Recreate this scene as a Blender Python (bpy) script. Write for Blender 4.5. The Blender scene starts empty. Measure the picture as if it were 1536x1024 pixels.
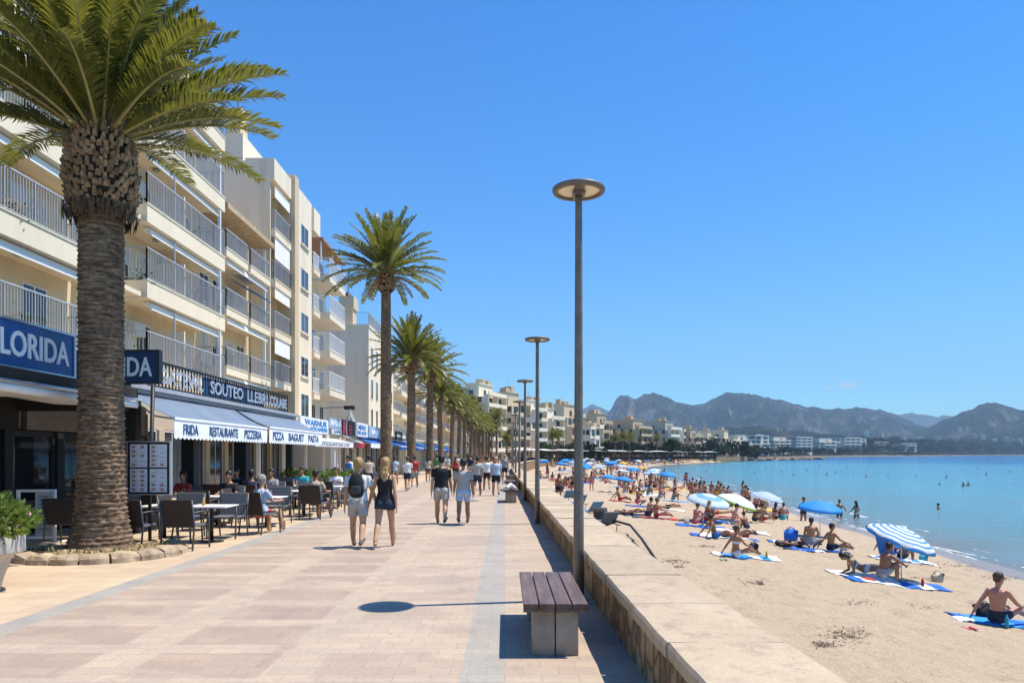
SUN_E, SKY_S, EXPO = 4.7, 0.132, 0.70
SKY_AIR, SKY_DUST, SKY_OZ = 1.0, 0.3, 2.0
SKY_TINT = (.43, .805, 1.0)
HAZE, HAZE_C = 1.05e-4, (.50, .76, 1.0)
import bpy, bmesh, math, random
from mathutils import Vector, Matrix, noise as mnoise
PI = math.pi
rnd = random.Random(11)
SC = bpy.context.scene
COL = SC.collection
CH, F, HX, HY = 1.8, 1100.0, 757.0, 681.0      # camera height, focal length in photo pixels, horizon point
def PX(px, Y): return (px - HX) / F * Y
def PZ(py, Y): return CH + (HY - py) / F * Y
def GP(px, py, z=0.0):
    Y = (CH - z) * F / (py - HY)
    return (px - HX) / F * Y, Y
def V(*a): return Vector(a)
def lerp(a, b, t): return a + (b - a) * t
def interp(tab, x):
    if x <= tab[0][0]: return tab[0][1]
    for (x0, y0), (x1, y1) in zip(tab, tab[1:]):
        if x <= x1: return y0 + (y1 - y0) * (x - x0) / (x1 - x0)
    return tab[-1][1]
def sstep(a, b, x):
    t = max(0.0, min(1.0, (x - a) / (b - a))); return t * t * (3 - 2 * t)

# ------------------------------------------------------------------ meshes
WM = {}          # object -> inverse of its thing's matrix
class MB:
    def __init__(s): s.v = []; s.f = []; s.m = []; s.cm = 0
    def face(s, idx): s.f.append(idx); s.m.append(s.cm)
    def quad(s, a, b, c, d):
        n = len(s.v); s.v += [tuple(a), tuple(b), tuple(c), tuple(d)]; s.face((n, n + 1, n + 2, n + 3)); return s
    def hexa(s, p):            # 4 bottom + 4 top corners, counter-clockwise from above
        n = len(s.v); s.v += [tuple(q) for q in p]
        for q in ((3, 2, 1, 0), (4, 5, 6, 7), (0, 1, 5, 4), (1, 2, 6, 5), (2, 3, 7, 6), (3, 0, 4, 7)):
            s.face(tuple(n + i for i in q))
        return s
    def box(s, x0, x1, y0, y1, z0, z1):
        return s.hexa([(x0, y0, z0), (x1, y0, z0), (x1, y1, z0), (x0, y1, z0), (x0, y0, z1), (x1, y0, z1), (x1, y1, z1), (x0, y1, z1)])
    def obox(s, c, size, rz=0.0, mat=None):
        hx, hy, hz = size[0] / 2, size[1] / 2, size[2] / 2
        M = Matrix.Translation(c) @ (mat if mat is not None else Matrix.Rotation(rz, 4, 'Z'))
        return s.hexa([M @ Vector(q) for q in ((-hx, -hy, -hz), (hx, -hy, -hz), (hx, hy, -hz), (-hx, hy, -hz), (-hx, -hy, hz), (hx, -hy, hz), (hx, hy, hz), (-hx, hy, hz))])
    def tube(s, pts, rad, n=8, caps=True, side=None, rnd_caps=False, ph=0.0):
        # rad: per point r or (ra, rb); side: fixed direction of ra
        pts = [Vector(p) for p in pts]
        rad = [(r, r) if not isinstance(r, (tuple, list)) else tuple(r) for r in rad]
        if rnd_caps:
            d0 = (pts[0] - pts[1]).normalized(); d1 = (pts[-1] - pts[-2]).normalized()
            r0 = min(rad[0]); r1 = min(rad[-1])
            pre = [(pts[0] + d0 * r0 * .98, (rad[0][0] * .2, rad[0][1] * .2)), (pts[0] + d0 * r0 * .75, (rad[0][0] * .66, rad[0][1] * .66)), (pts[0] + d0 * r0 * .4, (rad[0][0] * .92, rad[0][1] * .92))]
            post = [(pts[-1] + d1 * r1 * .4, (rad[-1][0] * .92, rad[-1][1] * .92)), (pts[-1] + d1 * r1 * .75, (rad[-1][0] * .66, rad[-1][1] * .66)), (pts[-1] + d1 * r1 * .98, (rad[-1][0] * .2, rad[-1][1] * .2))]
            pts = [p for p, _ in pre] + pts + [p for p, _ in post]
            rad = [r for _, r in pre] + rad + [r for _, r in post]
        base = len(s.v); u = None
        for i, p in enumerate(pts):
            if i == 0: t = pts[1] - p
            elif i == len(pts) - 1: t = p - pts[-2]
            else: t = (pts[i + 1] - p).normalized() + (p - pts[i - 1]).normalized()
            t = t.normalized() if t.length > 1e-9 else Vector((0, 0, 1))
            if side is not None: u = Vector(side) - t * t.dot(Vector(side))
            elif u is None:
                u = Vector((1, 0, 0)) if abs(t.x) < .9 else Vector((0, 1, 0))
                u = u - t * t.dot(u)
            else: u = u - t * t.dot(u)
            u.normalize(); w = t.cross(u)
            for k in range(n):
                a = ph + 2 * PI * k / n
                s.v.append(tuple(p + u * math.cos(a) * rad[i][0] + w * math.sin(a) * rad[i][1]))
        for i in range(len(pts) - 1):
            for k in range(n):
                a = base + i * n + k; b = base + i * n + (k + 1) % n
                s.face((a, b, b + n, a + n))
        if caps:
            s.face(tuple(base + k for k in reversed(range(n))))
            s.face(tuple(base + (len(pts) - 1) * n + k for k in range(n)))
        return s
    def cyl(s, p0, p1, r0, r1=None, n=10): return s.tube([p0, p1], [r0, r0 if r1 is None else r1], n)
    def lathe(s, prof, n=24, c=(0, 0, 0), caps=True):
        base = len(s.v)
        for r, z in prof:
            for k in range(n):
                a = 2 * PI * k / n; s.v.append((c[0] + r * math.cos(a), c[1] + r * math.sin(a), c[2] + z))
        for i in range(len(prof) - 1):
            for k in range(n):
                a = base + i * n + k; b = base + i * n + (k + 1) % n; s.face((a, b, b + n, a + n))
        if caps:
            if prof[0][0] > 1e-6: s.face(tuple(base + k for k in reversed(range(n))))
            if prof[-1][0] > 1e-6: s.face(tuple(base + (len(prof) - 1) * n + k for k in range(n)))
        return s
    def ball(s, c, r, n=12, m=8, M=None):
        r = (r, r, r) if not isinstance(r, (tuple, list)) else r
        base = len(s.v)
        for i in range(m + 1):
            t = PI * i / m
            for k in range(n):
                a = 2 * PI * k / n
                p = Vector((r[0] * math.sin(t) * math.cos(a), r[1] * math.sin(t) * math.sin(a), -r[2] * math.cos(t)))
                if M is not None: p = M @ p
                s.v.append(tuple(p + Vector(c)))
        for i in range(m):
            for k in range(n):
                a = base + i * n + k; b = base + i * n + (k + 1) % n; s.face((a, b, b + n, a + n))
        return s
    def grid(s, P, close=False):      # P: rows of points
        base = len(s.v); nc = len(P[0])
        for row in P: s.v += [tuple(p) for p in row]
        for i in range(len(P) - 1):
            for k in range(nc - 1): s.face((base + i * nc + k, base + i * nc + k + 1, base + (i + 1) * nc + k + 1, base + (i + 1) * nc + k))
        return s
    def prism(s, poly, z0, z1):       # poly ccw in xy
        n = len(s.v); k = len(poly)
        s.v += [(p[0], p[1], z0) for p in poly] + [(p[0], p[1], z1) for p in poly]
        s.face(tuple(n + i for i in reversed(range(k)))); s.face(tuple(n + k + i for i in range(k)))
        for i in range(k): s.face((n + i, n + (i + 1) % k, n + k + (i + 1) % k, n + k + i))
        return s
    def mesh(s, name, mats=None, smooth=False, inv=None):
        me = bpy.data.meshes.new(name)
        vs = s.v if inv is None else [tuple(inv @ Vector(p)) for p in s.v]
        me.from_pydata(vs, [], s.f)
        if mats is not None:
            for m in (mats if isinstance(mats, (list, tuple)) else [mats]): me.materials.append(m)
        if any(s.m): me.polygons.foreach_set('material_index', s.m)
        if smooth: me.polygons.foreach_set('use_smooth', [True] * len(s.f))
        me.update(); return me
    def build(s, name, mats, parent=None, smooth=False, bevel=0.0):
        me = s.mesh(name, mats, smooth, WM.get(parent))
        o = link(name, me, parent)
        if bevel:
            b = o.modifiers.new('bevel', 'BEVEL'); b.width = bevel; b.segments = 2; b.limit_method = 'ANGLE'
        return o
def link(name, me, parent=None):
    o = bpy.data.objects.new(name, me); COL.objects.link(o)
    if parent is not None:
        o.parent = parent
        if parent in WM: WM[o] = WM[parent]
    return o
USED = {}
def tag(o, label, cat=None, group=None, kind=None):
    if label: o['label'] = label
    if cat: o['category'] = cat
    if group: o['group'] = group
    if kind: o['kind'] = kind
    return o
def thing(name, label, cat, loc=(0, 0, 0), rz=0.0, group=None, kind=None):
    o = bpy.data.objects.new(name, None); COL.objects.link(o)
    o.empty_display_size = .2
    o.location = loc; o.rotation_euler = (0, 0, rz)
    WM[o] = (Matrix.Translation(loc) @ Matrix.Rotation(rz, 4, 'Z')).inverted()
    return tag(o, label, cat, group, kind)
def local(o): WM[o] = Matrix.Identity(4); return o     # geometry for this thing is written in local coordinates
def struct(name, mb, mat, smooth=False): return tag(mb.build(name, mat, None, smooth), None, None, None, 'structure')
KIDS = {}
def copy_tree(o, parent=None):
    c = o.copy(); COL.objects.link(c)
    if parent is not None: c.parent = parent
    for ch in list(o.children): copy_tree(ch, c)
    return c
def dup(root, loc, rz=0.0, label=None, sc=None):
    c = copy_tree(root); c.location = loc; c.rotation_euler = (0, 0, rz)
    if label: c['label'] = label
    if sc is not None: c.scale = (sc, sc, sc) if not isinstance(sc, (tuple, list)) else sc
    return c
def remat(o, mat, slot=0):
    o.material_slots[slot].link = 'OBJECT'; o.material_slots[slot].material = mat

# ------------------------------------------------------------------ materials
def nodes(name):
    m = bpy.data.materials.new(name); m.use_nodes = True
    nt = m.node_tree; b = nt.nodes['Principled BSDF']
    return m, nt, b
def N(nt, t, **kw):
    n = nt.nodes.new(t)
    for k, v in kw.items():
        if hasattr(n, k): setattr(n, k, v)
        else: n.inputs[k.replace('_', ' ')].default_value = v
    return n
def L(nt, a, b): nt.links.new(a, b)
def mathn(nt, op, a, b=None, c=None):
    n = nt.nodes.new('ShaderNodeMath'); n.operation = op
    for i, x in enumerate((a, b, c)):
        if x is None: continue
        if hasattr(x, 'links'): nt.links.new(x, n.inputs[i])
        else: n.inputs[i].default_value = x
    return n.outputs[0]
def mixc(nt, f, a, b, mode='MIX'):
    n = nt.nodes.new('ShaderNodeMix'); n.data_type = 'RGBA'; n.blend_type = mode
    for i, x in ((0, f), (6, a), (7, b)):
        if hasattr(x, 'links'): nt.links.new(x, n.inputs[i])
        elif i == 0: n.inputs[0].default_value = x
        else: n.inputs[i].default_value = (*x[:3], 1)
    return n.outputs[2]
def ramp(nt, f, stops, interp_='LINEAR'):
    n = nt.nodes.new('ShaderNodeValToRGB'); n.color_ramp.interpolation = interp_
    el = n.color_ramp.elements
    while len(el) < len(stops): el.new(.5)
    for e, (p, c) in zip(el, stops): e.position = p; e.color = (*c, 1) if len(c) == 3 else c
    nt.links.new(f, n.inputs[0]); return n.outputs[0]
def noisef(nt, co, scale, detail=4, rough=.55):
    n = N(nt, 'ShaderNodeTexNoise'); n.inputs['Scale'].default_value = scale; n.inputs['Detail'].default_value = detail; n.inputs['Roughness'].default_value = rough
    nt.links.new(co, n.inputs['Vector']); return n.outputs['Fac']
def coord(nt, kind='Object', sc=None):
    if kind == 'Position': o = N(nt, 'ShaderNodeNewGeometry').outputs['Position']
    else: o = N(nt, 'ShaderNodeTexCoord').outputs[kind]
    if sc is not None:
        mp = N(nt, 'ShaderNodeMapping'); mp.inputs['Scale'].default_value = sc; L(nt, o, mp.inputs['Vector']); o = mp.outputs[0]
    return o
def bump(nt, b, h, strength=.3, dist=.02):
    n = N(nt, 'ShaderNodeBump'); n.inputs['Strength'].default_value = strength; n.inputs['Distance'].default_value = dist
    L(nt, h, n.inputs['Height']); L(nt, n.outputs[0], b.inputs['Normal'])
def mul(c, k): return tuple(min(1, x * k) for x in c)
MATS = {}
def M(name, col, rough=.6, var=.12, scale=3.0, bmp=0.0, bscale=30.0, metal=0.0, spec=.4, stretch=None, col2=None, kind='Object', thr=None):
    if name in MATS: return MATS[name]
    m, nt, b = nodes(name)
    co = coord(nt, kind, stretch)
    f = noisef(nt, co, scale, 6, .62)
    f = ramp(nt, f, [((thr or .3), (0, 0, 0)), ((thr or .3) + .4 if not thr else thr + .12, (1, 1, 1))])
    c = mixc(nt, f, mul(col, 1 - var), mul(col, 1 + var) if col2 is None else col2)
    L(nt, c, b.inputs['Base Color'])
    b.inputs['Roughness'].default_value = rough; b.inputs['Metallic'].default_value = metal
    b.inputs['Specular IOR Level'].default_value = spec
    if bmp: bump(nt, b, noisef(nt, coord(nt, kind), bscale, 5), bmp, .01)
    MATS[name] = m; return m
def wallmat(name, col, dirt=.25):
    m, nt, b = nodes(name)
    co = coord(nt, 'Position')
    big = noisef(nt, co, .35, 5)
    st = noisef(nt, coord(nt, 'Position', (1.2, 1.2, .12)), 1.0, 6, .65)
    c = mixc(nt, big, mul(col, .93), mul(col, 1.05))
    c = mixc(nt, ramp(nt, st, [(.50, (0, 0, 0)), (.75, (dirt, dirt, dirt))]), c, mul((col[0], col[1] * .95, col[2] * .85), .55))
    L(nt, c, b.inputs['Base Color']); b.inputs['Roughness'].default_value = .85; b.inputs['Specular IOR Level'].default_value = .2
    bump(nt, b, noisef(nt, co, 25, 4), .25, .01)
    MATS[name] = m; return m
def glassmat(name, col=(.03, .04, .05), rough=.05):
    m, nt, b = nodes(name)
    co = coord(nt, 'Position')
    c = mixc(nt, noisef(nt, co, .9, 3), mul(col, .5), mul(col, 1.8))
    L(nt, c, b.inputs['Base Color']); b.inputs['Roughness'].default_value = rough; b.inputs['Specular IOR Level'].default_value = .7
    bump(nt, b, noisef(nt, co, 1.2, 2), .05, .02)
    MATS[name] = m; return m
def leafmat(name, c1, c2, trans=.3, scale=1.5):
    m, nt, b = nodes(name)
    co = coord(nt, 'Object')
    c = mixc(nt, ramp(nt, noisef(nt, co, scale, 5, .7), [(.35, (0, 0, 0)), (.68, (1, 1, 1))]), c1, c2)
    L(nt, c, b.inputs['Base Color']); b.inputs['Roughness'].default_value = .42; b.inputs['Specular IOR Level'].default_value = .4
    tr = N(nt, 'ShaderNodeBsdfTranslucent'); L(nt, mixc(nt, .5, c, mul(c2, 1.6)), tr.inputs['Color'])
    mx = N(nt, 'ShaderNodeMixShader'); mx.inputs[0].default_value = trans
    L(nt, b.outputs[0], mx.inputs[1]); L(nt, tr.outputs[0], mx.inputs[2])
    L(nt, mx.outputs[0], nt.nodes['Material Output'].inputs['Surface'])
    MATS[name] = m; return m

def text_mb(txt, width, height, depth=.012):
    """text as geometry in the xz plane (x right, z up, facing -y), fitted to width and height, origin at lower left"""
    cu = bpy.data.curves.new('lettering', 'FONT'); cu.body = txt; cu.extrude = .02; cu.offset = .018; cu.resolution_u = 3
    o = bpy.data.objects.new('lettering_source', cu); COL.objects.link(o)
    dg = bpy.context.evaluated_depsgraph_get(); dg.update()
    me = bpy.data.meshes.new_from_object(o.evaluated_get(dg))
    xs = [v.co.x for v in me.vertices]; ys = [v.co.y for v in me.vertices]; x0, x1, y0, y1 = min(xs), max(xs), min(ys), max(ys)
    mb = MB()
    for v in me.vertices:
        mb.v.append(((v.co.x - x0) / (x1 - x0) * width, -(v.co.z + .02) / .04 * depth, (v.co.y - y0) / (y1 - y0) * height))
    for p in me.polygons: mb.face(tuple(p.vertices))
    bpy.data.objects.remove(o); bpy.data.curves.remove(cu); bpy.data.meshes.remove(me)
    return mb
def place(mb, mat):
    mb.v = [tuple(mat @ Vector(p)) for p in mb.v]; return mb
def join(a, b, mi=None):
    n = len(a.v); a.v += b.v
    for f, m in zip(b.f, b.m): a.f.append(tuple(i + n for i in f)); a.m.append(a.cm if mi is None else mi)
    return a

# ------------------------------------------------------------------ camera, light, sky
cam = bpy.data.cameras.new('camera'); camo = bpy.data.objects.new('camera', cam); COL.objects.link(camo)
camo.location = (0, 0, CH); camo.rotation_euler = (PI / 2, 0, 0)
cam.sensor_width = 36; cam.lens = F / 1536 * 36
cam.shift_x = (768 - HX) / 1536; cam.shift_y = (HY - 512) / 1536
cam.clip_start = .05; cam.clip_end = 40000
SC.camera = camo
SUN = Vector((2.33, .39, 5.1)).normalized()
sl = bpy.data.lights.new('sun', 'SUN'); sl.energy = SUN_E; sl.angle = math.radians(.53); sl.color = (1, .93, .82)
so = bpy.data.objects.new('sun', sl); COL.objects.link(so); so.location = (60, 10, 120)
so.rotation_euler = (-SUN).to_track_quat('-Z', 'Y').to_euler()
wd = bpy.data.worlds.new('World'); SC.world = wd; wd.use_nodes = True
wn = wd.node_tree; bg = wn.nodes['Background']
sky = wn.nodes.new('ShaderNodeTexSky'); sky.sky_type = 'NISHITA'; sky.sun_disc = False
sky.sun_elevation = math.asin(SUN.z); sky.sun_rotation = math.atan2(SUN.x, SUN.y)
sky.air_density, sky.dust_density, sky.ozone_density = SKY_AIR, SKY_DUST, SKY_OZ
sky.altitude = 0
hs = wn.nodes.new('ShaderNodeHueSaturation'); hs.inputs['Saturation'].default_value = 1.45; wn.links.new(sky.outputs[0], hs.inputs['Color'])
tn = wn.nodes.new('ShaderNodeMix'); tn.data_type = 'RGBA'; tn.blend_type = 'MULTIPLY'; tn.inputs[0].default_value = 1; tn.inputs[7].default_value = (*SKY_TINT, 1)
wn.links.new(hs.outputs[0], tn.inputs[6]); wn.links.new(tn.outputs[2], bg.inputs[0]); bg.inputs[1].default_value = SKY_S
SC.view_settings.view_transform = 'Standard'; SC.view_settings.look = 'None'
SC.view_settings.exposure = EXPO; SC.view_settings.gamma = 1
SC.render.film_transparent = False
try:
    SC.cycles.max_bounces = 6; SC.cycles.diffuse_bounces = 4; SC.cycles.transparent_max_bounces = 12; SC.cycles.volume_bounces = 0
    SC.cycles.use_denoising = True; SC.cycles.caustics_reflective = False; SC.cycles.caustics_refractive = False
except Exception: pass
# ------------------------------------------------------------------ coast lines: W = inner foot of the sea wall, S = waterline
WT = -2.4
WP = [(1.22, -6), (1.12, 4), (1.03, 14), (.95, 22), (.85, 31), (.75, 41), (.7, 62), (1.1, 92), (4.4, 140), (10.5, 188), (24, 240), (48, 288), (84, 345), (150, 455)]
SP = [(13.5, -6), (15.2, 6), (16.9, 17), (18.0, 26), (19.0, 34), (19.9, 44), (22.8, 66), (25.6, 98), (29.8, 149), (39, 210), (64, 289), (86, 330), (108, 378), (148, 464)]
def crom(P, t):
    i = max(0, min(len(P) - 2, int(t))); u = t - i
    g = lambda k: Vector((*P[max(0, min(len(P) - 1, k))], 0))
    a, b, c, d = g(i - 1), g(i), g(i + 1), g(i + 2)
    return .5 * (2 * b + (c - a) * u + (2 * a - 5 * b + 4 * c - d) * u * u + (3 * b - a - 3 * c + d) * u ** 3)
TS = [i * .125 for i in range(int((len(WP) - 1) / .125) + 1)]
WL = [crom(WP, t) for t in TS]; SL = [crom(SP, t) for t in TS]
def wx(Y): return interp([(p.y, p.x) for p in WL], Y)
def sx(Y): return interp([(p.y, p.x) for p in SL], Y)
def sand_bumps(x, y):
    q = Vector((x * 1.5, y * 1.5, 0)); v = mnoise.voronoi(Vector((x * 2.3, y * 2.0, 0)))[0]
    h = mnoise.fractal(q, .9, 2.1, 4) * .04 + mnoise.noise(Vector((x * .4, y * .4, 3))) * .05
    k = .5 + .5 * mnoise.noise(Vector((x * .35, y * .35, 8)))
    return h - .12 * k * (1 - sstep(.12, .42, v[0])) + .03 * k * sstep(.42, .6, v[0])
def sand_h(t):
    if t < 1: return -1.15 - 1.2 * t ** 1.25
    return -2.35 - (t - 1) * 1.6
def sand_z(x, Y):
    a, b = wx(Y) + .6, sx(Y)
    return sand_h(max(0, (x - a) / (b - a)))
def SPT(px, py):
    z = -1.6
    for _ in range(12):
        x, Y = GP(px, py, z); z = sand_z(x, Y) if x < sx(Y) else WT
    return x, Y, z
def normals(P):
    out = []
    for i in range(len(P)):
        d = (P[min(i + 1, len(P) - 1)] - P[max(i - 1, 0)]).normalized(); out.append(Vector((d.y, -d.x, 0)))   # points to the sea
    return out
WN = normals(WL); SN = normals(SL)

# ------------------------------------------------------------------ paving
def pave_mat():
    m, nt, b = nodes('promenade paving'); pos = N(nt, 'ShaderNodeNewGeometry').outputs['Position']
    sp = N(nt, 'ShaderNodeSeparateXYZ'); L(nt, pos, sp.inputs[0]); x, y = sp.outputs[0], sp.outputs[1]
    mp = N(nt, 'ShaderNodeMapping'); L(nt, pos, mp.inputs['Vector'])
    def band(v, a, w): # 1 inside a..a+w
        return mathn(nt, 'MULTIPLY', mathn(nt, 'GREATER_THAN', v, a), mathn(nt, 'LESS_THAN', v, a + w))
    ym = mathn(nt, 'MODULO', mathn(nt, 'ADD', y, 100.45), 1.05)
    cross = mathn(nt, 'LESS_THAN', ym, .3)
    lon = mathn(nt, 'ADD', band(x, -3.62, .5), band(x, -2.0, .42))
    lon = mathn(nt, 'MINIMUM', lon, 1)
    patch = mathn(nt, 'GREATER_THAN', noisef(nt, coord(nt, 'Position', (.42, .95, 1)), 1.0, 1), .56)
    right = mathn(nt, 'GREATER_THAN', x, -1.58)
    light = mathn(nt, 'MINIMUM', mathn(nt, 'ADD', mathn(nt, 'ADD', cross, lon), mathn(nt, 'MULTIPLY', right, .55)), 1)
    light = mathn(nt, 'MINIMUM', mathn(nt, 'ADD', light, mathn(nt, 'MULTIPLY', patch, .45)), 1)
    br = N(nt, 'ShaderNodeTexBrick'); br.offset = .5; L(nt, pos, br.inputs['Vector'])
    for k, v in (('Scale', 1.0), ('Brick Width', .3), ('Row Height', .2), ('Mortar Size', .0045), ('Mortar Smooth', .2), ('Bias', 0.0)): br.inputs[k].default_value = v
    br.inputs['Color1'].default_value = (0, 0, 0, 1); br.inputs['Color2'].default_value = (1, 1, 1, 1); br.inputs['Mortar'].default_value = (.5, .5, .5, 1)
    pink = (.42, .322, .25); beige = (.492, .398, .302); grey = (.39, .362, .315)
    c = mixc(nt, light, pink, beige)
    strip = mathn(nt, 'MINIMUM', mathn(nt, 'ADD', band(x, -.36, .36), band(x, -5.34, .32)), 1)
    c = mixc(nt, strip, c, grey)
    tv = N(nt, 'ShaderNodeSeparateColor'); L(nt, br.outputs['Color'], tv.inputs[0])
    c = mixc(nt, 1, c, ramp(nt, tv.outputs[0], [(0, (.88, .88, .90)), (1, (1.0, .99, .97))]), 'MULTIPLY')
    big = ramp(nt, noisef(nt, pos, .55, 5, .65), [(.3, (.84, .84, .86)), (.7, (1.04, 1.03, 1.0))])
    c = mixc(nt, 1, c, big, 'MULTIPLY')
    sm = ramp(nt, noisef(nt, pos, 26, 3), [(.3, (.90, .90, .90)), (.7, (1.05, 1.05, 1.05))])
    c = mixc(nt, 1, c, sm, 'MULTIPLY')
    stain = ramp(nt, noisef(nt, coord(nt, 'Position', (1, .6, 1)), 2.1, 6, .7), [(.56, (0, 0, 0)), (.70, (.38, .38, .38))])
    c = mixc(nt, stain, c, (.22, .17, .14))
    gv = N(nt, 'ShaderNodeTexVoronoi'); gv.inputs['Scale'].default_value = 1.7; L(nt, pos, gv.inputs['Vector'])
    c = mixc(nt, ramp(nt, gv.outputs['Distance'], [(.0, (.6, .6, .6)), (.03, (.45, .45, .45)), (.045, (0, 0, 0))]), c, (.13, .10, .085))
    mort = mathn(nt, 'MULTIPLY', br.outputs['Fac'], .5)
    c = mixc(nt, mort, c, (.26, .20, .155))
    L(nt, c, b.inputs['Base Color']); b.inputs['Roughness'].default_value = .75; b.inputs['Specular IOR Level'].default_value = .25
    h = mathn(nt, 'ADD', mathn(nt, 'MULTIPLY', br.outputs['Fac'], -1.0), mathn(nt, 'MULTIPLY', noisef(nt, pos, 60, 3), .5))
    bump(nt, b, h, .35, .006)
    return m
def terrace_mat():
    m, nt, b = nodes('terrace paving'); pos = N(nt, 'ShaderNodeNewGeometry').outputs['Position']
    br = N(nt, 'ShaderNodeTexBrick'); br.offset = .5; L(nt, pos, br.inputs['Vector'])
    for k, v in (('Scale', 1.0), ('Brick Width', .62), ('Row Height', .4), ('Mortar Size', .004), ('Mortar Smooth', .2)): br.inputs[k].default_value = v
    br.inputs['Color1'].default_value = (.56, .43, .29, 1); br.inputs['Color2'].default_value = (.50, .38, .26, 1); br.inputs['Mortar'].default_value = (.30, .23, .16, 1)
    c = mixc(nt, 1, br.outputs['Color'], ramp(nt, noisef(nt, pos, .8, 6, .7), [(.3, (.82, .82, .84)), (.7, (1.04, 1.03, 1.0))]), 'MULTIPLY')
    L(nt, c, b.inputs['Base Color']); b.inputs['Roughness'].default_value = .8; b.inputs['Specular IOR Level'].default_value = .2
    bump(nt, b, noisef(nt, pos, 40, 4), .25, .006); return m
mb = MB(); rows = []
for p, n in zip(WL, WN): rows.append([p - n * 6.55 if False else Vector((-5.34, p.y, 0)) if p.y < 95 else p - n * 6.4, p + n * .05])
for r in rows:
    r[0].z = r[1].z = 0
mb.grid([[r[0], r[0].lerp(r[1], .33), r[0].lerp(r[1], .66), r[1]] for r in rows])
struct('promenade', mb, pave_mat())
mb = MB(); rw = []
for p, n, r in zip(WL, WN, rows):
    far = Vector((-70, p.y, -.004)) if p.y < 95 else p - n * 70
    far.z = -.004; a = r[0].copy(); a.z = -.004; rw.append([far, a + n * .2 * 0])
mb.grid(rw); struct('terrace_pavement', mb, terrace_mat())
mb = MB(); mb.quad((-70, -40, -.02), (1.2, -40, -.02), (1.2, -5.9, -.02), (-70, -5.9, -.02)); struct('pavement', mb, MATS.get('terrace paving') or terrace_mat())

# ------------------------------------------------------------------ sea wall
def stone_wall_mat():
    m, nt, b = nodes('rubble stone'); co = coord(nt, 'Position', (3.2, 4.6, 2.5))
    wob = N(nt, 'ShaderNodeVectorMath'); wob.operation = 'ADD'
    nz = N(nt, 'ShaderNodeTexNoise'); nz.inputs['Scale'].default_value = 1.2; L(nt, co, nz.inputs['Vector'])
    sc = N(nt, 'ShaderNodeVectorMath'); sc.operation = 'SCALE'; sc.inputs['Scale'].default_value = .55; L(nt, nz.outputs['Color'], sc.inputs[0])
    L(nt, co, wob.inputs[0]); L(nt, sc.outputs[0], wob.inputs[1])
    ve = N(nt, 'ShaderNodeTexVoronoi'); ve.feature = 'DISTANCE_TO_EDGE'; L(nt, wob.outputs[0], ve.inputs['Vector']); ve.inputs['Scale'].default_value = 1.0
    vc = N(nt, 'ShaderNodeTexVoronoi'); L(nt, wob.outputs[0], vc.inputs['Vector']); vc.inputs['Scale'].default_value = 1.0
    s = N(nt, 'ShaderNodeSeparateColor'); L(nt, vc.outputs['Color'], s.inputs[0])
    c = ramp(nt, s.outputs[0], [(0, (.25, .16, .085)), (.5, (.36, .235, .13)), (1, (.46, .32, .18))])
    c = mixc(nt, 1, c, ramp(nt, noisef(nt, coord(nt, 'Position'), 14, 5), [(.3, (.75, .75, .75)), (.7, (1.15, 1.12, 1.1))]), 'MULTIPLY')
    e = ramp(nt, ve.outputs['Distance'], [(.0, (0, 0, 0)), (.09, (1, 1, 1))])
    c = mixc(nt, e, (.17, .115, .07), c)
    L(nt, c, b.inputs['Base Color']); b.inputs['Roughness'].default_value = .9; b.inputs['Specular IOR Level'].default_value = .15
    h = mathn(nt, 'ADD', ramp(nt, ve.outputs['Distance'], [(0, (0, 0, 0)), (.2, (1, 1, 1))]), mathn(nt, 'MULTIPLY', noisef(nt, coord(nt, 'Position'), 18, 5), .35))
    bump(nt, b, h, 1.0, .05); return m
def cap_mat():
    m, nt, b = nodes('wall coping'); pos = coord(nt, 'Position')
    c = mixc(nt, noisef(nt, pos, 1.1, 6, .7), (.41, .32, .22), (.62, .505, .365))
    at = N(nt, 'ShaderNodeAttribute'); at.attribute_name = 'tone'
    c = mixc(nt, 1, c, ramp(nt, at.outputs['Fac'], [(0, (.76, .75, .73)), (1, (1.08, 1.07, 1.05))]), 'MULTIPLY')
    c = mixc(nt, ramp(nt, noisef(nt, pos, 5.5, 7, .75), [(.50, (0, 0, 0)), (.66, (.75, .75, .75))]), c, (.31, .24, .175))
    c = mixc(nt, 1, c, ramp(nt, noisef(nt, pos, 70, 3), [(.3, (.88, .88, .88)), (.7, (1.08, 1.08, 1.08))]), 'MULTIPLY')
    L(nt, c, b.inputs['Base Color']); b.inputs['Roughness'].default_value = .8; b.inputs['Specular IOR Level'].default_value = .25
    bump(nt, b, noisef(nt, pos, 30, 6, .7), .5, .012); return m
def along(P, Nn, y):   # point on polyline by arc sampling
    for i in range(len(P) - 1):
        if P[i].y <= y <= P[i + 1].y:
            u = (y - P[i].y) / (P[i + 1].y - P[i].y); return P[i].lerp(P[i + 1], u), Nn[i].lerp(Nn[i + 1], u).normalized()
    return P[-1], Nn[-1]
wall = thing('sea_wall', 'low rubble stone wall with broad pale coping between promenade and sand', 'wall')
mb = MB(); rows = []
for p, n in zip(WL, WN): rows.append([p + n * .02 + V(0, 0, -.3), p + n * .03 + V(0, 0, .47), p + n * .66 + V(0, 0, .47), p + n * .70 + V(0, 0, -2.2)])
mb.grid(rows); mb.build('stone_face', stone_wall_mat(), wall)
mb = MB(); mb.grid([[p + n * -.03 + V(0, 0, .472), p + n * -.03 + V(0, 0, .545), p + n * .705 + V(0, 0, .545), p + n * .705 + V(0, 0, .472)] for p, n in zip(WL, WN)]); mb.build('mortar_bed', M('mortar', (.27, .21, .15), .95, .25, 6), wall)
mb = MB(); tones = []; y = -5.8
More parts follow.
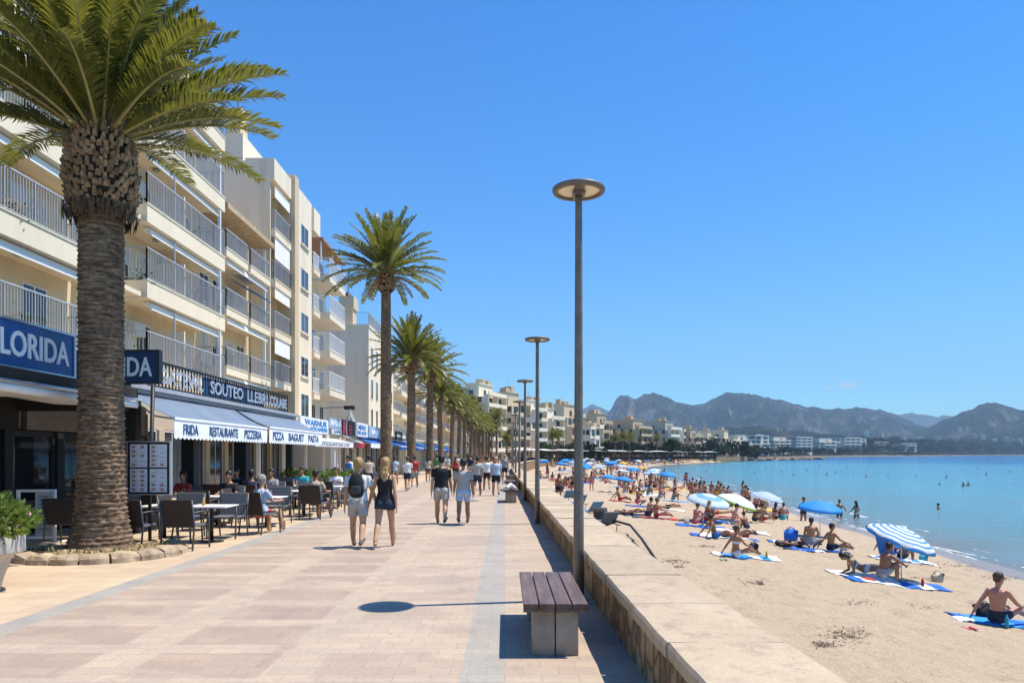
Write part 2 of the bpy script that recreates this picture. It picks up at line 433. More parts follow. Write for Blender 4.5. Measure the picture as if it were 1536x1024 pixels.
while y < 330:
    ln = rnd.uniform(1.0, 1.5) if y < 60 else 6.0
    y1 = y + ln - .02
    pts = []
    j = rnd.uniform(-.008, .008); k = rnd.uniform(-.006, .006); tone = rnd.random()
    segs = 5 if y < 25 else 1
    for a in range(segs + 1):
        p, n = along(WL, WN, lerp(y, y1, a / segs))
        w1, w2, w3 = (rnd.uniform(-.006, .006) for _ in range(3)) if 0 < a < segs or True else (0, 0, 0)
        pts.append([p + n * (-.055 + j + w1) + V(0, 0, .47), p + n * (-.06 + j + w1) + V(0, 0, .545 + k), p + n * (-.045 + j + w1) + V(0, 0, .57 + k),
                    p + n * .3 + V(0, 0, .574 + k + w3), p + n * (.715 + j + w2) + V(0, 0, .57 + k), p + n * (.735 + j + w2) + V(0, 0, .545 + k), p + n * (.735 + j) + V(0, 0, .47)])
    n0 = len(mb.f); mb.grid(pts); b0 = len(mb.v)
    k0 = b0 - (segs + 1) * 7
    mb.face(tuple(k0 + i for i in range(7))); mb.face(tuple(b0 - 1 - i for i in range(7)))
    tones += [tone] * (len(mb.f) - n0); y += ln
cap = mb.build('coping', cap_mat(), wall)
at = cap.data.attributes.new('tone', 'FLOAT', 'FACE'); at.data.foreach_set('value', tones)

# ------------------------------------------------------------------ beach
def sand_mat():
    m, nt, b = nodes('sand'); pos = coord(nt, 'Position')
    at = N(nt, 'ShaderNodeAttribute'); at.attribute_name = 'wet'
    c = mixc(nt, noisef(nt, pos, .5, 6, .7), (.435, .33, .216), (.53, .418, .288))
    c = mixc(nt, ramp(nt, noisef(nt, coord(nt, 'Position', (1, 1.6, 1)), 5.0, 7, .8), [(.54, (0, 0, 0)), (.68, (.6, .6, .6))]), c, (.29, .21, .14))
    c = mixc(nt, ramp(nt, noisef(nt, coord(nt, 'Position', (1, 1.5, 1)), 1.5, 7, .8), [(.53, (0, 0, 0)), (.66, (.45, .45, .45))]), c, (.33, .235, .155))
    c = mixc(nt, ramp(nt, noisef(nt, pos, 9, 4, .7), [(.60, (0, 0, 0)), (.70, (.55, .55, .55))]), c, (.22, .155, .10))
    c = mixc(nt, 1, c, ramp(nt, noisef(nt, pos, 60, 2), [(.3, (.85, .85, .85)), (.7, (1.1, 1.1, 1.1))]), 'MULTIPLY')
    c = mixc(nt, at.outputs['Fac'], c, (.26, .20, .145))
    L(nt, c, b.inputs['Base Color'])
    L(nt, mathn(nt, 'SUBTRACT', .9, mathn(nt, 'MULTIPLY', at.outputs['Fac'], .66)), b.inputs['Roughness']); b.inputs['Specular IOR Level'].default_value = .35
    h = mathn(nt, 'ADD', noisef(nt, coord(nt, 'Position', (1, 1.3, 1)), 6.5, 5, .7), mathn(nt, 'MULTIPLY', noisef(nt, pos, 24, 4), .35))
    bs = mathn(nt, 'SUBTRACT', 1, mathn(nt, 'MULTIPLY', at.outputs['Fac'], .97))
    n = N(nt, 'ShaderNodeBump'); n.inputs['Distance'].default_value = .085; L(nt, bs, n.inputs['Strength']); L(nt, h, n.inputs['Height']); L(nt, n.outputs[0], b.inputs['Normal'])
    return m
mb = MB(); rows = []; wet = []
ys = []; t = 0.0
while t < len(WP) - 1.0001:
    ys.append(t)
    py = crom(WP, t).y
    t += .02 if py < 12 else .012 if py < 45 else .03 if py < 150 else .08
ys.append(len(WP) - 1.0)
cols = [i / 110 for i in range(111)] + [1.02, 1.06, 1.15, 1.4, 2.0]
for t in ys:
    a = crom(WP, t) + V(.6, 0, 0); bb = crom(SP, t); row = []
    for c in cols:
        p = a.lerp(bb, c); z = sand_h(c)
        if c < .97 and p.y < 120:
            z += sand_bumps(p.x, p.y) * min(1, (.97 - c) * 6)
        row.append((p.x, p.y, z))
        d = (c - 1) * (bb - a).length + mnoise.noise(Vector((p.y * .25, 7, 0))) * .5
        wet.append(sstep(-1.7, -.9, d))
    rows.append(row)
mb.grid(rows); o = struct('beach_sand', mb, sand_mat(), True)
o.data.attributes.new('wet', 'FLOAT', 'POINT').data.foreach_set('value', wet)

# ------------------------------------------------------------------ sea
def sea_mat():
    m, nt, b = nodes('sea water'); pos = coord(nt, 'Position')
    at = N(nt, 'ShaderNodeAttribute'); at.attribute_name = 'depth'
    d = mathn(nt, 'ADD', at.outputs['Fac'], mathn(nt, 'MULTIPLY', mathn(nt, 'SUBTRACT', noisef(nt, coord(nt, 'Position', (.035, .09, 1)), 1.0, 7, .7), .5), .42))
    c = ramp(nt, d, [(0, (.19, .17, .14)), (.10, (.15, .25, .265)), (.28, (.095, .315, .40)), (.6, (.020, .175, .32)), (.8, (.012, .10, .26)), (1, (.008, .065, .22))])
    L(nt, c, b.inputs['Base Color']); b.inputs['Roughness'].default_value = .12; b.inputs['IOR'].default_value = 1.333; b.inputs['Specular IOR Level'].default_value = .42
    h = mathn(nt, 'ADD', noisef(nt, coord(nt, 'Position', (.5, 1.3, 1)), .7, 4, .6), mathn(nt, 'MULTIPLY', noisef(nt, coord(nt, 'Position', (1, 1.8, 1)), 3.2, 4, .6), .35))
    s = mathn(nt, 'MINIMUM', mathn(nt, 'ADD', .2, mathn(nt, 'MULTIPLY', at.outputs['Fac'], 2.6)), 1.0)
    n = N(nt, 'ShaderNodeBump'); n.inputs['Distance'].default_value = .5; L(nt, s, n.inputs['Strength']); L(nt, h, n.inputs['Height']); L(nt, n.outputs[0], b.inputs['Normal'])
    return m
mb = MB(); rows = []; dep = []
EXT = [(Vector((310, 770, 0)), Vector((.93, -.37, 0))), (Vector((700, 1310, 0)), Vector((.9, -.43, 0))), (Vector((1640, 2340, 0)), Vector((.9, -.43, 0))), (Vector((3500, 4200, 0)), Vector((.9, -.43, 0))), (Vector((9000, 9500, 0)), Vector((.95, -.3, 0)))]
offs = [-6, -1, 0, .7, 1.5, 3, 5, 8, 12, 18, 26, 36, 50, 70, 100, 150, 230, 400, 700, 1500, 4000, 15000]
line = [(p, None) for p in SL if p.y < 400] 
pts = [p for p, _ in line]
for k, o_ in enumerate(offs): pass
for i, p in enumerate(pts):
    row = []
    for o_ in offs:
        q = Vector((p.x + o_, p.y + (0 if o_ < 100 else 0), WT)); row.append(q)
        u = max(0, o_)
        dp = .02 + .26 * (1 - math.exp(-u / 14)) + .12 * (1 - math.exp(-u / 70)) + .55 * sstep(330, 620, q.length + u * .4)
        dep.append(dp)
    rows.append(row)
for Y in (430, 470, 520, 600, 720, 900, 1200, 1600, 2100, 3000, 5000, 9000):
    x0 = interp([(400, 118), (464, 148), (770, 310), (1310, 700), (2340, 1640), (4200, 3500), (9500, 9000)], Y) - 60; row = []
    for o_ in offs:
        q = Vector((x0 + o_ + 6, Y, WT)); row.append(q)
        dep.append(.38 + .55 * sstep(330, 620, Y) )
    rows.append(row)
mb.grid(rows); o = struct('sea', mb, sea_mat(), True)
o.data.attributes.new('depth', 'FLOAT', 'POINT').data.foreach_set('value', dep)
# foam: thin broken ribbons of bubbles lying on the water
foam = MB()
fr = random.Random(5)
def ribbon(y0, y1, off, w, seed, thr):
    y = y0; prev = None
    while y < y1:
        p, n = along(SL, SN, y)
        wob = mnoise.noise(Vector((y * .16, seed, 0))) * .9 + mnoise.noise(Vector((y * .7, seed, 4))) * .22
        a = mnoise.fractal(Vector((y * .45, seed * 3.1, 1)), .8, 2, 4)
        c = p + n * (off + wob) ; hw = w * .55 * min(1.2, max(0, a - thr)) * (1 + y * .008)
        cur = (c - n * hw, c + n * hw) if hw > .01 else None
        z = V(0, 0, WT + .02)
        if prev and cur: foam.quad(prev[0] + z, prev[1] + z, cur[1] + z, cur[0] + z)
        prev = cur; y += .16 if y < 60 else .5
ribbon(18, 240, .15, .42, 1, -.75); ribbon(19, 150, .75, .34, 2, -.12); ribbon(40, 190, 3.4, .5, 3, .0); ribbon(60, 150, 5.5, .4, 6, .12); ribbon(19, 110, 2.0, .22, 8, .16); ribbon(19, 90, .5, .25, 9, -.1)
fmat = M('sea foam', (.80, .82, .84), .7, .06, 20); nt = fmat.node_tree; L(nt, ramp(nt, noisef(nt, coord(nt, 'Position', (2.2, 2.2, 1)), 3.0, 6, .75), [(.40, (.02, .02, .02)), (.60, (.9, .9, .9))]), nt.nodes['Principled BSDF'].inputs['Alpha'])
fm = foam.build('foam', fmat); tag(fm, 'broken line of white foam along the edge of the sea', None, None, 'stuff')

# ------------------------------------------------------------------ land and mountains
RIDGE = [(-400, 560), (0, 575), (400, 590), (700, 612), (820, 640), (880, 646), (905, 632), (919, 607), (925, 595), (932, 590), (940, 589), (950, 594), (958, 592), (965, 588), (973, 586.5), (982, 588), (992, 592), (1003, 597), (1012, 602), (1022, 600), (1032, 603), (1046, 605), (1055, 603), (1067, 598), (1078, 592), (1090, 587.5), (1100, 587), (1112, 588), (1125, 591), (1145, 593), (1170, 597), (1195, 603), (1215, 608), (1235, 613), (1262, 613), (1285, 610), (1300, 611), (1312, 614), (1320, 613), (1332, 617), (1350, 624), (1370, 634), (1392, 641), (1420, 646), (1460, 650), (1700, 655), (2000, 650)]
RIGHT = [(1330, 676), (1385, 641), (1400, 636), (1418, 626), (1440, 619), (1455, 613), (1470, 605), (1480, 602), (1490, 602), (1505, 604), (1520, 608), (1536, 612), (1570, 620), (1650, 625), (1800, 640), (2200, 640)]
FAR = [(600, 650), (860, 622), (876, 612), (887, 606), (895, 608), (910, 615), (930, 622), (1300, 628), (1335, 621), (1352, 622), (1368, 619), (1378, 620), (1396, 625), (1410, 622), (1425, 623), (1450, 630), (1600, 640)]
FOOT = [(700, 672), (1000, 668), (1060, 650), (1080, 642), (1110, 638), (1150, 640), (1190, 645), (1230, 650), (1260, 652), (1300, 656), (1340, 660), (1390, 660), (1440, 657), (1480, 650), (1536, 648), (1700, 652)]
pxs = [-400 + 30 * i for i in range(40)] + [800 + 4 * i for i in range(201)] + [1610 + 30 * i for i in range(20)]
radii = [1.0, 1.01, 1.03, 1.08, 1.2]
coastr = [(-400, 400), (700, 330), (830, 270), (900, 285), (960, 310), (1020, 350), (1119, 478), (1130, 500), (1190, 740), (1205, 840), (1290, 1350), (1536, 2350), (1800, 2600), (2300, 2800)]
absr = [1250, 1500, 1800, 2100, 2400, 2700] + [2850 + 90 * i for i in range(28)] + [5500, 5900, 6400, 7000, 7600, 8200, 8800, 9300, 10000]
def ridge_h(px, Yd, tab, Yc, front, back, rough, seed):
    top = (HY - interp(tab, px) + mnoise.fractal(Vector((px * .06, seed, 0)), .7, 2.2, 4) * 2.6) / F * Yc + CH
    if Yd < Yc:
        u = max(0, 1 - (Yc - Yd) / front); s = u ** 1.15 if u > 0 else 0
    else: s = max(0, 1 - (Yd - Yc) / back)
    x = (px - HX) / F * Yd
    r = 0
    if s > 0:
        q = Vector((x / 520, Yd / 800, seed))
        rd = 1 - abs(mnoise.fractal(q, .9, 2.1, 5)) * 1.7
        r = (rd - .72) * rough * 1.5 * top * (math.sin(min(1, s) * PI) ** .8) + mnoise.fractal(q * 4, .8, 2, 4) * top * .035 * min(1, (1 - s) * 4 + .25)
    return top * s + r
mb = MB(); rows = []
for px in pxs:
    r0 = interp(coastr, px); row = []
    for k in radii:
        Yd = r0 * k; z = {1.0: -3.2, 1.01: -1.6, 1.03: -.5, 1.08: .2, 1.2: .8}[k]
        row.append(((px - HX) / F * Yd, Yd, (z if z < 0 else lerp(z, {-.5: -.5, .2: 9, .8: 24}.get(z, z), sstep(1150, 1330, px))) if px > 1119 else -.5))
    for a in absr:
        Yd = max(a, r0 * 1.2 + (a - 1250) * .02 + 1)
        h = max(1.0 + (Yd - 800) * .002 + 24 * sstep(1150, 1330, px) * sstep(0, 1, (a - r0 * 1.15) / 50), ridge_h(px, Yd, FOOT, 2400 if px < 1330 else 3000, 700, 900, .25, 2.0), ridge_h(px, Yd, RIGHT, 3900, 1050, 1500, .38, 5.0), ridge_h(px, Yd, RIDGE, 4900, 1900, 1800, .42, 9.0), ridge_h(px, Yd, FAR, 8800, 1500, 1200, .1, 4.0))
        row.append(((px - HX) / F * Yd, Yd, h))
    rows.append(row)
mb.grid(rows)
def land_mat():
    m, nt, b = nodes('mountain scrub'); pos = coord(nt, 'Position')
    ge = N(nt, 'ShaderNodeNewGeometry'); sp = N(nt, 'ShaderNodeSeparateXYZ'); L(nt, ge.outputs['Normal'], sp.inputs[0])
    sz = N(nt, 'ShaderNodeSeparateXYZ'); L(nt, pos, sz.inputs[0])
    f = mathn(nt, 'ADD', noisef(nt, pos, .0065, 7, .68), mathn(nt, 'MULTIPLY', mathn(nt, 'SUBTRACT', .75, sp.outputs[2]), .45))
    c = ramp(nt, f, [(.40, (.015, .021, .014)), (.50, (.045, .042, .032)), (.58, (.12, .105, .09)), (.70, (.24, .21, .185))])
    fine = ramp(nt, noisef(nt, pos, .035, 5, .75), [(.40, (.25, .32, .30)), (.58, (1.45, 1.38, 1.3))])
    c = mixc(nt, 1, c, fine, 'MULTIPLY')
    low = mathn(nt, 'LESS_THAN', sz.outputs[2], 42)
    c = mixc(nt, mathn(nt, 'MULTIPLY', low, .75), c, mixc(nt, noisef(nt, pos, .02, 5), (.02, .028, .015), (.055, .055, .035)))
    shore = mathn(nt, 'MULTIPLY', mathn(nt, 'LESS_THAN', sz.outputs[2], .1), 1.0)
    c = mixc(nt, shore, c, (.36, .29, .21))
    L(nt, c, b.inputs['Base Color']); b.inputs['Roughness'].default_value = .95; b.inputs['Specular IOR Level'].default_value = .05
    bump(nt, b, noisef(nt, pos, .012, 8, .72), 1.0, 70); return m
struct('mountains', mb, land_mat(), True)

# ------------------------------------------------------------------ air and clouds
if HAZE:
    mb = MB(); mb.box(-9000, 9500, -60, 10800, -8, 1400); hz = mb.build('haze', None)
    tag(hz, None, None, None, 'stuff')
    m = bpy.data.materials.new('haze air'); m.use_nodes = True; nt = m.node_tree; nt.nodes.remove(nt.nodes['Principled BSDF'])
    pv = nt.nodes.new('ShaderNodeVolumePrincipled'); pv.inputs['Color'].default_value = (*HAZE_C, 1); pv.inputs['Density'].default_value = HAZE; pv.inputs['Anisotropy'].default_value = .0
    nt.links.new(pv.outputs[0], nt.nodes['Material Output'].inputs['Volume']); hz.data.materials.append(m)
# a few wisps of cloud live in the sky itself: soft noisy patches at fixed directions
tc = wn.nodes.new('ShaderNodeTexCoord'); sx_n = wn.nodes.new('ShaderNodeSeparateXYZ'); wn.links.new(tc.outputs['Generated'], sx_n.inputs[0])
az = mathn(wn, 'DIVIDE', sx_n.outputs[0], sx_n.outputs[1]); el = mathn(wn, 'DIVIDE', sx_n.outputs[2], sx_n.outputs[1])
cmb = wn.nodes.new('ShaderNodeCombineXYZ'); wn.links.new(mathn(wn, 'MULTIPLY', az, 90.0), cmb.inputs[0]); wn.links.new(mathn(wn, 'MULTIPLY', el, 190.0), cmb.inputs[1])
wisp = noisef(wn, cmb.outputs[0], 1.0, 6, .65); total = None
for px, py, w, h, k in ((1272, 578, 18, 7, 1.6), (1243, 581, 11, 4, 1.0), (1251, 604, 9, 4, .9)):
    u = mathn(wn, 'POWER', mathn(wn, 'DIVIDE', mathn(wn, 'SUBTRACT', az, (px - HX) / F), w / F), 2); v = mathn(wn, 'POWER', mathn(wn, 'DIVIDE', mathn(wn, 'SUBTRACT', el, (HY - py) / F), h / F), 2)
    f = mathn(wn, 'MULTIPLY', mathn(wn, 'MAXIMUM', mathn(wn, 'SUBTRACT', mathn(wn, 'ADD', mathn(wn, 'SUBTRACT', 1, mathn(wn, 'ADD', u, v)), mathn(wn, 'MULTIPLY', mathn(wn, 'SUBTRACT', wisp, .5), 3.0)), .15), 0), k)
    total = f if total is None else mathn(wn, 'ADD', total, f)
total = mathn(wn, 'MULTIPLY', mathn(wn, 'MINIMUM', total, .8), mathn(wn, 'GREATER_THAN', sx_n.outputs[1], .3))
wn.links.new(mixc(wn, total, tn.outputs[2], (3.7, 4.5, 5.2)), bg.inputs[0])
# ------------------------------------------------------------------ buildings
CREAM = wallmat('cream render', (.77, .675, .51)); CREAM2 = wallmat('warm render', (.70, .56, .37)); OFFW = wallmat('off white render', (.79, .68, .52), .45)
WHITE = wallmat('white render', (.77, .685, .56)); TAN = wallmat('tan render', (.50, .38, .25)); GREYW = wallmat('grey render', (.44, .39, .32)); SAND_ = wallmat('sand render', (.60, .48, .33)); PINKW = wallmat('pale pink render', (.62, .50, .43))
GLASS = glassmat('window glass'); DARKG = glassmat('dark glass', (.012, .014, .016))
RAILM = M('painted rail', (.43, .44, .46), .4, .08, 4, metal=.1); RAILW = M('white rail', (.80, .82, .84), .45, .06, 4)
SHUT = M('shutter', (.60, .56, .50), .6, .1, 6); FRAMEW = M('window frame', (.72, .71, .68), .5, .06, 5); FRAMED = M('dark frame', (.035, .033, .032), .5, .2, 5)
TILE = M('roof tile', (.36, .19, .11), .85, .25, 5, .5, 20); CANV = M('canvas', (.80, .79, .76), .8, .06, 3); CANVB = M('blue canvas', (.02, .13, .42), .75, .15, 3)
def ribbed():
    m, nt, b = nodes('ribbed glass'); co = coord(nt, 'Position', (0, 9, 0)); w = N(nt, 'ShaderNodeTexWave'); w.inputs['Scale'].default_value = 1.0; L(nt, co, w.inputs['Vector'])
    L(nt, mixc(nt, w.outputs['Fac'], (.30, .36, .42), (.55, .60, .64)), b.inputs['Base Color']); b.inputs['Roughness'].default_value = .25; return m
RIBG = ribbed()

def railing(parent, x0, x1, y0, y1, z0, z1, mat, sides='nfs', step=.13, name='railing', r=.011):
    """railing on the front (x = x1) and the two ends of a balcony"""
    mb = MB(); z1_ = z1 - .02
    def run(a, b):
        a = Vector(a); b = Vector(b); ln = (b - a).length; n = max(1, int(ln / step))
        d = (b - a).normalized(); sd = Vector((-d.y, d.x, 0))
        def bar(p, q, w, h0, h1):
            mb.hexa([p - sd * w + V(0, 0, h0), p + sd * w * 0 - sd * -w + V(0, 0, h0), q + sd * w + V(0, 0, h0), q - sd * w + V(0, 0, h0), p - sd * w + V(0, 0, h1), p + sd * w + V(0, 0, h1), q + sd * w + V(0, 0, h1), q - sd * w + V(0, 0, h1)])
        bar(a, b, .025, z1 - .05, z1); bar(a, b, .015, z0 + .06, z0 + .085)
        for i in range(n + 1):
            p = a.lerp(b, i / n); rr = .02 if i % 10 == 0 else r
            zz = z0 if i % 10 == 0 else z0 + .07
            mb.box(p.x - rr, p.x + rr, p.y - rr, p.y + rr, zz, z1_)
    i_ = .05
    if 'f' in sides: run((x1 - i_, y0 + i_, 0), (x1 - i_, y1 - i_, 0))
    if 'n' in sides: run((x0 + .02, y0 + i_, 0), (x1 - i_, y0 + i_, 0))
    if 's' in sides: run((x0 + .02, y1 - i_, 0), (x1 - i_, y1 - i_, 0))
    return mb.build(name, mat, parent)

def balcony(parent, x0, x1, y0, y1, z, band, rail, wall, railm, step=.13, slab=.16, sides='nfs'):
    """floor slab with an upstand (band) all round and a railing on top; z is the underside"""
    mb = MB(); w = .12
    mb.box(x0, x1, y0, y1, z, z + slab)
    zt = z + band
    if band > slab + .02:
        mb.box(x1 - w, x1, y0, y1, z + slab, zt); mb.box(x0, x1 - w, y0, y0 + w, z + slab, zt); mb.box(x0, x1 - w, y1 - w, y1, z + slab, zt)
    mb.box(x1 - w - .03, x1 + .03, y0 - .03, y1 + .03, zt, zt + .04)      # coping
    o = mb.build('balcony', wall, parent)
    railing(o, x0, x1, y0, y1, zt + .04, zt + rail, railm, sides, step)
    return o

def win(parent, x, y0, y1, z0, z1, kind='glass', out=1, shutter=0.0, name='window', mulls=1):
    """window in a wall that faces +x at plane x (out = 1) : frame ring, panes, shutter box"""
    mb = MB(); f = .055; X0, X1 = x - .06, x + .03
    mb.box(X0, X1, y0, y0 + f, z0, z1); mb.box(X0, X1, y1 - f, y1, z0, z1); mb.box(X0, X1, y0 + f, y1 - f, z1 - f, z1); mb.box(X0, X1 + .03, y0 + f, y1 - f, z0, z0 + f)
    for k in range(mulls):
        yc = lerp(y0, y1, (k + 1) / (mulls + 1)); mb.box(X0, X1 - .01, yc - .025, yc + .025, z0 + f, z1 - f)
    o = mb.build(name, FRAMEW, parent)
    g = MB(); g.box(x - .05, x + .005, y0 + f, y1 - f, z0 + f, z1 - f); g.build('pane', {'glass': GLASS, 'dark': DARKG}.get(kind, GLASS), o)
    if shutter > 0:
        s = MB(); zz = z1 - f; h = (z1 - z0 - 2 * f) * shutter; k = max(2, int(h / .07))
        for i in range(k): s.box(x + .008, x + .02, y0 + f, y1 - f, zz - h * (i + 1) / k + .008, zz - h * i / k)
        s.build('shutter', SHUT, o)
    return o
def winy(parent, y, x0, x1, z0, z1, kind='glass', mulls=1, name='window'):
    """window in a wall that faces -y at plane y"""
    mb = MB(); f = .055; Y0, Y1 = y - .03, y + .06
    mb.box(x0, x0 + f, Y0, Y1, z0, z1); mb.box(x1 - f, x1, Y0, Y1, z0, z1); mb.box(x0 + f, x1 - f, Y0, Y1, z1 - f, z1); mb.box(x0 + f, x1 - f, Y0 - .03, Y1, z0, z0 + f)
    for k in range(mulls):
        xc = lerp(x0, x1, (k + 1) / (mulls + 1)); mb.box(xc - .025, xc + .025, Y0 + .01, Y1, z0 + f, z1 - f)
    o = mb.build(name, FRAMEW, parent)
    MB().box(x0 + f, x1 - f, y - .005, y + .05, z0 + f, z1 - f).build('pane', {'glass': GLASS, 'dark': DARKG}[kind], o)
    return o
def awn_cassette(parent, x, y0, y1, z):
    mb = MB(); mb.box(x - .16, x, y0, y1, z - .18, z - .04)
    mb.quad((x, y0, z - .06), (x, y1, z - .06), (x + .10, y1, z - .30), (x + .10, y0, z - .30)); mb.box(x + .08, x + .13, y0, y1, z - .34, z - .29)
    return mb.build('awning_cassette', CANV, parent)

br_ = random.Random(21)
# ---- the long cream block on the left with continuous balconies
XF, XW = -13.5, -14.95
A = thing('apartment_building', 'long cream apartment block with continuous pale balconies rising behind the big palm', 'building', (XW, 8, 0))
mb = MB(); mb.box(-30, XW, 5.5, 35.45, 0, 16.4); mb.box(-30, -15.6, 5.5, 35.45, 16.4, 19.2); mb.box(-30, -14.6, 5.5, 35.45, 19.2, 19.4)
mb.build('wall', CREAM2, A)
ZB = [4.85 + 2.87 * k for k in range(5)]
for k, z in enumerate(ZB):
    secs = [(5.5, 25.1), (27.7, 35.4)] if k < 4 else [(5.5, 25.1), (31.5, 35.4)]
    for (y0, y1) in secs:
        balcony(A, XW + .002, XF, y0, y1, z, .66 if k else .34, 1.28 if k else 1.3, CREAM, RAILM)
        if k: awn_cassette(A, XF - .25, y0 + .6, y1 - .4, z - .01)
    fl = z + .2
    for yc in (14.5, 18.3, 20.9, 23.3, 26.4, 28.6, 30.3, 32.4, 34.2):
        if k == 4 and yc < 40: continue
        win(A, XW, yc - .62, yc + .62, fl, fl + 2.1, br_.choice(['glass', 'dark', 'glass']), shutter=br_.choice([0, 0, .35, .6, 1.0]), name='balcony_door')
    for yc in (31.4,):
        MB().box(XW + .004, XF - .2, yc - .05, yc + .05, z + .17, z + 2.2).build('partition', WHITE, A)
    for yc in ((17.0, 21.5, 30.0) if k else ()):
        mb = MB(); mb.lathe([(.10, -.02), (.16, -.06), (.15, -.10), (.05, -.14)], 14, (XF - .75, yc, z - .002)); mb.build('soffit_lamp', M('lamp glass', (.35, .33, .30), .3), A)
    MB().box(XW + .004, XF - .14, 25.3, 27.5, z, z + .17).build('floor_slab', CREAM, A)
for z in (5.9,): pass
MB().box(XF - .16, XF - .03, 34.9, 35.0, 5.2, 16.2).build('drainpipe', RAILW, A)
MB().cyl((XF - .09, 30.2, 5.3), (XF - .09, 30.2, 16.3), .035, n=8).build('awning_pole', RAILM, A)
MB().box(XW + .3, XF - .9, 31.6, 32.7, 8.75, 10.0).build('blue_screen', M('blue cloth', (.03, .16, .50), .8), A)

r2 = random.Random(4); ACM = M('air conditioner', (.62, .62, .60), .5, .1, 5); POT = M('clay pot', (.30, .12, .06), .8, .2, 6)
for k, y in ((0, 29.5), (1, 33.3), (2, 29.6), (2, 19.6), (3, 33.0), (1, 22.2), (0, 19.6)):
    z = ZB[k] + 2.25; mb = MB(); mb.box(XW + .004, XW + .3, y - .42, y + .42, z - .55, z - .02); mb.box(XW + .3, XW + .31, y - .3, y + .12, z - .5, z - .08); mb.build('air_conditioner', ACM, A)
for k, y in ((0, 28.3), (0, 33.9), (1, 28.2), (1, 34.6), (2, 32.5), (2, 18.8), (1, 20.6), (0, 21.5)):
    z = ZB[k] + .17; mb = MB(); mb.lathe([(.0, 0), (.14, .0), (.2, .34), (.17, .34)], 12, (XF - .45, y, z)); mb.build('flower_pot', POT, A)
    s = MB(); rr = random.Random(int(y * 10))
    for i in range(160):
        v = Vector((rr.gauss(0, .2), rr.gauss(0, .2), abs(rr.gauss(0, .28)))); p = Vector((XF - .45, y, z + .36)) + v; q = Vector((rr.uniform(-1, 1), rr.uniform(-1, 1), rr.uniform(-.3, 1))).normalized() * .11; t = q.cross(Vector((rr.uniform(-1, 1), .3, .2))).normalized() * .035
        s.quad(p - t, p + q * .5 - t, p + q, p + t)
    s.build('foliage', M('pot plant leaf', (.05, .10, .02), .6, .4, 9), A)
for k, y in ((1, 30.1), (2, 33.7), (0, 32.6), (2, 21.9), (1, 18.0)):
    z = ZB[k] + .165; mb = MB(); mb.box(XF - .95, XF - .55, y - .22, y + .22, z + .4, z + .44); mb.box(XF - .99, XF - .95, y - .22, y + .22, z + .44, z + .88)
    for a in (-.18, .18):
        for b in (-.93, -.57): mb.box(XF + b - .02, XF + b + .02, y + a - .02, y + a + .02, z, z + .4)
    mb.build('balcony_chair', RAILW, A)
# ---- the second, yellower block with small paired balconies
B = thing('apartment_building', 'yellow block with small paired balconies between the cream block and the tall white tower', 'building', (XW, 36, 0))
mb = MB(); mb.box(-30, XW, 35.47, 42.95, 0, 13.7); mb.build('wall', CREAM2, B)
mb = MB()
mb.hexa([(XW - 3, 35.5, 13.72), (XF + .12, 35.5, 13.72), (XF + .12, 42.6, 13.72), (XW - 3, 42.6, 13.72), (XW - 3, 35.5, 14.9), (XF + .12, 35.5, 13.98), (XF + .12, 42.6, 13.98), (XW - 3, 42.6, 14.9)]); mb.build('roof', M('weathered eaves', (.44, .33, .21), .9, .3, 4), B)
for k, z in enumerate((5.7, 8.58, 11.45)):
    for (y0, y1) in ((35.6, 38.6), (39.0, 42.3)):
        balcony(B, XW + .002, XF, y0, y1, z, .36, .98, CREAM, RAILM)
    awn_cassette(B, XF - .2, 36, 42, z - .01)
    for yc in (36.4, 38.0, 39.8, 41.4): win(B, XW, yc - .55, yc + .55, z + .2, z + 2.2, br_.choice(['glass', 'dark']), shutter=br_.choice([0, .3, .8]), name='balcony_door')
MB().hexa([(XF - 1.1, 39.2, 11.1), (XF + .25, 39.2, 10.35), (XF + .25, 41.6, 10.35), (XF - 1.1, 41.6, 11.1), (XF - 1.1, 39.2, 11.14), (XF + .27, 39.2, 10.39), (XF + .27, 41.6, 10.39), (XF - 1.1, 41.6, 11.14)]).build('blue_awning', M('blue cloth', (.03, .16, .50), .8), B)
MB().box(XF - .5, XF - .38, 42.5, 42.62, 0, 13.6).build('drainpipe', RAILW, B)

# ---- tall off-white tower
Cb = thing('apartment_building', 'tall off white tower with stepped roof, rounded pier and glazed corner balconies', 'building', (-14, 43, 0))
mb = MB()
mb.box(-28, -15.2, 43.0, 53.5, 0, 19.0); mb.box(-15.2, -13.62, 46.45, 51.75, 0, 19.4); mb.box(-15.2, -14.4, 51.75, 53.5, 0, 19.0)
mb.box(-15.2, -13.75, 43.0, 43.12, 0, 19.0)
mb.box(-28, -15.35, 43.0, 50, 19.0, 20.6); mb.box(-15.2, -13.5, 42.97, 46.43, 17.9, 19.15); mb.box(-14.4, -13.45, 51.75, 53.5, 17.6, 19.2)
mb.build('wall', OFFW, Cb)
MB().box(-14.4, -13.28, 46.44, 47.35, 0, 19.5).build('pier', SAND_, Cb)
mb = MB(); mb.box(-16.5, -15.6, 43.3, 44.5, 20.6, 22.0); mb.box(-16.6, -15.5, 43.2, 44.6, 22.0, 22.2); mb.build('chimney', CREAM2, Cb)
MB().cyl((-16.0, 44, 22.2), (-16.0, 44, 24.2), .025, n=6).build('aerial', FRAMED, Cb)
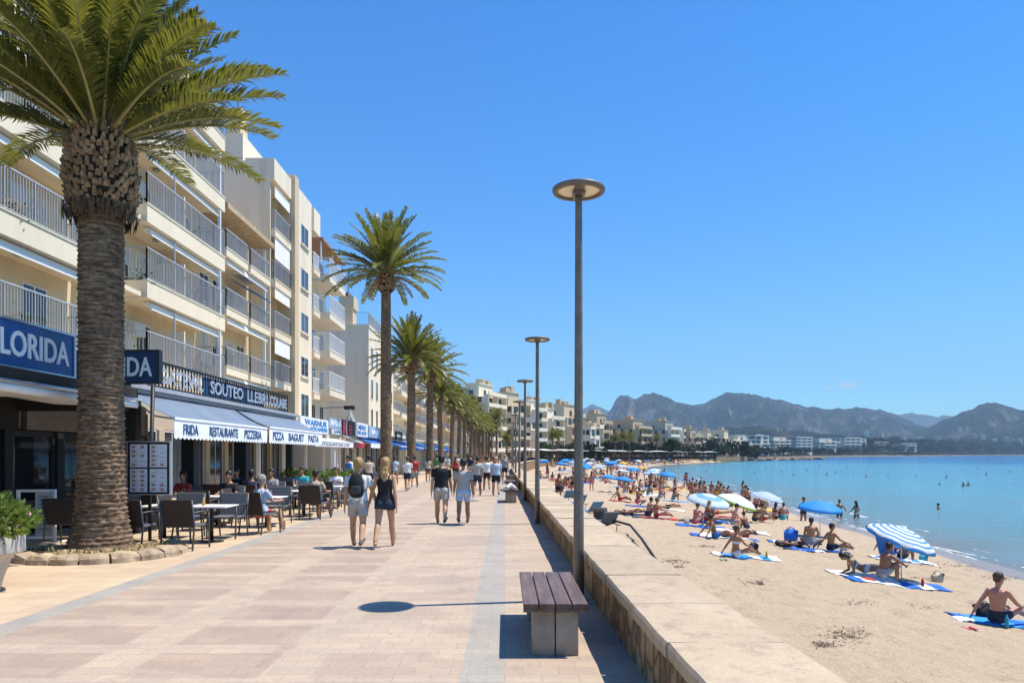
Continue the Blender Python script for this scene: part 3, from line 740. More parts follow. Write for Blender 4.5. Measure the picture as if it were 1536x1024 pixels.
for k in range(5):
    z = 5.75 + 2.96 * k
    if k < 5 and z < 17.5:
        balcony(Cb, -15.19, -13.5, 43.15, 46.4, z, .42, 1.15, OFFW, RAILM)
        win(Cb, -15.19, 43.5, 44.7, z + .2, z + 2.3, 'dark', name='balcony_door'); win(Cb, -15.19, 45.0, 46.2, z + .2, z + 2.3, 'glass', shutter=.4, name='balcony_door')
        mb = MB(); mb.box(-13.59, -13.56, 43.3, 46.3, z + (2.0, 2.3, 1.7, 2.35, 2.1)[k], z + 2.9); mb.box(-13.62, -13.54, 43.25, 46.35, z + 2.9, z + 2.95); mb.build('roller_blind', CANV, Cb)
        win(Cb, -13.62, 49.0, 50.8, z + 1.5 - .2, z + 2.85 - .2, 'glass', mulls=1); MB().box(-13.62, -13.5, 48.9, 50.9, z + 1.2, z + 1.29).build('sill', OFFW, Cb)
        balcony(Cb, -14.39, -13.45, 51.8, 53.45, z, .4, 1.1, OFFW, RAILW)
win(Cb, -13.62, 49.0, 50.9, 4.3, 5.9)
# ---- white block with bright balconies and tiled pergola
D = thing('apartment_building', 'white block with bright projecting balconies under a small tiled roof terrace', 'building', (-15, 54, 0))
mb = MB(); mb.box(-28, -15.0, 53.52, 61.3, 0, 16.0); mb.build('wall', WHITE, D)
for k, z in enumerate((3.4, 6.3, 9.25, 12.15, 15.0)):
    if z > 4: balcony(D, -15.0, -13.35, 56.0, 61.4, z, .5, 1.35, WHITE, RAILW)
    for yc in (54.6, 57.4, 60.0): win(D, -15.0, yc - .6, yc + .6, z + .2, z + 2.3, br_.choice(['glass', 'dark']), name='balcony_door')
mb = MB(); mb.hexa([(-17, 53.8, 18.6), (-13.3, 53.8, 17.5), (-13.3, 61.4, 17.5), (-17, 61.4, 18.6), (-17, 53.8, 18.8), (-13.3, 53.8, 17.68), (-13.3, 61.4, 17.68), (-17, 61.4, 18.8)]); mb.build('tile_roof', TILE, D)
mb = MB()
for y in (54.1, 57.7, 61.2): mb.box(-13.6, -13.5, y - .05, y + .05, 15.3 if y > 56 else 16, 17.48)
mb.build('roof_post', RAILW, D)
# ---- plain gable block with penthouse
E = thing('apartment_building', 'plain pale block with a blank gable, arched windows and roof penthouse with aerial', 'building', (-14, 73, 0))
mb = MB(); mb.box(-30, -13.5, 72.8, 84.2, 0, 14.4); mb.box(-30, -13.42, 72.7, 84.2, 14.4, 14.65); mb.build('wall', OFFW, E)
railing(E, -22, -13.5, 72.8, 84, 14.65, 15.9, M('roof parapet', (.45, .38, .30), .9), 'nf', .22)
mb = MB(); mb.box(-16.6, -15.4, 74.2, 76.2, 14.65, 16.6); mb.box(-16.75, -15.25, 74.05, 76.35, 16.6, 17.8); mb.build('penthouse', SAND_, E)
mb = MB(); mb.lathe([(.3, 0), (.35, .2), (.2, .5), (.1, .55)], 10, (-16, 75, 17.8)); mb.cyl((-16, 75, 18.3), (-16, 75, 20.3), .04, n=6); mb.build('aerial', FRAMED, E)
for z in (4.4, 7.4, 10.6, 12.3)[:3]:
    for yc in (74.6, 77.4, 80.2, 82.8): win(E, -13.5, yc - .55, yc + .55, z, z + 2.0, 'dark' if z < 8 else 'glass', mulls=1)

def front_building(y0, y1, h, xf, wall, label, floors, style, name='apartment_building', seed=0):
    """street block seen along its sea front: wall mass, balconies with railings, windows and doors"""
    r = random.Random(seed); xw = xf - 1.3
    T = thing(name, label, 'building', (xf, y0, 0))
    mb = MB(); mb.box(xf - 15, xw, y0, y1, 0, h); mb.box(xf - 15, xw + .25, y0 - .1, y1 + .1, h, h + .22)
    if style == 'tower': mb.box(xf - 9, xf - 4, y0 + 1, y1 - 3, h + .22, h + 2.9)
    bay = (y0 + .3, y0 + (y1 - y0) * .38)
    if style == 'bay': mb.box(xw, xf, bay[0], bay[1], 0, h - .3)
    mb.build('wall', wall, T)
    fh = (h - 3.6) / floors; wdt = y1 - y0
    for k in range(floors):
        z = 3.6 + fh * k
        if style == 'bay': balcony(T, xw + .01, xf - .1, bay[1] + .05, y1 - .2, z, .4, 1.1, wall, RAILM, .3); ys = [lerp(bay[1], y1, u) for u in (.28, .72)]
        elif style == 'slab': balcony(T, xw + .01, xf, y0 + .1, y1 - .1, z, .6, 1.15, wall, RAILM, .3); ys = [lerp(y0, y1, u) for u in (.14, .38, .62, .86)]
        else: balcony(T, xw + .01, xf, y0 + .3, y0 + wdt * .45, z, .4, 1.1, wall, RAILM, .3); balcony(T, xw + .01, xf, y0 + wdt * .55, y1 - .3, z, .4, 1.1, wall, RAILM, .3); ys = [lerp(y0, y1, u) for u in (.14, .36, .64, .86)]
        for yc in ys: win(T, xw + .012, yc - .65, yc + .65, z + .2, z + 2.2, r.choice(['glass', 'dark', 'dark']), shutter=r.choice([0, 0, .4, .8]), name='balcony_door')
        if style == 'bay':
            yc = sum(bay) / 2; win(T, xf, yc - .8, yc + .8, z + .9, z + 2.3, 'glass')
    for i in range(int(wdt / 3)):
        yc = y0 + 1.6 + i * 3; win(T, xw + .012, yc - 1.1, yc + 1.1, .15, 2.6, 'dark', name='shop_window')
    return T
FB = [(84.4, 94.6, 13.4, -13.4, OFFW, 'pale narrow block with a rounded window bay behind the second palm', 3, 'bay'), (94.8, 106.5, 12.4, -13.3, CREAM, 'cream block with long railed balconies behind the third palm', 3, 'slab'),
      (106.8, 122, 14.2, -13.2, SAND_, 'sand coloured block with paired balconies behind the fourth palm', 4, 'pair'), (122.3, 140, 12.6, -12.6, WHITE, 'low white block half hidden by the palm crowns', 3, 'slab'), (140.4, 158, 15.0, -11.4, CREAM2, 'warm cream block showing over the dense row of palms', 4, 'pair'), (158.5, 176, 16.8, -9.0, OFFW, 'off white block with roof tower just before the bend of the promenade', 5, 'tower')]
for i, f in enumerate(FB): front_building(*f, seed=i)

# ---- far apartment blocks along the bay: every block turned to its own stretch of shore
def far_block(px0, px1, ytop, Y, mat, label, floors, deg, style='terrace', ybase=0.0, depth=14, wx_=3):
    """box block with a balcony-ledge front and a flank; windows are copies of one mesh"""
    xc = PX((px0 + px1) / 2, Y); wd_ = (px1 - px0) / F * Y; h = PZ(ytop, Y) - ybase
    a = math.radians(deg); c, s = math.cos(a), math.sin(a); k_ = .45 if deg > 45 else .78
    front = max(4.0, 1.22 * k_ * wd_ / c); dp = max(4.0, 1.18 * (1 - k_) * wd_ / s)
    T = local(thing('apartment_building', label, 'building', (xc, Y, ybase), a, 'apartment blocks along the far bay'))
    fh = h / floors
    mb = MB(); mb.box(-front / 2, front / 2, -dp / 2, dp / 2, -9, h - fh * .25 - (fh if style == 'terrace' else 0)); 
    if style == 'terrace': mb.box(-front / 2 + front * .06, front / 2 - front * .2, -dp / 2 + 1.6, dp / 2 - .4, h - fh * 1.25, h - .2); mb.box(-front / 2 + front * .05, front / 2 - front * .17, -dp / 2 + 1.3, dp / 2 - .2, h - .2, h)
    else: mb.box(-front / 2 - .2, front / 2 + .2, -dp / 2 - .2, dp / 2 + .2, h - fh * .25, h)
    mb.build('wall', mat, T)
    top_ = style == 'terrace'
    r = random.Random(int(px0)); nb = max(2, min(7, int(front / wx_)))
    proto = None
    bm = MB(); bw = front / nb
    for k in range(floors - (1 if style == 'terrace' else 0)):
        z = k * fh
        m2 = MB(); x0 = -front / 2 + (0 if r.random() < .7 else bw); x1 = front / 2 - (0 if r.random() < .7 else bw)
        m2.box(x0, x1, -dp / 2 - 1.5, -dp / 2 - .003, z + fh * .86, z + fh * .95); m2.box(x0, x1, -dp / 2 - 1.5, -dp / 2 - 1.38, z + fh * .95, z + fh * 1.2)
        for q in range(nb + 1):
            xx = lerp(-front / 2 + .1, front / 2 - .1, q / nb)
            if x0 <= xx <= x1 and (q % 2 == 0): m2.box(xx - .12, xx + .12, -dp / 2 - 1.38, -dp / 2 - .01, z, z + fh * .86)
        m2.build('balcony', WHITE if mat in (WHITE, GREYW) else mat, T)
        for q in range(nb):
            xx = -front / 2 + bw * (q + .5)
            for side in ('f', 'g'):
                if side == 'g' and q > 2: continue
                if proto is None:
                    w = MB(); w.box(-bw * .30, bw * .30, -.06, 0, 0, fh * .60); proto = w.build('window', DARKG, T); o = proto
                else:
                    o = proto.copy(); COL.objects.link(o)
                if side == 'f': o.location = (xx, -dp / 2 - .003, z + fh * .13)
                else:
                    o.location = (-front / 2 - .003, lerp(-dp / 2, dp / 2, (q + .6) / 3.2), z + fh * .25); o.rotation_euler = (0, 0, -PI / 2); o.scale = (.55, 1, .75)
    if top_ and proto is not None:
        for q in range(1, nb - 1): o = proto.copy(); COL.objects.link(o); o.location = (-front / 2 + bw * (q + .5), -dp / 2 + 1.597, h - fh * 1.05); o.scale = (.8, 1, .8)
        o = proto.copy(); COL.objects.link(o); o.location = (-front / 2 + front * .06 - .003, dp * .15, h - fh * 1.05); o.rotation_euler = (0, 0, -PI / 2); o.scale = (.6, 1, .7)
    return T
FARB = [
 (700, 748, 577, 190, CREAM, 'tall stepped cream block with rooftop hut and aerial above the palm tops', 7, 70, 'terrace'),
 (746, 786, 589, 205, SAND_, 'stepped brown and white block right of the tall stepped one', 6, 60, 'terrace'),
 (776, 812, 600, 222, WHITE, 'white stepped block behind the third street lamp', 6, 60, 'terrace'),
 (800, 838, 612, 232, OFFW, 'bright white balconied block left of the cream block with roof huts', 5, 58, 'terrace'),
 (822, 870, 607, 250, SAND_, 'cream block with dark roof huts left of the nearest lamp pole', 5, 60, 'terrace'),
 (866, 898, 640, 240, WHITE, 'low white balconied block just right of the nearest lamp pole', 3, 58, 'flat'),
 (872, 916, 621, 290, TAN, 'brown topped block peeping over the low white one', 5, 60, 'terrace'),
 (896, 924, 646, 300, CREAM2, 'small cream block between the brown topped one and the broad tan one', 3, 58, 'terrace'),
 (916, 972, 630, 310, TAN, 'broad tan block with deep loggias and rounded white balconies', 5, 62, 'terrace'),
 (968, 1017, 632, 340, GREYW, 'tall white block with blue grey flank and bright balcony front', 5, 60, 'terrace'),
 (1013, 1050, 643, 380, TAN, 'tan block right of the white one with blue grey flank', 4, 60, 'terrace'),
 (1045, 1072, 646, 430, SAND_, 'long tan block with balconies beside the pines', 4, 58, 'terrace'),
 (1068, 1097, 645, 450, CREAM2, 'cream block with white end bay beside the pines', 4, 58, 'terrace'),
 (1092, 1126, 652, 560, WHITE, 'first of the low white terraced blocks beyond the headland', 4, 38, 'terrace', 2),
 (1122, 1152, 653, 680, WHITE, 'second low white terraced block beyond the headland', 4, 36, 'flat', 4),
 (1149, 1184, 655, 820, OFFW, 'third low pale terraced block beyond the headland', 4, 36, 'terrace', 6),
 (1181, 1217, 656, 950, WHITE, 'fourth low white terraced block, above the shoreline trees', 4, 36, 'flat', 8),
 (1214, 1253, 657, 1200, CREAM, 'low cream terraced block among the white ones', 3, 36, 'terrace', 11),
 (1249, 1297, 657, 1500, WHITE, 'last and longest low white block of the far bay row', 3, 34, 'flat', 15),
]
FARB += [(728, 760, 600, 215, OFFW, 'off white block behind the tall stepped one, half hidden by palm crowns', 5, 60, 'terrace'), (840, 880, 628, 262, OFFW, 'pale block crossing behind the nearest lamp pole', 4, 58, 'terrace'), (905, 930, 640, 322, CREAM, 'cream block squeezed left of the broad tan one', 4, 60, 'flat'),
 (950, 985, 644, 345, OFFW, 'pale block between the broad tan one and the tall white one', 4, 60, 'terrace'), (1002, 1030, 646, 378, CREAM, 'cream block right behind the tall white one', 4, 58, 'flat'), (1030, 1056, 650, 405, WHITE, 'white block low between two tan ones', 3, 58, 'terrace'), (1084, 1110, 655, 500, CREAM2, 'small cream block at the root of the headland', 3, 50, 'terrace'),
 (1060, 1084, 653, 470, OFFW, 'small pale block behind the pines', 3, 55, 'flat'), (1292, 1330, 663, 1600, SAND_, 'long low sand coloured block above the wooded far shore', 2, 30, 'flat', 16), (1338, 1372, 665, 1700, OFFW, 'long low pale block above the wooded far shore', 2, 30, 'flat', 16)]
FBO = [far_block(*f[:9], ybase=f[9] if len(f) > 9 else 0, wx_=f[3] / 90 if f[3] > 400 else 3) for f in FARB]
def roof_bits(T, seed):
    r = random.Random(seed)
    mb = MB()
    hgt = max((v[2] for o in T.children if o.name.startswith('wall') for v in o.bound_box), default=10)
    for _ in range(3): x = r.uniform(-3, 3); w = r.uniform(.5, 1.4); mb.box(x - w, x + w, -1 + r.uniform(-1, 1), 1.5, hgt - .01, hgt + r.uniform(.8, 2.0))
    mb.cyl((r.uniform(-2, 2), 0, hgt), (r.uniform(-2, 2), 0, hgt + 3), .05, n=5); mb.build('roof_hut', TAN, T)
for i, T in enumerate(FBO):
    if i < 13: roof_bits(T, i)
# ------------------------------------------------------------------ palms
PL = leafmat('palm leaflet', (.036, .056, .009), (.20, .20, .030), .36, 1.1)
PR = M('palm leaf stalk', (.30, .26, .09), .5, .25, 3)
PD = M('dry palm leaf', (.20, .135, .06), .8, .3, 3)
def trunk_mat():
    m, nt, b = nodes('palm trunk'); co = coord(nt, 'Object')
    w = noisef(nt, coord(nt, 'Object', (5, 5, 26)), 1.0, 5, .65)
    c = ramp(nt, w, [(.30, (.05, .033, .021)), (.48, (.17, .115, .073)), (.66, (.36, .27, .185))])
    c = mixc(nt, 1, c, ramp(nt, noisef(nt, co, 1.1, 4), [(.3, (.72, .70, .68)), (.7, (1.15, 1.12, 1.1))]), 'MULTIPLY')
    L(nt, c, b.inputs['Base Color']); b.inputs['Roughness'].default_value = .95; b.inputs['Specular IOR Level'].default_value = .1
    bump(nt, b, w, .8, .03); return m
PT = trunk_mat()
def stub_mat():
    m, nt, b = nodes('palm leaf base'); co = coord(nt, 'Object')
    c = mixc(nt, ramp(nt, noisef(nt, co, 5, 5, .75), [(.35, (0, 0, 0)), (.65, (1, 1, 1))]), (.10, .06, .034), (.44, .30, .185))
    L(nt, c, b.inputs['Base Color']); b.inputs['Roughness'].default_value = .9; b.inputs['Specular IOR Level'].default_value = .1
    bump(nt, b, noisef(nt, co, 40, 4), .5, .01); return m
PS = stub_mat(); PSD = M('palm fibre', (.028, .018, .011), .95, .4, 12, .8, 30)

def frond(mb, c, az, el, Ln, droop, npair, leaf, width, r, twist=0.0):
    """one feather leaf; slot 0 leaflet, 1 stalk"""
    d = Vector((math.cos(az) * math.cos(el), math.sin(az) * math.cos(el), math.sin(el)))
    side = Vector((-math.sin(az), math.cos(az), 0)); p = Vector(c) + d * .0
    seg = 14; pts = [p.copy()]; tan = []; e = el
    for i in range(seg):
        u = i / seg
        e = el - droop * (u ** 1.5)
        d = Vector((math.cos(az) * math.cos(e), math.sin(az) * math.cos(e), math.sin(e)))
        p = p + d * Ln / seg; pts.append(p.copy()); tan.append(d)
    tan.append(tan[-1]); tw = twist
    mb.cm = 1
    mb.tube(pts, [lerp(.035, .006, i / seg) * (1 if Ln > 2 else .8) for i in range(seg + 1)], 4)
    mb.cm = 0
    for i in range(npair):
        u = .10 + .90 * (i + r.random() * .5) / npair
        f = u * seg; k = min(seg - 1, int(f)); q = pts[k].lerp(pts[k + 1], f - k); t = tan[k]
        s0 = (side * math.cos(tw * u) + t.cross(side) * math.sin(tw * u)).normalized(); nrm = s0.cross(t) * -1
        if nrm.z < 0 and abs(tw) < .1: nrm = -nrm
        ll = leaf * (math.sin(PI * (.10 + .82 * u)) ** .7) * r.uniform(.82, 1.1)
        if u < .2: ll *= (u - .05) / .15
        for sg in (1, -1):
            a = t * (.62 + .35 * u) + s0 * sg * .82 + nrm * (.30 + r.uniform(-.18, .22))
            a.normalize(); wv = (t - a * t.dot(a)).normalized() * width * r.uniform(.8, 1.15)
            m_ = q + a * ll * .55; tip = q + a * ll + V(0, 0, -ll * r.uniform(.05, .28))
            n = len(mb.v)
            mb.v += [tuple(q - wv * .35), tuple(q + wv * .35), tuple(m_ + wv * .5), tuple(m_ - wv * .5), tuple(tip)]
            mb.face((n, n + 1, n + 2, n + 3)); mb.face((n + 3, n + 2, n + 4))
def crown_mb(nf, Ln, npair, leaf, width, seed, r0=.22, low=-18, drp=1.0, dry=None):
    r = random.Random(seed); mb = MB()
    for i in range(nf):
        u = (i + .5) / nf
        el = math.radians(lerp(86, low, u ** .85) + r.uniform(-6, 6)); az = i * 2.39996 + r.uniform(-.15, .15)
        c = (math.cos(az) * r0 * min(1, .25 + u), math.sin(az) * r0 * min(1, .25 + u), lerp(.35, -.05, u))
        frond(mb, c, az, el, Ln * r.uniform(.86, 1.06) * lerp(.92, 1, u), (lerp(.45, 1.15, u) + r.uniform(-.12, .25)) * drp, npair, leaf, width, r)
    for i in range(max(3, nf // 16) if dry is None else dry):        # old leaves bleached at the rim
        mb2 = MB(); az = r.uniform(0, 6.28); frond(mb2, (math.cos(az) * r0, math.sin(az) * r0, -.12), az, math.radians(r.uniform(-12, 8)), Ln * r.uniform(.5, .7), .9, max(8, npair // 2), leaf * .7, width, r)
        mb2.m = [2] * len(mb2.f); join_keep(mb, mb2)
    return mb
def join_keep(a, b):
    n = len(a.v); a.v += b.v; a.f += [tuple(i + n for i in f) for f in b.f]; a.m += b.m
def stubs_mb(rb, zb, rows, per, seed, size):
    """cut leaf bases in spiral rows round a bulb: rb(z) gives its radius"""
    r = random.Random(seed); mb = MB()
    for j in range(rows):
        z = zb * (j + .5) / rows
        for k in range(per):
            a = 2 * PI * (k + .5 * (j % 2)) / per + r.uniform(-.07, .07); R = rb(z / zb) * r.uniform(.95, 1.04)
            out = Vector((math.cos(a), math.sin(a), 0)); sd = Vector((-math.sin(a), math.cos(a), 0)); up = Vector((0, 0, 1))
            w = PI * R / per * r.uniform(.62, .80); h = size * r.uniform(.8, 1.1); p = out * (R - .03) + up * (z + r.uniform(-.045, .045))
            tl = size * r.uniform(.5, .9)
            tip = p + out * tl * .75 + up * h * .55
            n = len(mb.v)
            mb.v += [tuple(p - sd * w - up * h * .25), tuple(p + sd * w - up * h * .25), tuple(p + sd * w * .9 + up * h * .5), tuple(p - sd * w * .9 + up * h * .5),
                     tuple(tip - sd * w * .72 - up * h * .16), tuple(tip + sd * w * .72 - up * h * .16), tuple(tip + sd * w * .5 + up * h * .2), tuple(tip - sd * w * .5 + up * h * .2)]
            for q in ((0, 1, 5, 4), (1, 2, 6, 5), (2, 3, 7, 6), (3, 0, 4, 7), (4, 5, 6, 7)): mb.face(tuple(n + i for i in q))
    return mb
# ---- the big palm in the stone ring
BX, BY = -7.29, 13.25
palm0 = local(thing('palm_tree', 'massive thick trunked palm standing in the round stone kerb at the left, the nearest palm', 'palm tree', (BX, BY, 0), 0, 'palms along the promenade'))
def r_tr(z):
    return interp([(0, .64), (.12, .575), (.35, .50), (.8, .43), (1.6, .385), (3.0, .365), (4.3, .37), (5.6, .365), (6.2, .36)], z)
def rough_trunk(h, rfun, nr, ns, scar, amp, seed):
    rows = []
    for i in range(nr + 1):
        z = h * i / nr; row = []; rowk = z / scar
        for k in range(ns + 1):
            kk = k % ns; a = 2 * PI * kk / ns
            ph = (kk / ns * 17 + .5 * (int(rowk) % 2)) % 1.0
            fr = rowk % 1.0
            lip = max(0, 1 - abs(ph - .5) * 1.3) * (fr ** 1.6)
            nz = mnoise.noise(Vector((math.cos(a) * 4, math.sin(a) * 4, z * 7 + seed))) * .6 + mnoise.noise(Vector((math.cos(a) * 11, math.sin(a) * 11, z * 22 + seed))) * .5
            R = rfun(z) + amp * (lip - .35) + amp * .75 * nz
            row.append((R * math.cos(a), R * math.sin(a), z))
        rows.append(row)
    return rows
mb = MB(); mb.grid(rough_trunk(6.25, r_tr, 330, 130, .085, .046, 1.0)); o = mb.build('trunk', PT, palm0, True)
def bulb(u): return interp([(0, .47), (.08, .54), (.2, .585), (.45, .60), (.75, .57), (.9, .50), (1, .40)], u)
mb = MB(); mb.lathe([(bulb(i / 16) - .05, 6.15 + 1.4 * i / 16) for i in range(17)], 40); core = mb.build('leaf_bases', PSD, palm0, True)
st = stubs_mb(bulb, 1.5, 17, 29, 3, .11); st.v = [(x, y, z + 6.15) for x, y, z in st.v]; st.build('cut_leaf_stub', PS, core)
cb = MB(); r_ = random.Random(5)
for i in range(420):     # ragged fringe under the bulb
    a = r_.uniform(0, 6.28); R = .56 + r_.uniform(-.04, .09); z = 6.18 + r_.uniform(-.12, .1); w = r_.uniform(.012, .04); h = r_.uniform(.06, .2)
    o_ = Vector((math.cos(a), math.sin(a), 0)); s_ = Vector((-math.sin(a), math.cos(a), 0)); p = o_ * R + V(0, 0, z)
    cb.quad(p - s_ * w, p + s_ * w, p + s_ * w * .4 - o_ * .02 - V(0, 0, h), p - s_ * w * .4 - o_ * .02 - V(0, 0, h))
cb.build('dry_fringe', M('fibre fringe', (.10, .065, .035), .95, .4, 9), core)
mb = crown_mb(84, 3.15, 72, .50, .040, 12, .30, 17, .60, 0); mb.v = [(x, y, z + 7.5) for x, y, z in mb.v]; mb.build('crown', [PL, PR, PD], palm0)

# ---- the row of slimmer palms: three crowns, then copies
def slim_palm(label, x, y, h, seed, crown_r=3.3, tr=.33):
    T = local(thing('palm_tree', label, 'palm tree', (x, y, 0), 0, 'palms along the promenade'))
    rf = lambda z: tr * interp([(0, 1.35), (.5, 1.15), (1.5, 1.04), (h * .6, .98), (h, .86)], z)
    mb = MB(); mb.grid(rough_trunk(h, rf, int(h * 11), 28, .13, .018, seed)); mb.build('trunk', PT, T, True)
    bf = lambda u: tr * interp([(0, 1.2), (.12, 1.55), (.4, 1.72), (.75, 1.6), (1, 1.1)], u)
    mb = MB(); mb.lathe([(bf(i / 10) - .03, h - .08 + 1.15 * i / 10) for i in range(11)], 24); co = mb.build('leaf_bases', PSD, T, True)
    s = stubs_mb(bf, 1.15, 10, 17, seed, .13); s.v = [(a, b, c + h - .08) for a, b, c in s.v]; s.build('cut_leaf_stub', PS, co)
    mb = crown_mb(76, crown_r, 36, .48, .08, seed * 7 + 1, .26, -8, .72); mb.v = [(a, b, c + h + 1.0) for a, b, c in mb.v]; mb.build('crown', [PL, PR, PD], T)
    return T
ORD = ['second', 'third', 'fourth', 'fifth', 'sixth', 'seventh', 'eighth', 'ninth', 'tenth', 'eleventh', 'twelfth', 'thirteenth', 'fourteenth', 'fifteenth', 'sixteenth', 'seventeenth', 'eighteenth', 'nineteenth', 'twentieth']
p2 = slim_palm('tallest palm of the row, its crown clear against the sky', PX(579, 44), 44, 11.6, 1, 3.9, .33)
p3 = slim_palm('palm with a straight trunk just right of the tallest palm', PX(617, 56), 56, 8.0, 2, 3.5, .33)
p4 = slim_palm('palm whose right hand leaves reach far out over the walk', PX(645, 68), 68, 8.3, 3, 3.7, .33)
for i, (px, Y, src, sc) in enumerate([(662, 80, p3, .92), (677, 93, p4, .86), (688, 106, p3, .92), (697, 118, p4, .86), (706, 130, p3, .95), (709, 136, p3, .82), (713, 142, p4, .9), (716, 148, p3, .86), (719, 154, p3, .9), (723, 160, p4, .84), (726, 166, p4, .9), (730, 172, p3, .88), (733, 178, p3, .92), (737, 184, p4, .86), (739, 190, p4, .85)]):
    q = dup(src, (PX(px, Y), Y, 0), i * 1.3, '%s palm from the camera in the promenade row' % ORD[i + 3], sc * rnd.uniform(.94, 1.07)); q.rotation_euler = (rnd.uniform(-.03, .03), rnd.uniform(-.035, .035), i * 1.3)
for px, Y, src, sc, lb in ((745, 175, p2, .82, 'lone taller palm standing out in front of the tall stepped block'), (829, 205, p3, .78, 'left palm of the pair on the bend of the bay'), (837, 208, p4, .76, 'right palm of the pair on the bend of the bay'), (760, 150, p3, .55, 'short palm at the end of the promenade row'),
                         (923, 255, p3, .78, 'far palm in front of the broad tan block, left one'), (934, 258, p4, .82, 'far palm in front of the broad tan block, middle one'), (944, 262, p3, .85, 'far palm in front of the broad tan block, right one'), (985, 300, p3, .85, 'far palm before the tall white block')):
    dup(src, (PX(px, Y), Y, -.3), px * .7, lb, sc)

# ------------------------------------------------------------------ stone ring, planter
ringm = M('kerb stone', (.38, .29, .19), .9, .4, 3.5, .6, 18)
T = local(thing('tree_ring', 'low round kerb of rough pale stones holding soil round the big palm', 'planter', (BX, BY, 0)))
mb = MB(); ns = 19
for k in range(ns):
    a0 = 2 * PI * k / ns + .012; a1 = 2 * PI * (k + 1) / ns - .012; q = rnd.uniform(-.02, .02); hh = .165 + rnd.uniform(-.02, .02); P_ = []
    for s in range(4):
        a = lerp(a0, a1, s / 3); e = .03 if s in (0, 3) else 0
        jt = lambda: rnd.uniform(-.014, .014)
        P_.append([(R * math.cos(a), R * math.sin(a) * .95, z + jt()) for R, z in ((1.15 + e, -.02), (1.14 + e, hh - .02 - e), (1.18 + e, hh - e), (1.33 + q - e, hh + .005 - e), (1.42 + q + jt() - e, hh - .03 - e), (1.46 + q + jt() - e, .08), (1.47 + q - e, -.02))])
    n0 = len(mb.v); mb.grid(P_); mb.face(tuple(n0 + i for i in range(7))); mb.face(tuple(n0 + 21 + i for i in reversed(range(7))))
mb.build('kerb', ringm, T)
mb = MB(); rows = []
for i in range(13):
    R = 1.17 * i / 12; rows.append([(R * math.cos(a), R * math.sin(a) * .95, .12 + .05 * (1 - i / 12) + mnoise.noise(Vector((R * math.cos(a) * 3, R * math.sin(a) * 3, 0))) * .025) for a in [2 * PI * k / 40 for k in range(41)]])
mb.grid(rows); mb.build('soil', M('planting soil', (.30, .215, .115), .95, .35, 6, .8, 40), T, True)
wd_ = MB(); r_ = random.Random(9)
for i in range(260):
    a = r_.uniform(3.6, 6.6); R = r_.uniform(.75, 1.16); p = V(R * math.cos(a), R * math.sin(a) * .95, .12); q = V(r_.uniform(-.05, .05), r_.uniform(-.05, .05), r_.uniform(.02, .09)); s = V(q.y, -q.x, 0) * .35
    wd_.quad(p - s, p + s, p + q + s * .3, p + q - s * .3)
wd_.build('weeds', leafmat('weed', (.07, .09, .02), (.20, .17, .05), .2, 6), T)

def shrub_mb(rx, rz, n, size, seed, flower=0.0, c=(0, 0, 0)):
    r = random.Random(seed); mb = MB()
    for i in range(n):
        while True:
            v = Vector((r.uniform(-1, 1), r.uniform(-1, 1), r.uniform(-.75, 1)))
            if .35 < v.length < 1: break
        k = 1 + .22 * mnoise.noise(v * 2.2 + Vector((seed, 0, 0)))
        p = Vector((v.x * rx * k, v.y * rx * k, v.z * rz * k)) + Vector(c); d = (v + Vector((r.uniform(-.7, .7), r.uniform(-.7, .7), r.uniform(-.1, .9)))).normalized()
        s = d.cross(Vector((r.uniform(-1, 1), r.uniform(-1, 1), .3))).normalized() * size * .32; ln = size * r.uniform(.7, 1.4)
        mb.cm = 1 if r.random() < flower and v.length > .75 else 0
        if mb.cm: mb.ball(p, size * .25, 5, 4)
        else:
            n0 = len(mb.v); mb.v += [tuple(p), tuple(p + d * ln * .5 + s), tuple(p + d * ln), tuple(p + d * ln * .5 - s)]; mb.face((n0, n0 + 1, n0 + 2, n0 + 3))
    mb.cm = 0; return mb
SHR = leafmat('shrub leaf', (.06, .11, .015), (.20, .27, .045), .3, 5); FLOW = M('pink blossom', (.75, .40, .42), .6, .2, 9); CONC = M('cast concrete', (.47, .43, .37), .85, .16, 4, .4, 30, col2=(.58, .54, .47))
px_, py_ = -6.95, 9.55
T = local(thing('planter', 'tapered concrete planter bowl at the left edge of the picture', 'planter', (px_, py_, 0)))
mb = MB(); mb.lathe([(.30, 0), (.32, .02), (.36, .2), (.46, .5), (.50, .52), (.56, .54), (.60, .56), (.60, .78), (.585, .80), (.53, .80), (.52, .72), (.0, .70)], 40); mb.build('bowl', CONC, T, True, .006); T.scale = (1, 1, .93)
MB().lathe([(.515, .70), (.4, .74), (.15, .77), (.0, .775)], 24).build('soil', MATS['planting soil'], T, True)
T = local(thing('flowering_shrub', 'dense bright green shrub with tiny pink flowers growing in the concrete planter', 'shrub', (px_, py_, .70)))
shrub_mb(.66, .33, 3000, .085, 4, .05, (.06, 0, .22)).build('foliage', [SHR, FLOW], T)
mb = MB()
for k in range(9): a = k * .7; mb.tube([(.05 * math.cos(a), .05 * math.sin(a), 0), (.2 * math.cos(a), .2 * math.sin(a), .2), (.3 * math.cos(a), .3 * math.sin(a), .45)], [.014, .01, .005], 5)
mb.build('stem', M('shrub stem', (.16, .10, .05), .9, .2, 5), T)

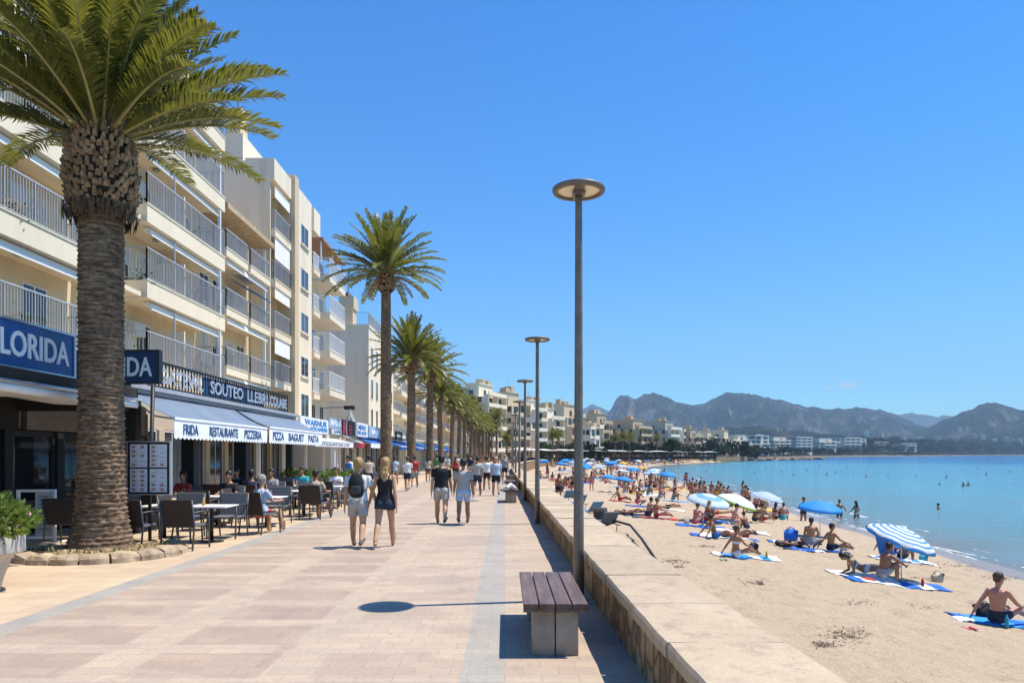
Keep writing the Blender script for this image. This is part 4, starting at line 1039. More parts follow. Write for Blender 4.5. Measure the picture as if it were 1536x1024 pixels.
# ------------------------------------------------------------------ street lamps
POLE = M('lamp post paint', (.18, .15, .125), .45, .25, 5, .1, 60, metal=.3); LENS = M('lamp diffuser', (.85, .74, .55), .35, .06, 4); LTOP = M('lamp hood', (.15, .13, .115), .5, .15, 3, metal=.2)
def lamp(label, x, y, h):
    T = local(thing('street_lamp', label, 'street lamp', (x, y, 0), rnd.uniform(-.06, .06), 'disc headed street lamps along the sea wall'))
    mb = MB(); mb.lathe([(.11, 0), (.11, .012), (.072, .016)], 24); mb.build('base_plate', POLE, T)
    mb = MB(); mb.lathe([(.066, .014), (.064, 1.0), (.0625, 1.02), (.052, 2.6), (.043, h - .14), (.043, h - .02)], 24); mb.build('pole', POLE, T, True)
    mb = MB(); R = .325
    mb.lathe([(R - .06, h + .02), (R - .065, h + .0), (R - .06, h - .015), (R - .01, h - .012), (R, h + .01), (R, h + .035), (R - .02, h + .05), (R * .5, h + .075), (0, h + .085)], 48, caps=False); mb.build('hood', LTOP, T, True)
    MB().lathe([(R - .06, h + .012), (.001, h + .012)], 40, caps=False).build('diffuser', LENS, T)
    mb = MB(); mb.box(-.06, .06, -(R - .04), R - .04, h - .016, h + .008); mb.box(-.075, .075, -.1, .1, h - .05, h - .01); mb.build('bracket', POLE, T)
    return T
LP = [(868, 9.06, 5.04, 'nearest street lamp, its tall post rising beside the slatted bench'), (806, 19.05, 4.76, 'second street lamp from the camera, beside the sea wall'), (787.5, 28.8, 4.65, 'third street lamp from the camera, seen against sky left of the second'), (779, 38, 4.5, 'fourth street lamp from the camera along the sea wall'), (773.5, 49, 4.4, 'fifth street lamp from the camera along the sea wall'), (770, 61, 4.4, 'sixth street lamp from the camera along the sea wall'), (768, 74, 4.4, 'seventh street lamp, farthest of the row along the sea wall'), (768.5, 90, 4.4, 'eighth street lamp from the camera where the promenade starts to bend')]
for px, Y, h, lb in LP: lamp(lb, PX(px, Y), Y, h)

# ------------------------------------------------------------------ benches
def wood_mat():
    m, nt, b = nodes('bench timber'); co = coord(nt, 'Object', (14, 1.0, 14)); f = noisef(nt, co, 1.6, 6, .65)
    c = ramp(nt, f, [(.3, (.075, .041, .025)), (.55, (.15, .088, .058)), (.75, (.25, .16, .112))])
    L(nt, c, b.inputs['Base Color']); b.inputs['Roughness'].default_value = .42; b.inputs['Specular IOR Level'].default_value = .5; bump(nt, b, f, .25, .004); return m
WOOD = wood_mat(); FOOT_ = M('bench concrete', (.30, .235, .165), .9, .3, 3.5, .5, 25, col2=(.46, .375, .275))
bench = local(thing('bench', 'backless bench of four dark slats on concrete blocks, the nearest one, casting a square shadow', 'bench', (.453, 7.39, 0), 0, 'slatted benches along the sea wall'))
for k in range(4):
    x = -.2205 + k * .147; mb = MB(); mb.box(x - .067, x + .067, -.89, .89, .435, .475); mb.box(x - .067, x + .067, -.89, -.85, .40, .435); mb.build('slat', WOOD, bench, False, .004)
for s in (-1, 1):
    y = s * .70
    for xx in (-.106, .106): MB().box(xx - .101, xx + .101, y - .14, y + .14, 0, .433).build('foot_block', FOOT_, bench, False, .008)
for px, Y, lb in ((766, 28.0, 'dark bench further along the walk with a paler bundle on it'), (765, 37.0, 'third bench from the camera, low and dark beside the sea wall'), (764.5, 46, 'fourth bench from the camera by the sea wall')):
    dup(bench, (PX(px, Y) , Y, 0), .0, lb)
b_ = MB(); b_.tube([(.08, 27.1, .56), (.22, 27.3, .62), (.36, 27.2, .55)], [.09, .14, .08], 10, rnd_caps=True); o = b_.build('beach_bag', M('pale cloth bag', (.55, .50, .43), .9, .25, 8, .6, 20), None, True); tag(o, 'pale cloth bag lying on the second bench', 'bag')
# ------------------------------------------------------------------ restaurant terrace
TXY = Matrix(((0, -1, 0, 0), (1, 0, 0, 0), (0, 0, 1, 0), (0, 0, 0, 1)))        # text that faces +x and reads along +y
LETG = M('faded letters', (.30, .36, .44), .6, .3, 6)
LET = M('sign letters', (.82, .83, .84), .5, .05, 5); LETB = M('navy letters', (.03, .09, .22), .6, .1, 5)
NAVY = M('navy sign panel', (.016, .085, .27), .45, .2, 2.5); NAVY_SHADE = M('dark navy panel', (.008, .028, .10), .45, .2, 3); ALU = M('aluminium', (.55, .56, .57), .35, .1, 4, metal=.7)
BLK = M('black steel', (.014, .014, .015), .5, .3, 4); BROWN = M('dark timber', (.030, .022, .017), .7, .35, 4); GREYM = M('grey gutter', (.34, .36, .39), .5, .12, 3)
def letters(parent, txt, w, h, origin, mat, facing='x', depth=.02, name='lettering'):
    mb = text_mb(txt, w, h, depth); place(mb, Matrix.Translation(origin) @ (TXY if facing == 'x' else Matrix.Identity(4)))
    return mb.build(name, mat, parent)
def stripes_mat(name, c1, c2, freq, axis=1):
    m, nt, b = nodes(name); s = N(nt, 'ShaderNodeSeparateXYZ'); L(nt, coord(nt, 'Position'), s.inputs[0])
    f = mathn(nt, 'GREATER_THAN', mathn(nt, 'SINE', mathn(nt, 'MULTIPLY', s.outputs[axis], freq)), 0)
    c = mixc(nt, f, c1, c2); c = mixc(nt, 1, c, ramp(nt, noisef(nt, coord(nt, 'Position'), 1.5, 5), [(.3, (.85, .85, .85)), (.7, (1.05, 1.05, 1.05))]), 'MULTIPLY')
    L(nt, c, b.inputs['Base Color']); b.inputs['Roughness'].default_value = .8
    tr = N(nt, 'ShaderNodeBsdfTranslucent'); L(nt, c, tr.inputs[0]); mx = N(nt, 'ShaderNodeMixShader'); mx.inputs[0].default_value = .25
    L(nt, b.outputs[0], mx.inputs[1]); L(nt, tr.outputs[0], mx.inputs[2]); L(nt, mx.outputs[0], nt.nodes['Material Output'].inputs['Surface']); return m
AWN = stripes_mat('blue grey awning stripes', (.085, .145, .235), (.33, .40, .49), 30); AWNW = stripes_mat('white awning', (.74, .73, .70), (.66, .66, .65), 20); AWNB = stripes_mat('bright blue awning', (.015, .12, .45), (.02, .15, .50), 8)
VAL = M('white valance', (.76, .78, .80), .8, .06, 2)

# left restaurant: dark glazed front under a white canvas
T = thing('restaurant', 'dark glazed restaurant front in deep shade behind the big palm', 'restaurant', (-10.6, 10, 0))
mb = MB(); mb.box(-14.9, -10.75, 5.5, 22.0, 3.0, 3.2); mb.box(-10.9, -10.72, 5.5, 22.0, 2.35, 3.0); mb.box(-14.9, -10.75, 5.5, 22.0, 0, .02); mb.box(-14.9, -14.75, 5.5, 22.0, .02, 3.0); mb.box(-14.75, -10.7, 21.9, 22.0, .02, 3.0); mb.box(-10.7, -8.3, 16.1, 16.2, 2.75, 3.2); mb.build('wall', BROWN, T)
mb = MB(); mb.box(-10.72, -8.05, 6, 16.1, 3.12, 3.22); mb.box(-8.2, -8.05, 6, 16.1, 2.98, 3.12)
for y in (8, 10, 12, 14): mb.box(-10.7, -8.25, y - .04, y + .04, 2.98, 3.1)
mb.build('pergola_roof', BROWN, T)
for y in (8.2, 11.9, 13.35, 15.9, 17.75, 19.6, 21.8): MB().box(-10.95, -10.74, y - .13, y + .13, .02, 2.35).build('post', BLK, T)
for y0, y1 in ((8.4, 9.9), (10.0, 11.7), (12.05, 13.2), (13.5, 14.6), (14.7, 15.7), (16.1, 17.6), (17.95, 19.4), (19.8, 21.6)):
    mb = MB(); f = .06; mb.box(-10.9, -10.8, y0, y0 + f, .1, 2.33); mb.box(-10.9, -10.8, y1 - f, y1, .1, 2.33); mb.box(-10.9, -10.8, y0 + f, y1 - f, .1, .75); mb.box(-10.9, -10.8, y0 + f, y1 - f, 2.2, 2.33)
    o = mb.build('window', FRAMED, T); MB().box(-10.87, -10.85, y0 + f, y1 - f, .75, 2.2).build('pane', DARKG, o)
T = thing('canvas_canopy', 'folded white canvas canopy hanging below the large blue sign', 'awning', (-8.2, 10, 2.8))
rows = []
for i in range(60):
    y = 6.2 + i * (16.0 - 6.2) / 59; s = lambda k: mnoise.noise(Vector((y * .9, k, 0))) * .05
    rows.append([(-9.9, y, 2.96 + s(1)), (-9.2, y, 2.86 + s(2)), (-8.6, y, 2.90 + s(3)), (-8.12 + s(4), y, 3.0 + s(5) * .5), (-7.98 + s(5) * .4, y, 2.93), (-8.0 + s(6) * .5, y, 2.80 + s(7) * .6)])
mb = MB(); mb.grid(rows); o = mb.build('canvas', CANV, T, True); sd = o.modifiers.new('thickness', 'SOLIDIFY'); sd.thickness = .012
MB().tube([(-7.96, 6.2, 2.98), (-7.96, 16.05, 2.98)], [.035, .035], 8).build('roller', ALU, T)
T = thing('shop_sign', 'large bright blue sign with raised white letters above the canvas canopy', 'sign', (-8.2, 11, 3.2))
mb = MB(); mb.box(-8.34, -8.2, 10.7, 13.93, 3.27, 4.03); mb.build('panel', NAVY, T)
mb = MB(); x0, x1 = -8.35, -8.17
for a, b, c, d in ((10.64, 13.99, 4.03, 4.07), (10.64, 13.99, 3.23, 3.27), (10.64, 10.7, 3.27, 4.03), (13.93, 13.99, 3.27, 4.03)): mb.box(x0, x1, a, b, c, d)
mb.build('frame', ALU, T); letters(T, 'FLORIDA', 2.12, .44, (-8.198, 11.66, 3.44), LET)
T = thing('shop_sign', 'navy sign with shade painted in, turned towards the viewer, partly hidden behind the palm trunk', 'sign', (-8.5, 16.15, 3.3))
xa, xb = PX(112, 16.15), PX(237, 16.15)
mb = MB(); mb.box(xa, xb, 16.15, 16.27, 3.39, 4.06); mb.build('panel', NAVY_SHADE, T)  # shade on this viewer-facing side is put into a deeper navy
mb = MB()
for a, b, c, d in ((xa - .04, xb + .04, 4.06, 4.1), (xa - .04, xb + .04, 3.35, 3.39), (xa - .04, xa, 3.39, 4.06), (xb, xb + .04, 3.39, 4.06)): mb.box(a, b, 16.12, 16.29, c, d)
mb.build('frame', BLK, T); letters(T, 'FLORIDA', 1.59, .43, (xa + .12, 16.148, 3.51), LET, 'y')
mb = MB(); mb.box(xa, xb, 16.35, 16.42, 3.2, 3.34)

# terrace pergola: gutter beam, posts, lettered balustrade
T = thing('terrace_pergola', 'grey gutter and black posts carrying the two striped awnings of the terrace', 'pergola', (-8.5, 20, 0))
mb = MB(); mb.box(-8.75, -8.42, 16.3, 29.6, 3.22, 3.40); mb.box(-8.42, -8.30, 16.3, 29.6, 3.30, 3.40); mb.build('gutter', GREYM, T)
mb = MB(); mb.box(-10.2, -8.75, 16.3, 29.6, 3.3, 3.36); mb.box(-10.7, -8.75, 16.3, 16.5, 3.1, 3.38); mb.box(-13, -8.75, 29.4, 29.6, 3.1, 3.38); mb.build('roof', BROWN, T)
for y, w in ((17.0, .13), (20.0, .17), (23.9, .19), (29.4, .12)): MB().box(-8.75, -8.75 + 2 * w, y - w, y + w, 0, 3.22).build('post', BLK, T)
T = thing('balustrade_sign', 'long dark railing with tall white and blue letters above the striped awnings', 'sign', (-8.4, 22, 3.4))
mb = MB(); mb.box(-8.44, -8.40, 17.3, 28.4, 3.42, 3.46); mb.box(-8.45, -8.39, 17.3, 28.4, 4.02, 4.07)
y = 17.3
while y <= 28.41: mb.box(-8.435, -8.405, y - .012, y + .012, 3.46, 4.02); y += .185
mb.build('railing', BLK, T); MB().box(-8.49, -8.46, 20.6, 25.8, 3.46, 3.98).build('blue_panel', M('faded blue panel', (.06, .15, .30), .6, .5, 2), T)
for t_, y0, w in (('EGATEWL', 17.5, 2.9), ('SOUTEO', 20.9, 2.6), ('LLEBRI', 23.9, 2.0), ('COLABE', 26.2, 2.0)): letters(T, t_, w, .37, (-8.395, y0, 3.53), LETG)

def awning(label, y0, y1, xt, zt, xf, zf, zb, mat, words=(), group=None, scal=.22, vmat=None, wm=None):
    T = thing('shop_awning', label, 'awning', (xf, y0, zb), 0, group)
    n = max(6, int((y1 - y0) / .5)); rows = []
    for i in range(n + 1):
        y = lerp(y0, y1, i / n); sag = .03 * math.sin(PI * i / n)
        rows.append([(lerp(xt, xf, u), y, lerp(zt, zf, u) - math.sin(PI * u) * .05 - sag * u) for u in (0, .25, .5, .75, 1)])
    o = MB().grid(rows).build('canopy', mat, T, True); s = o.modifiers.new('thickness', 'SOLIDIFY'); s.thickness = .012
    MB().box(xf - .02, xf + .05, y0, y1, zf - .045, zf + .015).build('front_bar', VAL, T)
    m = int((y1 - y0) / (scal / 8)); rows = []
    for i in range(m + 1):
        y = lerp(y0, y1, i / m); rows.append([(xf + .03, y, zf - .05), (xf + .035, y, lerp(zf, zb, .5)), (xf + .03, y, zb + .05 - .05 * abs(math.sin(PI * (y - y0) / scal)))])
    v = MB().grid(rows).build('valance', vmat or VAL, T); s = v.modifiers.new('thickness', 'SOLIDIFY'); s.thickness = .008
    mb = MB()
    for y in (y0 + .1, y1 - .1): mb.tube([(xt, y, zt - .12), (lerp(xt, xf, .55), y, lerp(zt, zf, .55) - .22), (xf, y, zf - .03)], [.022] * 3, 6)
    mb.build('folding_arm', ALU, T)
    for t_, a, w, h in words: letters(v, t_, w, h, (xf + .042, a, lerp(zf - .06, zb + .05, .5) - h / 2), wm or LETB, depth=.006)
    return T
GA = 'awnings along the shop fronts'
awning('blue grey striped awning nearest the camera with navy words on its white valance', 16.35, 22.75, -8.42, 3.2, -7.4, 2.62, 2.14, AWN, (('FRIDA', 16.8, .82, .24), ('RESTAURANTE', 18.3, 1.95, .24), ('PIZZERIA', 20.75, 1.45, .24)), GA)
awning('second blue grey striped awning, the one further from the palm', 22.95, 29.6, -8.42, 3.2, -7.4, 2.66, 2.14, AWN, (('PIZZA', 23.3, 1.15, .26), ('BAGUET', 25.0, 1.9, .26), ('PASTA', 27.5, 1.5, .26)), GA)

# sunlit back front of the terrace with white pilasters
T = thing('restaurant', 'cream restaurant front with pilasters and tall windows at the back of the terrace', 'restaurant', (-12.6, 22, 0))
mb = MB(); mb.box(-14.9, -12.7, 22.1, 42.4, 2.7, 4.6); mb.box(-14.9, -12.75, 22.1, 42.4, 0, .35)
for k in range(10): y = 22.6 + k * 2.1; mb.box(-14.9, -12.62, y, y + .42, .35, 2.7)
mb.build('wall', SAND_, T)
for k in range(9):
    y = 23.02 + k * 2.1; win(T, -12.74, y + .02, y + 1.66, .36, 2.68, 'dark' if k % 2 else 'glass', name='window')

# menu board on its pole
T = local(thing('menu_board', 'black framed menu board with four lit white pages on a dark pole beside the palm', 'menu board', (-6.87, 14.2, 0)))
mb = MB(); mb.tube([(0, 0, 0), (0, 0, 1.0), (.03, .06, 3.12)], [.032, .032, .04], 10); mb.build('pole', BLK, T, True)
xa, xb = PX(195.5, 14.2) + 6.87, PX(258, 14.2) + 6.87; za, zb_ = PZ(740, 14.2), PZ(663, 14.2)
MB().box(xa, xb, -.10, -.02, za, zb_).build('case', BLK, T); mb = MB()
for a, b, c, d in ((xa, xb, zb_, zb_ + .02), (xa, xb, za - .02, za), (xa - .02, xa, za - .02, zb_ + .02), (xb, xb + .02, za - .02, zb_ + .02)): mb.box(a, b, -.115, -.015, c, d)
mb.build('frame', ALU, T)
PAPER = M('menu paper', (.66, .70, .76), .3, .06, 6); INK = M('menu print', (.12, .13, .17), .6, .2, 9); FOOD = M('dish picture', (.45, .20, .07), .6, .4, 30)
r_ = random.Random(4); xm, zm = (xa + xb) / 2, (za + zb_) / 2
for (x0, x1, z0, z1) in ((xa + .05, xm - .025, zm + .015, zb_ - .04), (xm + .025, xb - .05, zm + .015, zb_ - .04), (xa + .05, xm - .025, za + .035, zm - .015), (xm + .025, xb - .05, za + .035, zm - .015)):
    pg = MB().box(x0, x1, -.108, -.103, z0, z1).build('page', PAPER, T); ink = MB(); fd = MB()
    for i in range(5):
        z = lerp(z1 - .05, z0 + .03, i / 4.3)
        for xx in (x0 + .03, x0 + .2):
            if r_.random() < .55: fd.box(xx, xx + .07, -.110, -.1082, z - .018, z + .018)
            ink.box(xx, xx + r_.uniform(.05, .11), -.110, -.1082, z - .034, z - .026)
        ink.box(x0 + .1, x0 + r_.uniform(.12, .18), -.110, -.1082, z - .004, z + .003)
    ink.build('print', INK, pg); fd.build('dish_picture', FOOD, pg)
T = local(thing('menu_easel', 'pale standing board with white legs in the shade between planter and palm', 'sign board', (-9.32, 14.6, 0), math.radians(8)))
mb = MB(); mb.box(-.36, -.31, -.03, .03, 0, 1.1); mb.box(.31, .36, -.03, .03, 0, 1.1); mb.box(-.31, .31, -.02, .02, 1.05, 1.1); mb.box(-.31, .31, -.02, .02, .12, .17); mb.box(-.31, -.02, -.02, .02, .55, .58); mb.box(.31, .36, .03, .5, .0, .04); mb.build('frame', CANV, T)
MB().box(-.02, .31, -.012, .012, .17, 1.05).build('board', M('pale board', (.42, .44, .46), .25, .15, 5), T)
mb = MB(); [mb.box(.05, .05 + w, -.018, -.0125, z, z + .02) for z, w in ((.95, .18), (.88, .2), (.8, .12), (.7, .2), (.62, .16), (.5, .2), (.42, .1), (.3, .2))]; mb.build('print', INK, T)

# chairs and tables
ALUD = M('dark chair frame', (.10, .10, .105), .45, .2, 4, metal=.5)
RAT = M('woven rattan', (.040, .028, .022), .6, .25, 60, .7, 160); SEATG = M('grey seat', (.13, .135, .145), .6, .15, 40)
def make_chair(label, loc, rz, back=RAT, name='terrace_chair'):
    T = local(thing(name, label, 'chair', loc, rz, 'chairs on the restaurant terrace'))
    MB().box(-.25, .25, -.22, .26, .39, .435).build('seat', SEATG, T, False, .012)
    mb = MB(); mb.hexa([(-.265, -.235, .40), (.265, -.235, .40), (.265, -.205, .40), (-.265, -.205, .40), (-.275, -.335, .88), (.275, -.335, .88), (.275, -.305, .88), (-.275, -.305, .88)]); mb.build('backrest', back, T, False, .012)
    for sx_ in (-1, 1):
        x = sx_ * .285
        MB().tube([(x, -.30, 0), (x, -.235, .42), (x, -.325, .87)], [.017] * 3, 7).build('leg', ALUD, T, True)
        MB().tube([(x, .29, 0), (x, .26, .45), (x, .25, .64)], [.017] * 3, 7).build('leg', ALUD, T, True)
        MB().tube([(x, .28, .645), (x, .1, .665), (x, -.27, .655)], [(.024, .013)] * 3, 8, side=(1, 0, 0)).build('armrest', ALUD, T, True)
    T.scale = (1.1, 1.1, 1.08); return T
TOP = M('white table top', (.74, .74, .73), .35, .06, 3)
def make_table(label, loc, rz=0.0):
    T = local(thing('terrace_table', label, 'table', loc, rz, 'tables on the restaurant terrace'))
    MB().box(-.42, .42, -.38, .38, .715, .745).build('table_top', TOP, T, False, .006)
    MB().cyl((0, 0, .03), (0, 0, .713), .035, n=12).build('pedestal', BLK, T, True)
    mb = MB(); mb.lathe([(.24, 0), (.24, .012), (.05, .03)], 20); mb.build('base', BLK, T); return T
TB = [(-6.05, 15.15, 'beside the menu board'), (-7.05, 15.2, 'behind the menu board'), (-5.95, 18.3, 'where the grey haired woman sits'), (-7.3, 18.6, 'under the first awning'), (-5.85, 21.4, 'halfway along the terrace'), (-7.2, 21.8, 'under the seam of the awnings'), (-5.8, 24.4, 'near the flower boxes'), (-7.1, 24.9, 'under the second awning'), (-5.9, 27.2, 'next to the flower boxes'), (-8.6, 15.6, 'deep in the shade by the dark front'), (-8.5, 18.6, 'in the shade beside the first black post'), (-8.4, 22.2, 'in the shade between the black posts'), (-8.3, 26.5, 'in the shade near the last flower box')]
ch0 = tb0 = None; r_ = random.Random(8)
for i, (x, y, w) in enumerate(TB):
    lb = 'white topped terrace table %s' % w
    if tb0 is None: tb0 = make_table(lb, (x, y, 0))
    else: dup(tb0, (x, y, 0), r_.uniform(-.05, .05), lb)
    sides = [('near', 0, -1.02 if i > 1 else -1.2, 0), ('far', 0, .82, PI)]
    if i in (0, 2, 4, 6, 8, 10, 11): sides.append(('left', -.72, .05, -PI / 2))
    if i in (1, 3): sides.append(('right', .0, 9, 0))
    for nm, dx, dy, rz in sides:
        if dy == 9: continue
        jx, jy = r_.uniform(-.08, .08), r_.uniform(-.06, .06)
        if (i, nm) == (2, 'near'): dx, dy, rz, jx, jy = .36, -1.55, math.radians(-28), 0, 0
        if (i, nm) == (4, 'near'): dx, dy, rz, jx, jy = .55, -.9, math.radians(-18), 0, 0
        lb = '%s-side dark rattan chair at the table %s' % (nm, w.replace('where the grey haired woman sits', 'with the seated woman'))
        if ch0 is None: ch0 = make_chair(lb, (x + dx + jx, y + dy + jy, 0), rz + r_.uniform(-.12, .12))
        else:
            c = dup(ch0, (x + dx + jx, y + dy + jy, 0), rz + r_.uniform(-.12, .12), lb)
            if nm == 'far':
                for k in c.children:
                    if k.name.startswith('backrest'): remat(k, SEATG)
                c['label'] = lb.replace('dark rattan', 'grey backed')
for i, (x, y, w) in enumerate(((-6.2, 15.1, 'beside the menu board'), (-5.8, 18.2, 'with the seated woman'), (-5.8, 21.3, 'halfway along the terrace'))):
    mb = MB(); mb.lathe([(.028, 0), (.034, .02), (.03, .09), (.012, .12), (.014, .16)], 12, (x, y, .746)); tag(mb.build('oil_bottle', M('oil glass %d' % i, [(.45, .30, .05), (.5, .12, .05), (.25, .3, .08)][i], .2, .1, 5), None, True), 'small %s bottle standing on the table %s' % (['amber', 'red', 'green'][i], w), 'bottle')

# flower boxes closing the terrace
BOX = M('grey planter box', (.30, .31, .32), .7, .15, 4); PINK = M('red blossom', (.55, .06, .06), .6, .3, 9); YEL = M('yellow blossom', (.75, .45, .05), .6, .2, 9)
GRN = leafmat('box plant leaf', (.045, .11, .012), (.17, .27, .035), .3, 5)
for i, (x, fl, lb) in enumerate(((-8.6, PINK, 'with red blossom beside the black post'), (-7.75, YEL, 'with yellow blossom, second from the black post'), (-6.9, PINK, 'with bright green leaves behind the woman in white'), (-6.05, YEL, 'at the promenade end of the terrace'))):
    T = local(thing('flower_box', 'grey box of lively green plants ' + lb, 'planter', (x, 29.4, 0), 0, 'flower boxes at the end of the terrace'))
    MB().box(-.38, .38, -.2, .2, 0, .72).build('box', BOX, T, False, .01); shrub_mb(.42, .28, 420, .11, 20 + i, .12, (0, 0, .9)).build('plants', [GRN, fl], T)

# ------------------------------------------------------------------ the shops further along
SX = -9.2
def ypx(px, x=SX): return x * F / (px - HX)
SHW = M('white shop panel', (.76, .77, .78), .5, .08, 2); RED = M('red sign', (.42, .02, .03), .5, .2, 4); SBLUE = M('pale blue sign', (.30, .42, .56), .5, .2, 4)
def sign(px0, px1, py0, py1, mat, label, words=(), wm=None, x=SX):
    y0, y1 = ypx(px0, x), ypx(px1, x); ym = (y0 + y1) / 2; z1, z0 = PZ(py0, ym), PZ(py1, ym)
    T = thing('shop_sign', label, 'sign', (x, y0, z0)); MB().box(x - .1, x, y0 + .05, y1 - .05, z0, z1).build('panel', mat, T)
    MB().box(x - .12, x + .012, y0 + .01, y1 - .01, z0 - .05, z0 - .003).build('frame', ALU, T)
    for t_, u0, u1, v0, v1 in words: letters(T, t_, (u1 - u0) * (y1 - y0), (v1 - v0) * (z1 - z0), (x + .002, lerp(y0, y1, u0), lerp(z0, z1, v0)), wm or LETB)
    return T
sign(450, 493, 627, 649, SHW, 'white sign with blue handwriting style words just past the striped awnings', (('WARNUR', .14, .92, .48, .86), ('ADVANERS', .3, .94, .14, .40)), M('blue lettering', (.05, .22, .50), .6, .1, 5))
sign(493.5, 513, 628, 642, SBLUE, 'slim blue grey sign above a small white notice', (('BAR GRILL', .1, .9, .25, .75),), LET)
sign(498, 513, 643.5, 651, SHW, 'small white notice board under the blue grey sign', (('CAFE', .15, .85, .25, .75),))
T = sign(514, 533, 630.5, 653, BLK, 'black and red square sign with a curled red letter')
y0, y1 = ypx(514), ypx(533); ym = lerp(y0, y1, .5); zc = PZ(641.5, ym)
MB().box(SX, SX + .012, y0 + .05, lerp(y0, y1, .33), PZ(652, ym), PZ(631.5, ym)).build('red_field', RED, T); letters(T, 'e', .95, .62, (SX + .014, lerp(y0, y1, .42), zc - .42), M('red letter', (.55, .05, .06), .5, .1, 5)); letters(T, '(', .35, .95, (SX + .016, lerp(y0, y1, .22), zc - .5), LET)
sign(533.8, 552, 634.5, 654.5, SHW, 'white menu sign with blue pictures beside the black and red one', (('MENU', .2, .8, .5, .85), ('HELADOS', .15, .85, .15, .4)), M('blue lettering', (.05, .22, .50), .6, .1, 5))
sign(553, 571, 640, 656, SBLUE, 'blue and white sign on the gable block beside the tallest palm trunk', (('BAR', .2, .8, .3, .7),), LET)
sign(594, 604, 647, 660.5, BLK, 'square black sign between the second and third palms', (('GRILL', .15, .85, .35, .65),), LET)
sign(610, 616, 648, 660, SBLUE, 'narrow blue sign behind the third palm trunk')
for i, (ya, yb, mat, lb) in enumerate(((43.0, 52.5, OFFW, 'pale single storey shops under the black and red sign'), (53, 71, GREYW, 'grey single storey shops in front of the gable block'), (74, 96, CREAM, 'cream shop row with blue awnings near the third palm'), (97, 130, OFFW, 'far pale shop row half hidden by palm trunks'))):
    T = thing('shop_row', lb, 'shop', (-10, ya, 0)); mb = MB(); mb.box(-15.1 if ya < 54 else -13.4, -10.2, ya, yb, 2.62, 3.3); mb.box(-13.2, -10.0, ya - .1, yb + .1, 3.3, 3.42); mb.box(-13.2, -10.3, ya, yb, 0, .3)
    n = int((yb - ya) / 2.1)
    for k in range(n + 1): y = lerp(ya, yb - .4, k / n); mb.box(-13.2, -10.2, y, y + .4, .3, 2.62)
    mb.build('wall', mat, T)
    for k in range(n): y = lerp(ya, yb - .4, k / n) + .4; y2 = lerp(ya, yb - .4, (k + 1) / n); win(T, -10.35, y + .01, y2 - .01, .31, 2.6, 'dark' if (k + i) % 3 else 'glass', name='shop_window')
awning('plain white awning with a scalloped edge just past the striped ones', 33.2, 41.5, -10.1, 3.0, -8.6, 2.45, 2.15, AWNW, (('RESTAURANTE BAR CAFE', 33.8, 6.6, .13),), GA, wm=M('grey lettering', (.25, .25, .27), .6, .1, 5))
awning('sloping blue and white awning beside the tallest palm trunk', 47, 56, -10.1, 3.2, -8.6, 2.5, 2.2, AWNB, (), GA)
for i, (ya, yb) in enumerate(((57.5, 66), (67, 75), (76.5, 86), (87, 97), (98, 112), (113, 128))):
    awning('%s bright blue awning counted from the tallest palm trunk along the far shops' % (['first'] + ORD)[i], ya, yb, -10.1, 3.05, -8.3, 2.45, 2.15, AWNB, (), GA, vmat=AWNB)
for px, Y, lb in ((500.5, 37.5, 'slim white post at the near corner of the white awning'), (505, 39.5, 'slim white post, right of its twin under the white awning')):
    x = PX(px, Y); mb = MB(); mb.box(x - .07, x + .07, Y - .07, Y + .07, 0, 2.4); mb.box(x - .11, x + .11, Y - .11, Y + .11, 0, .08); tag(mb.build('awning_post', SHW), lb, 'post')
T = thing('shop_canopy_frame', 'slim canopy frame with brown fascia carrying the white handwriting sign and white awning', 'pergola', (-10, 31, 0))
mb = MB(); mb.box(-12.6, -9.33, 30.2, 41.4, 3.0, 3.12); mb.box(-9.43, -9.33, 30.2, 41.4, 2.62, 3.0); mb.box(-10.3, -10.12, 30.2, 41.4, 2.7, 3.0); mb.build('roof', SAND_, T)
for y in (30.4, 34, 37.6, 41.2): MB().box(-10.28, -10.14, y - .07, y + .07, 0, 2.7).build('post', CANV, T)
# red hanging banner and flag-like lamp arm on the white block
T = thing('shop_awning', 'small white and red awning with red fringe under the menu sign', 'awning', (-9.2, 45, 2.2), 0, GA)
mb = MB(); mb.grid([[(-10.1, y, 2.95), (-9.5, y, 2.75), (-8.9, y, 2.5)] for y in (43.5, 45, 46.6)]); mb.build('canopy', AWNW, T); mb = MB(); mb.grid([[(-8.9, y, 2.5), (-8.88, y, 2.2)] for y in (43.5, 45, 46.6)]); mb.build('valance', RED, T)
T = thing('wall_lamp', 'black lamp on a long bracket reaching out from the pale gable', 'lamp', (-12.5, 58, 5)); mb = MB(); mb.tube([(-14.9, 60, 5.6), (-12.9, 60, 5.65)], [.03, .03], 6); mb.build('arm', BLK, T); mb = MB(); mb.box(-13.1, -12.3, 59.7, 60.3, 5.45, 5.75); mb.build('head', BLK, T)
T = thing('parasol', 'folded grey parasol beside the gable wall above the shop signs', 'parasol', (-12.2, 58, 3.4)); MB().lathe([(.75, 0), (.55, .5), (.2, 1.3), (.02, 1.7)], 10, (-12.2, 58, 3.6), False).build('canopy', GREYM, T); MB().cyl((-12.2, 58, 3.42), (-12.2, 58, 5.4), .03).build('pole', ALU, T)
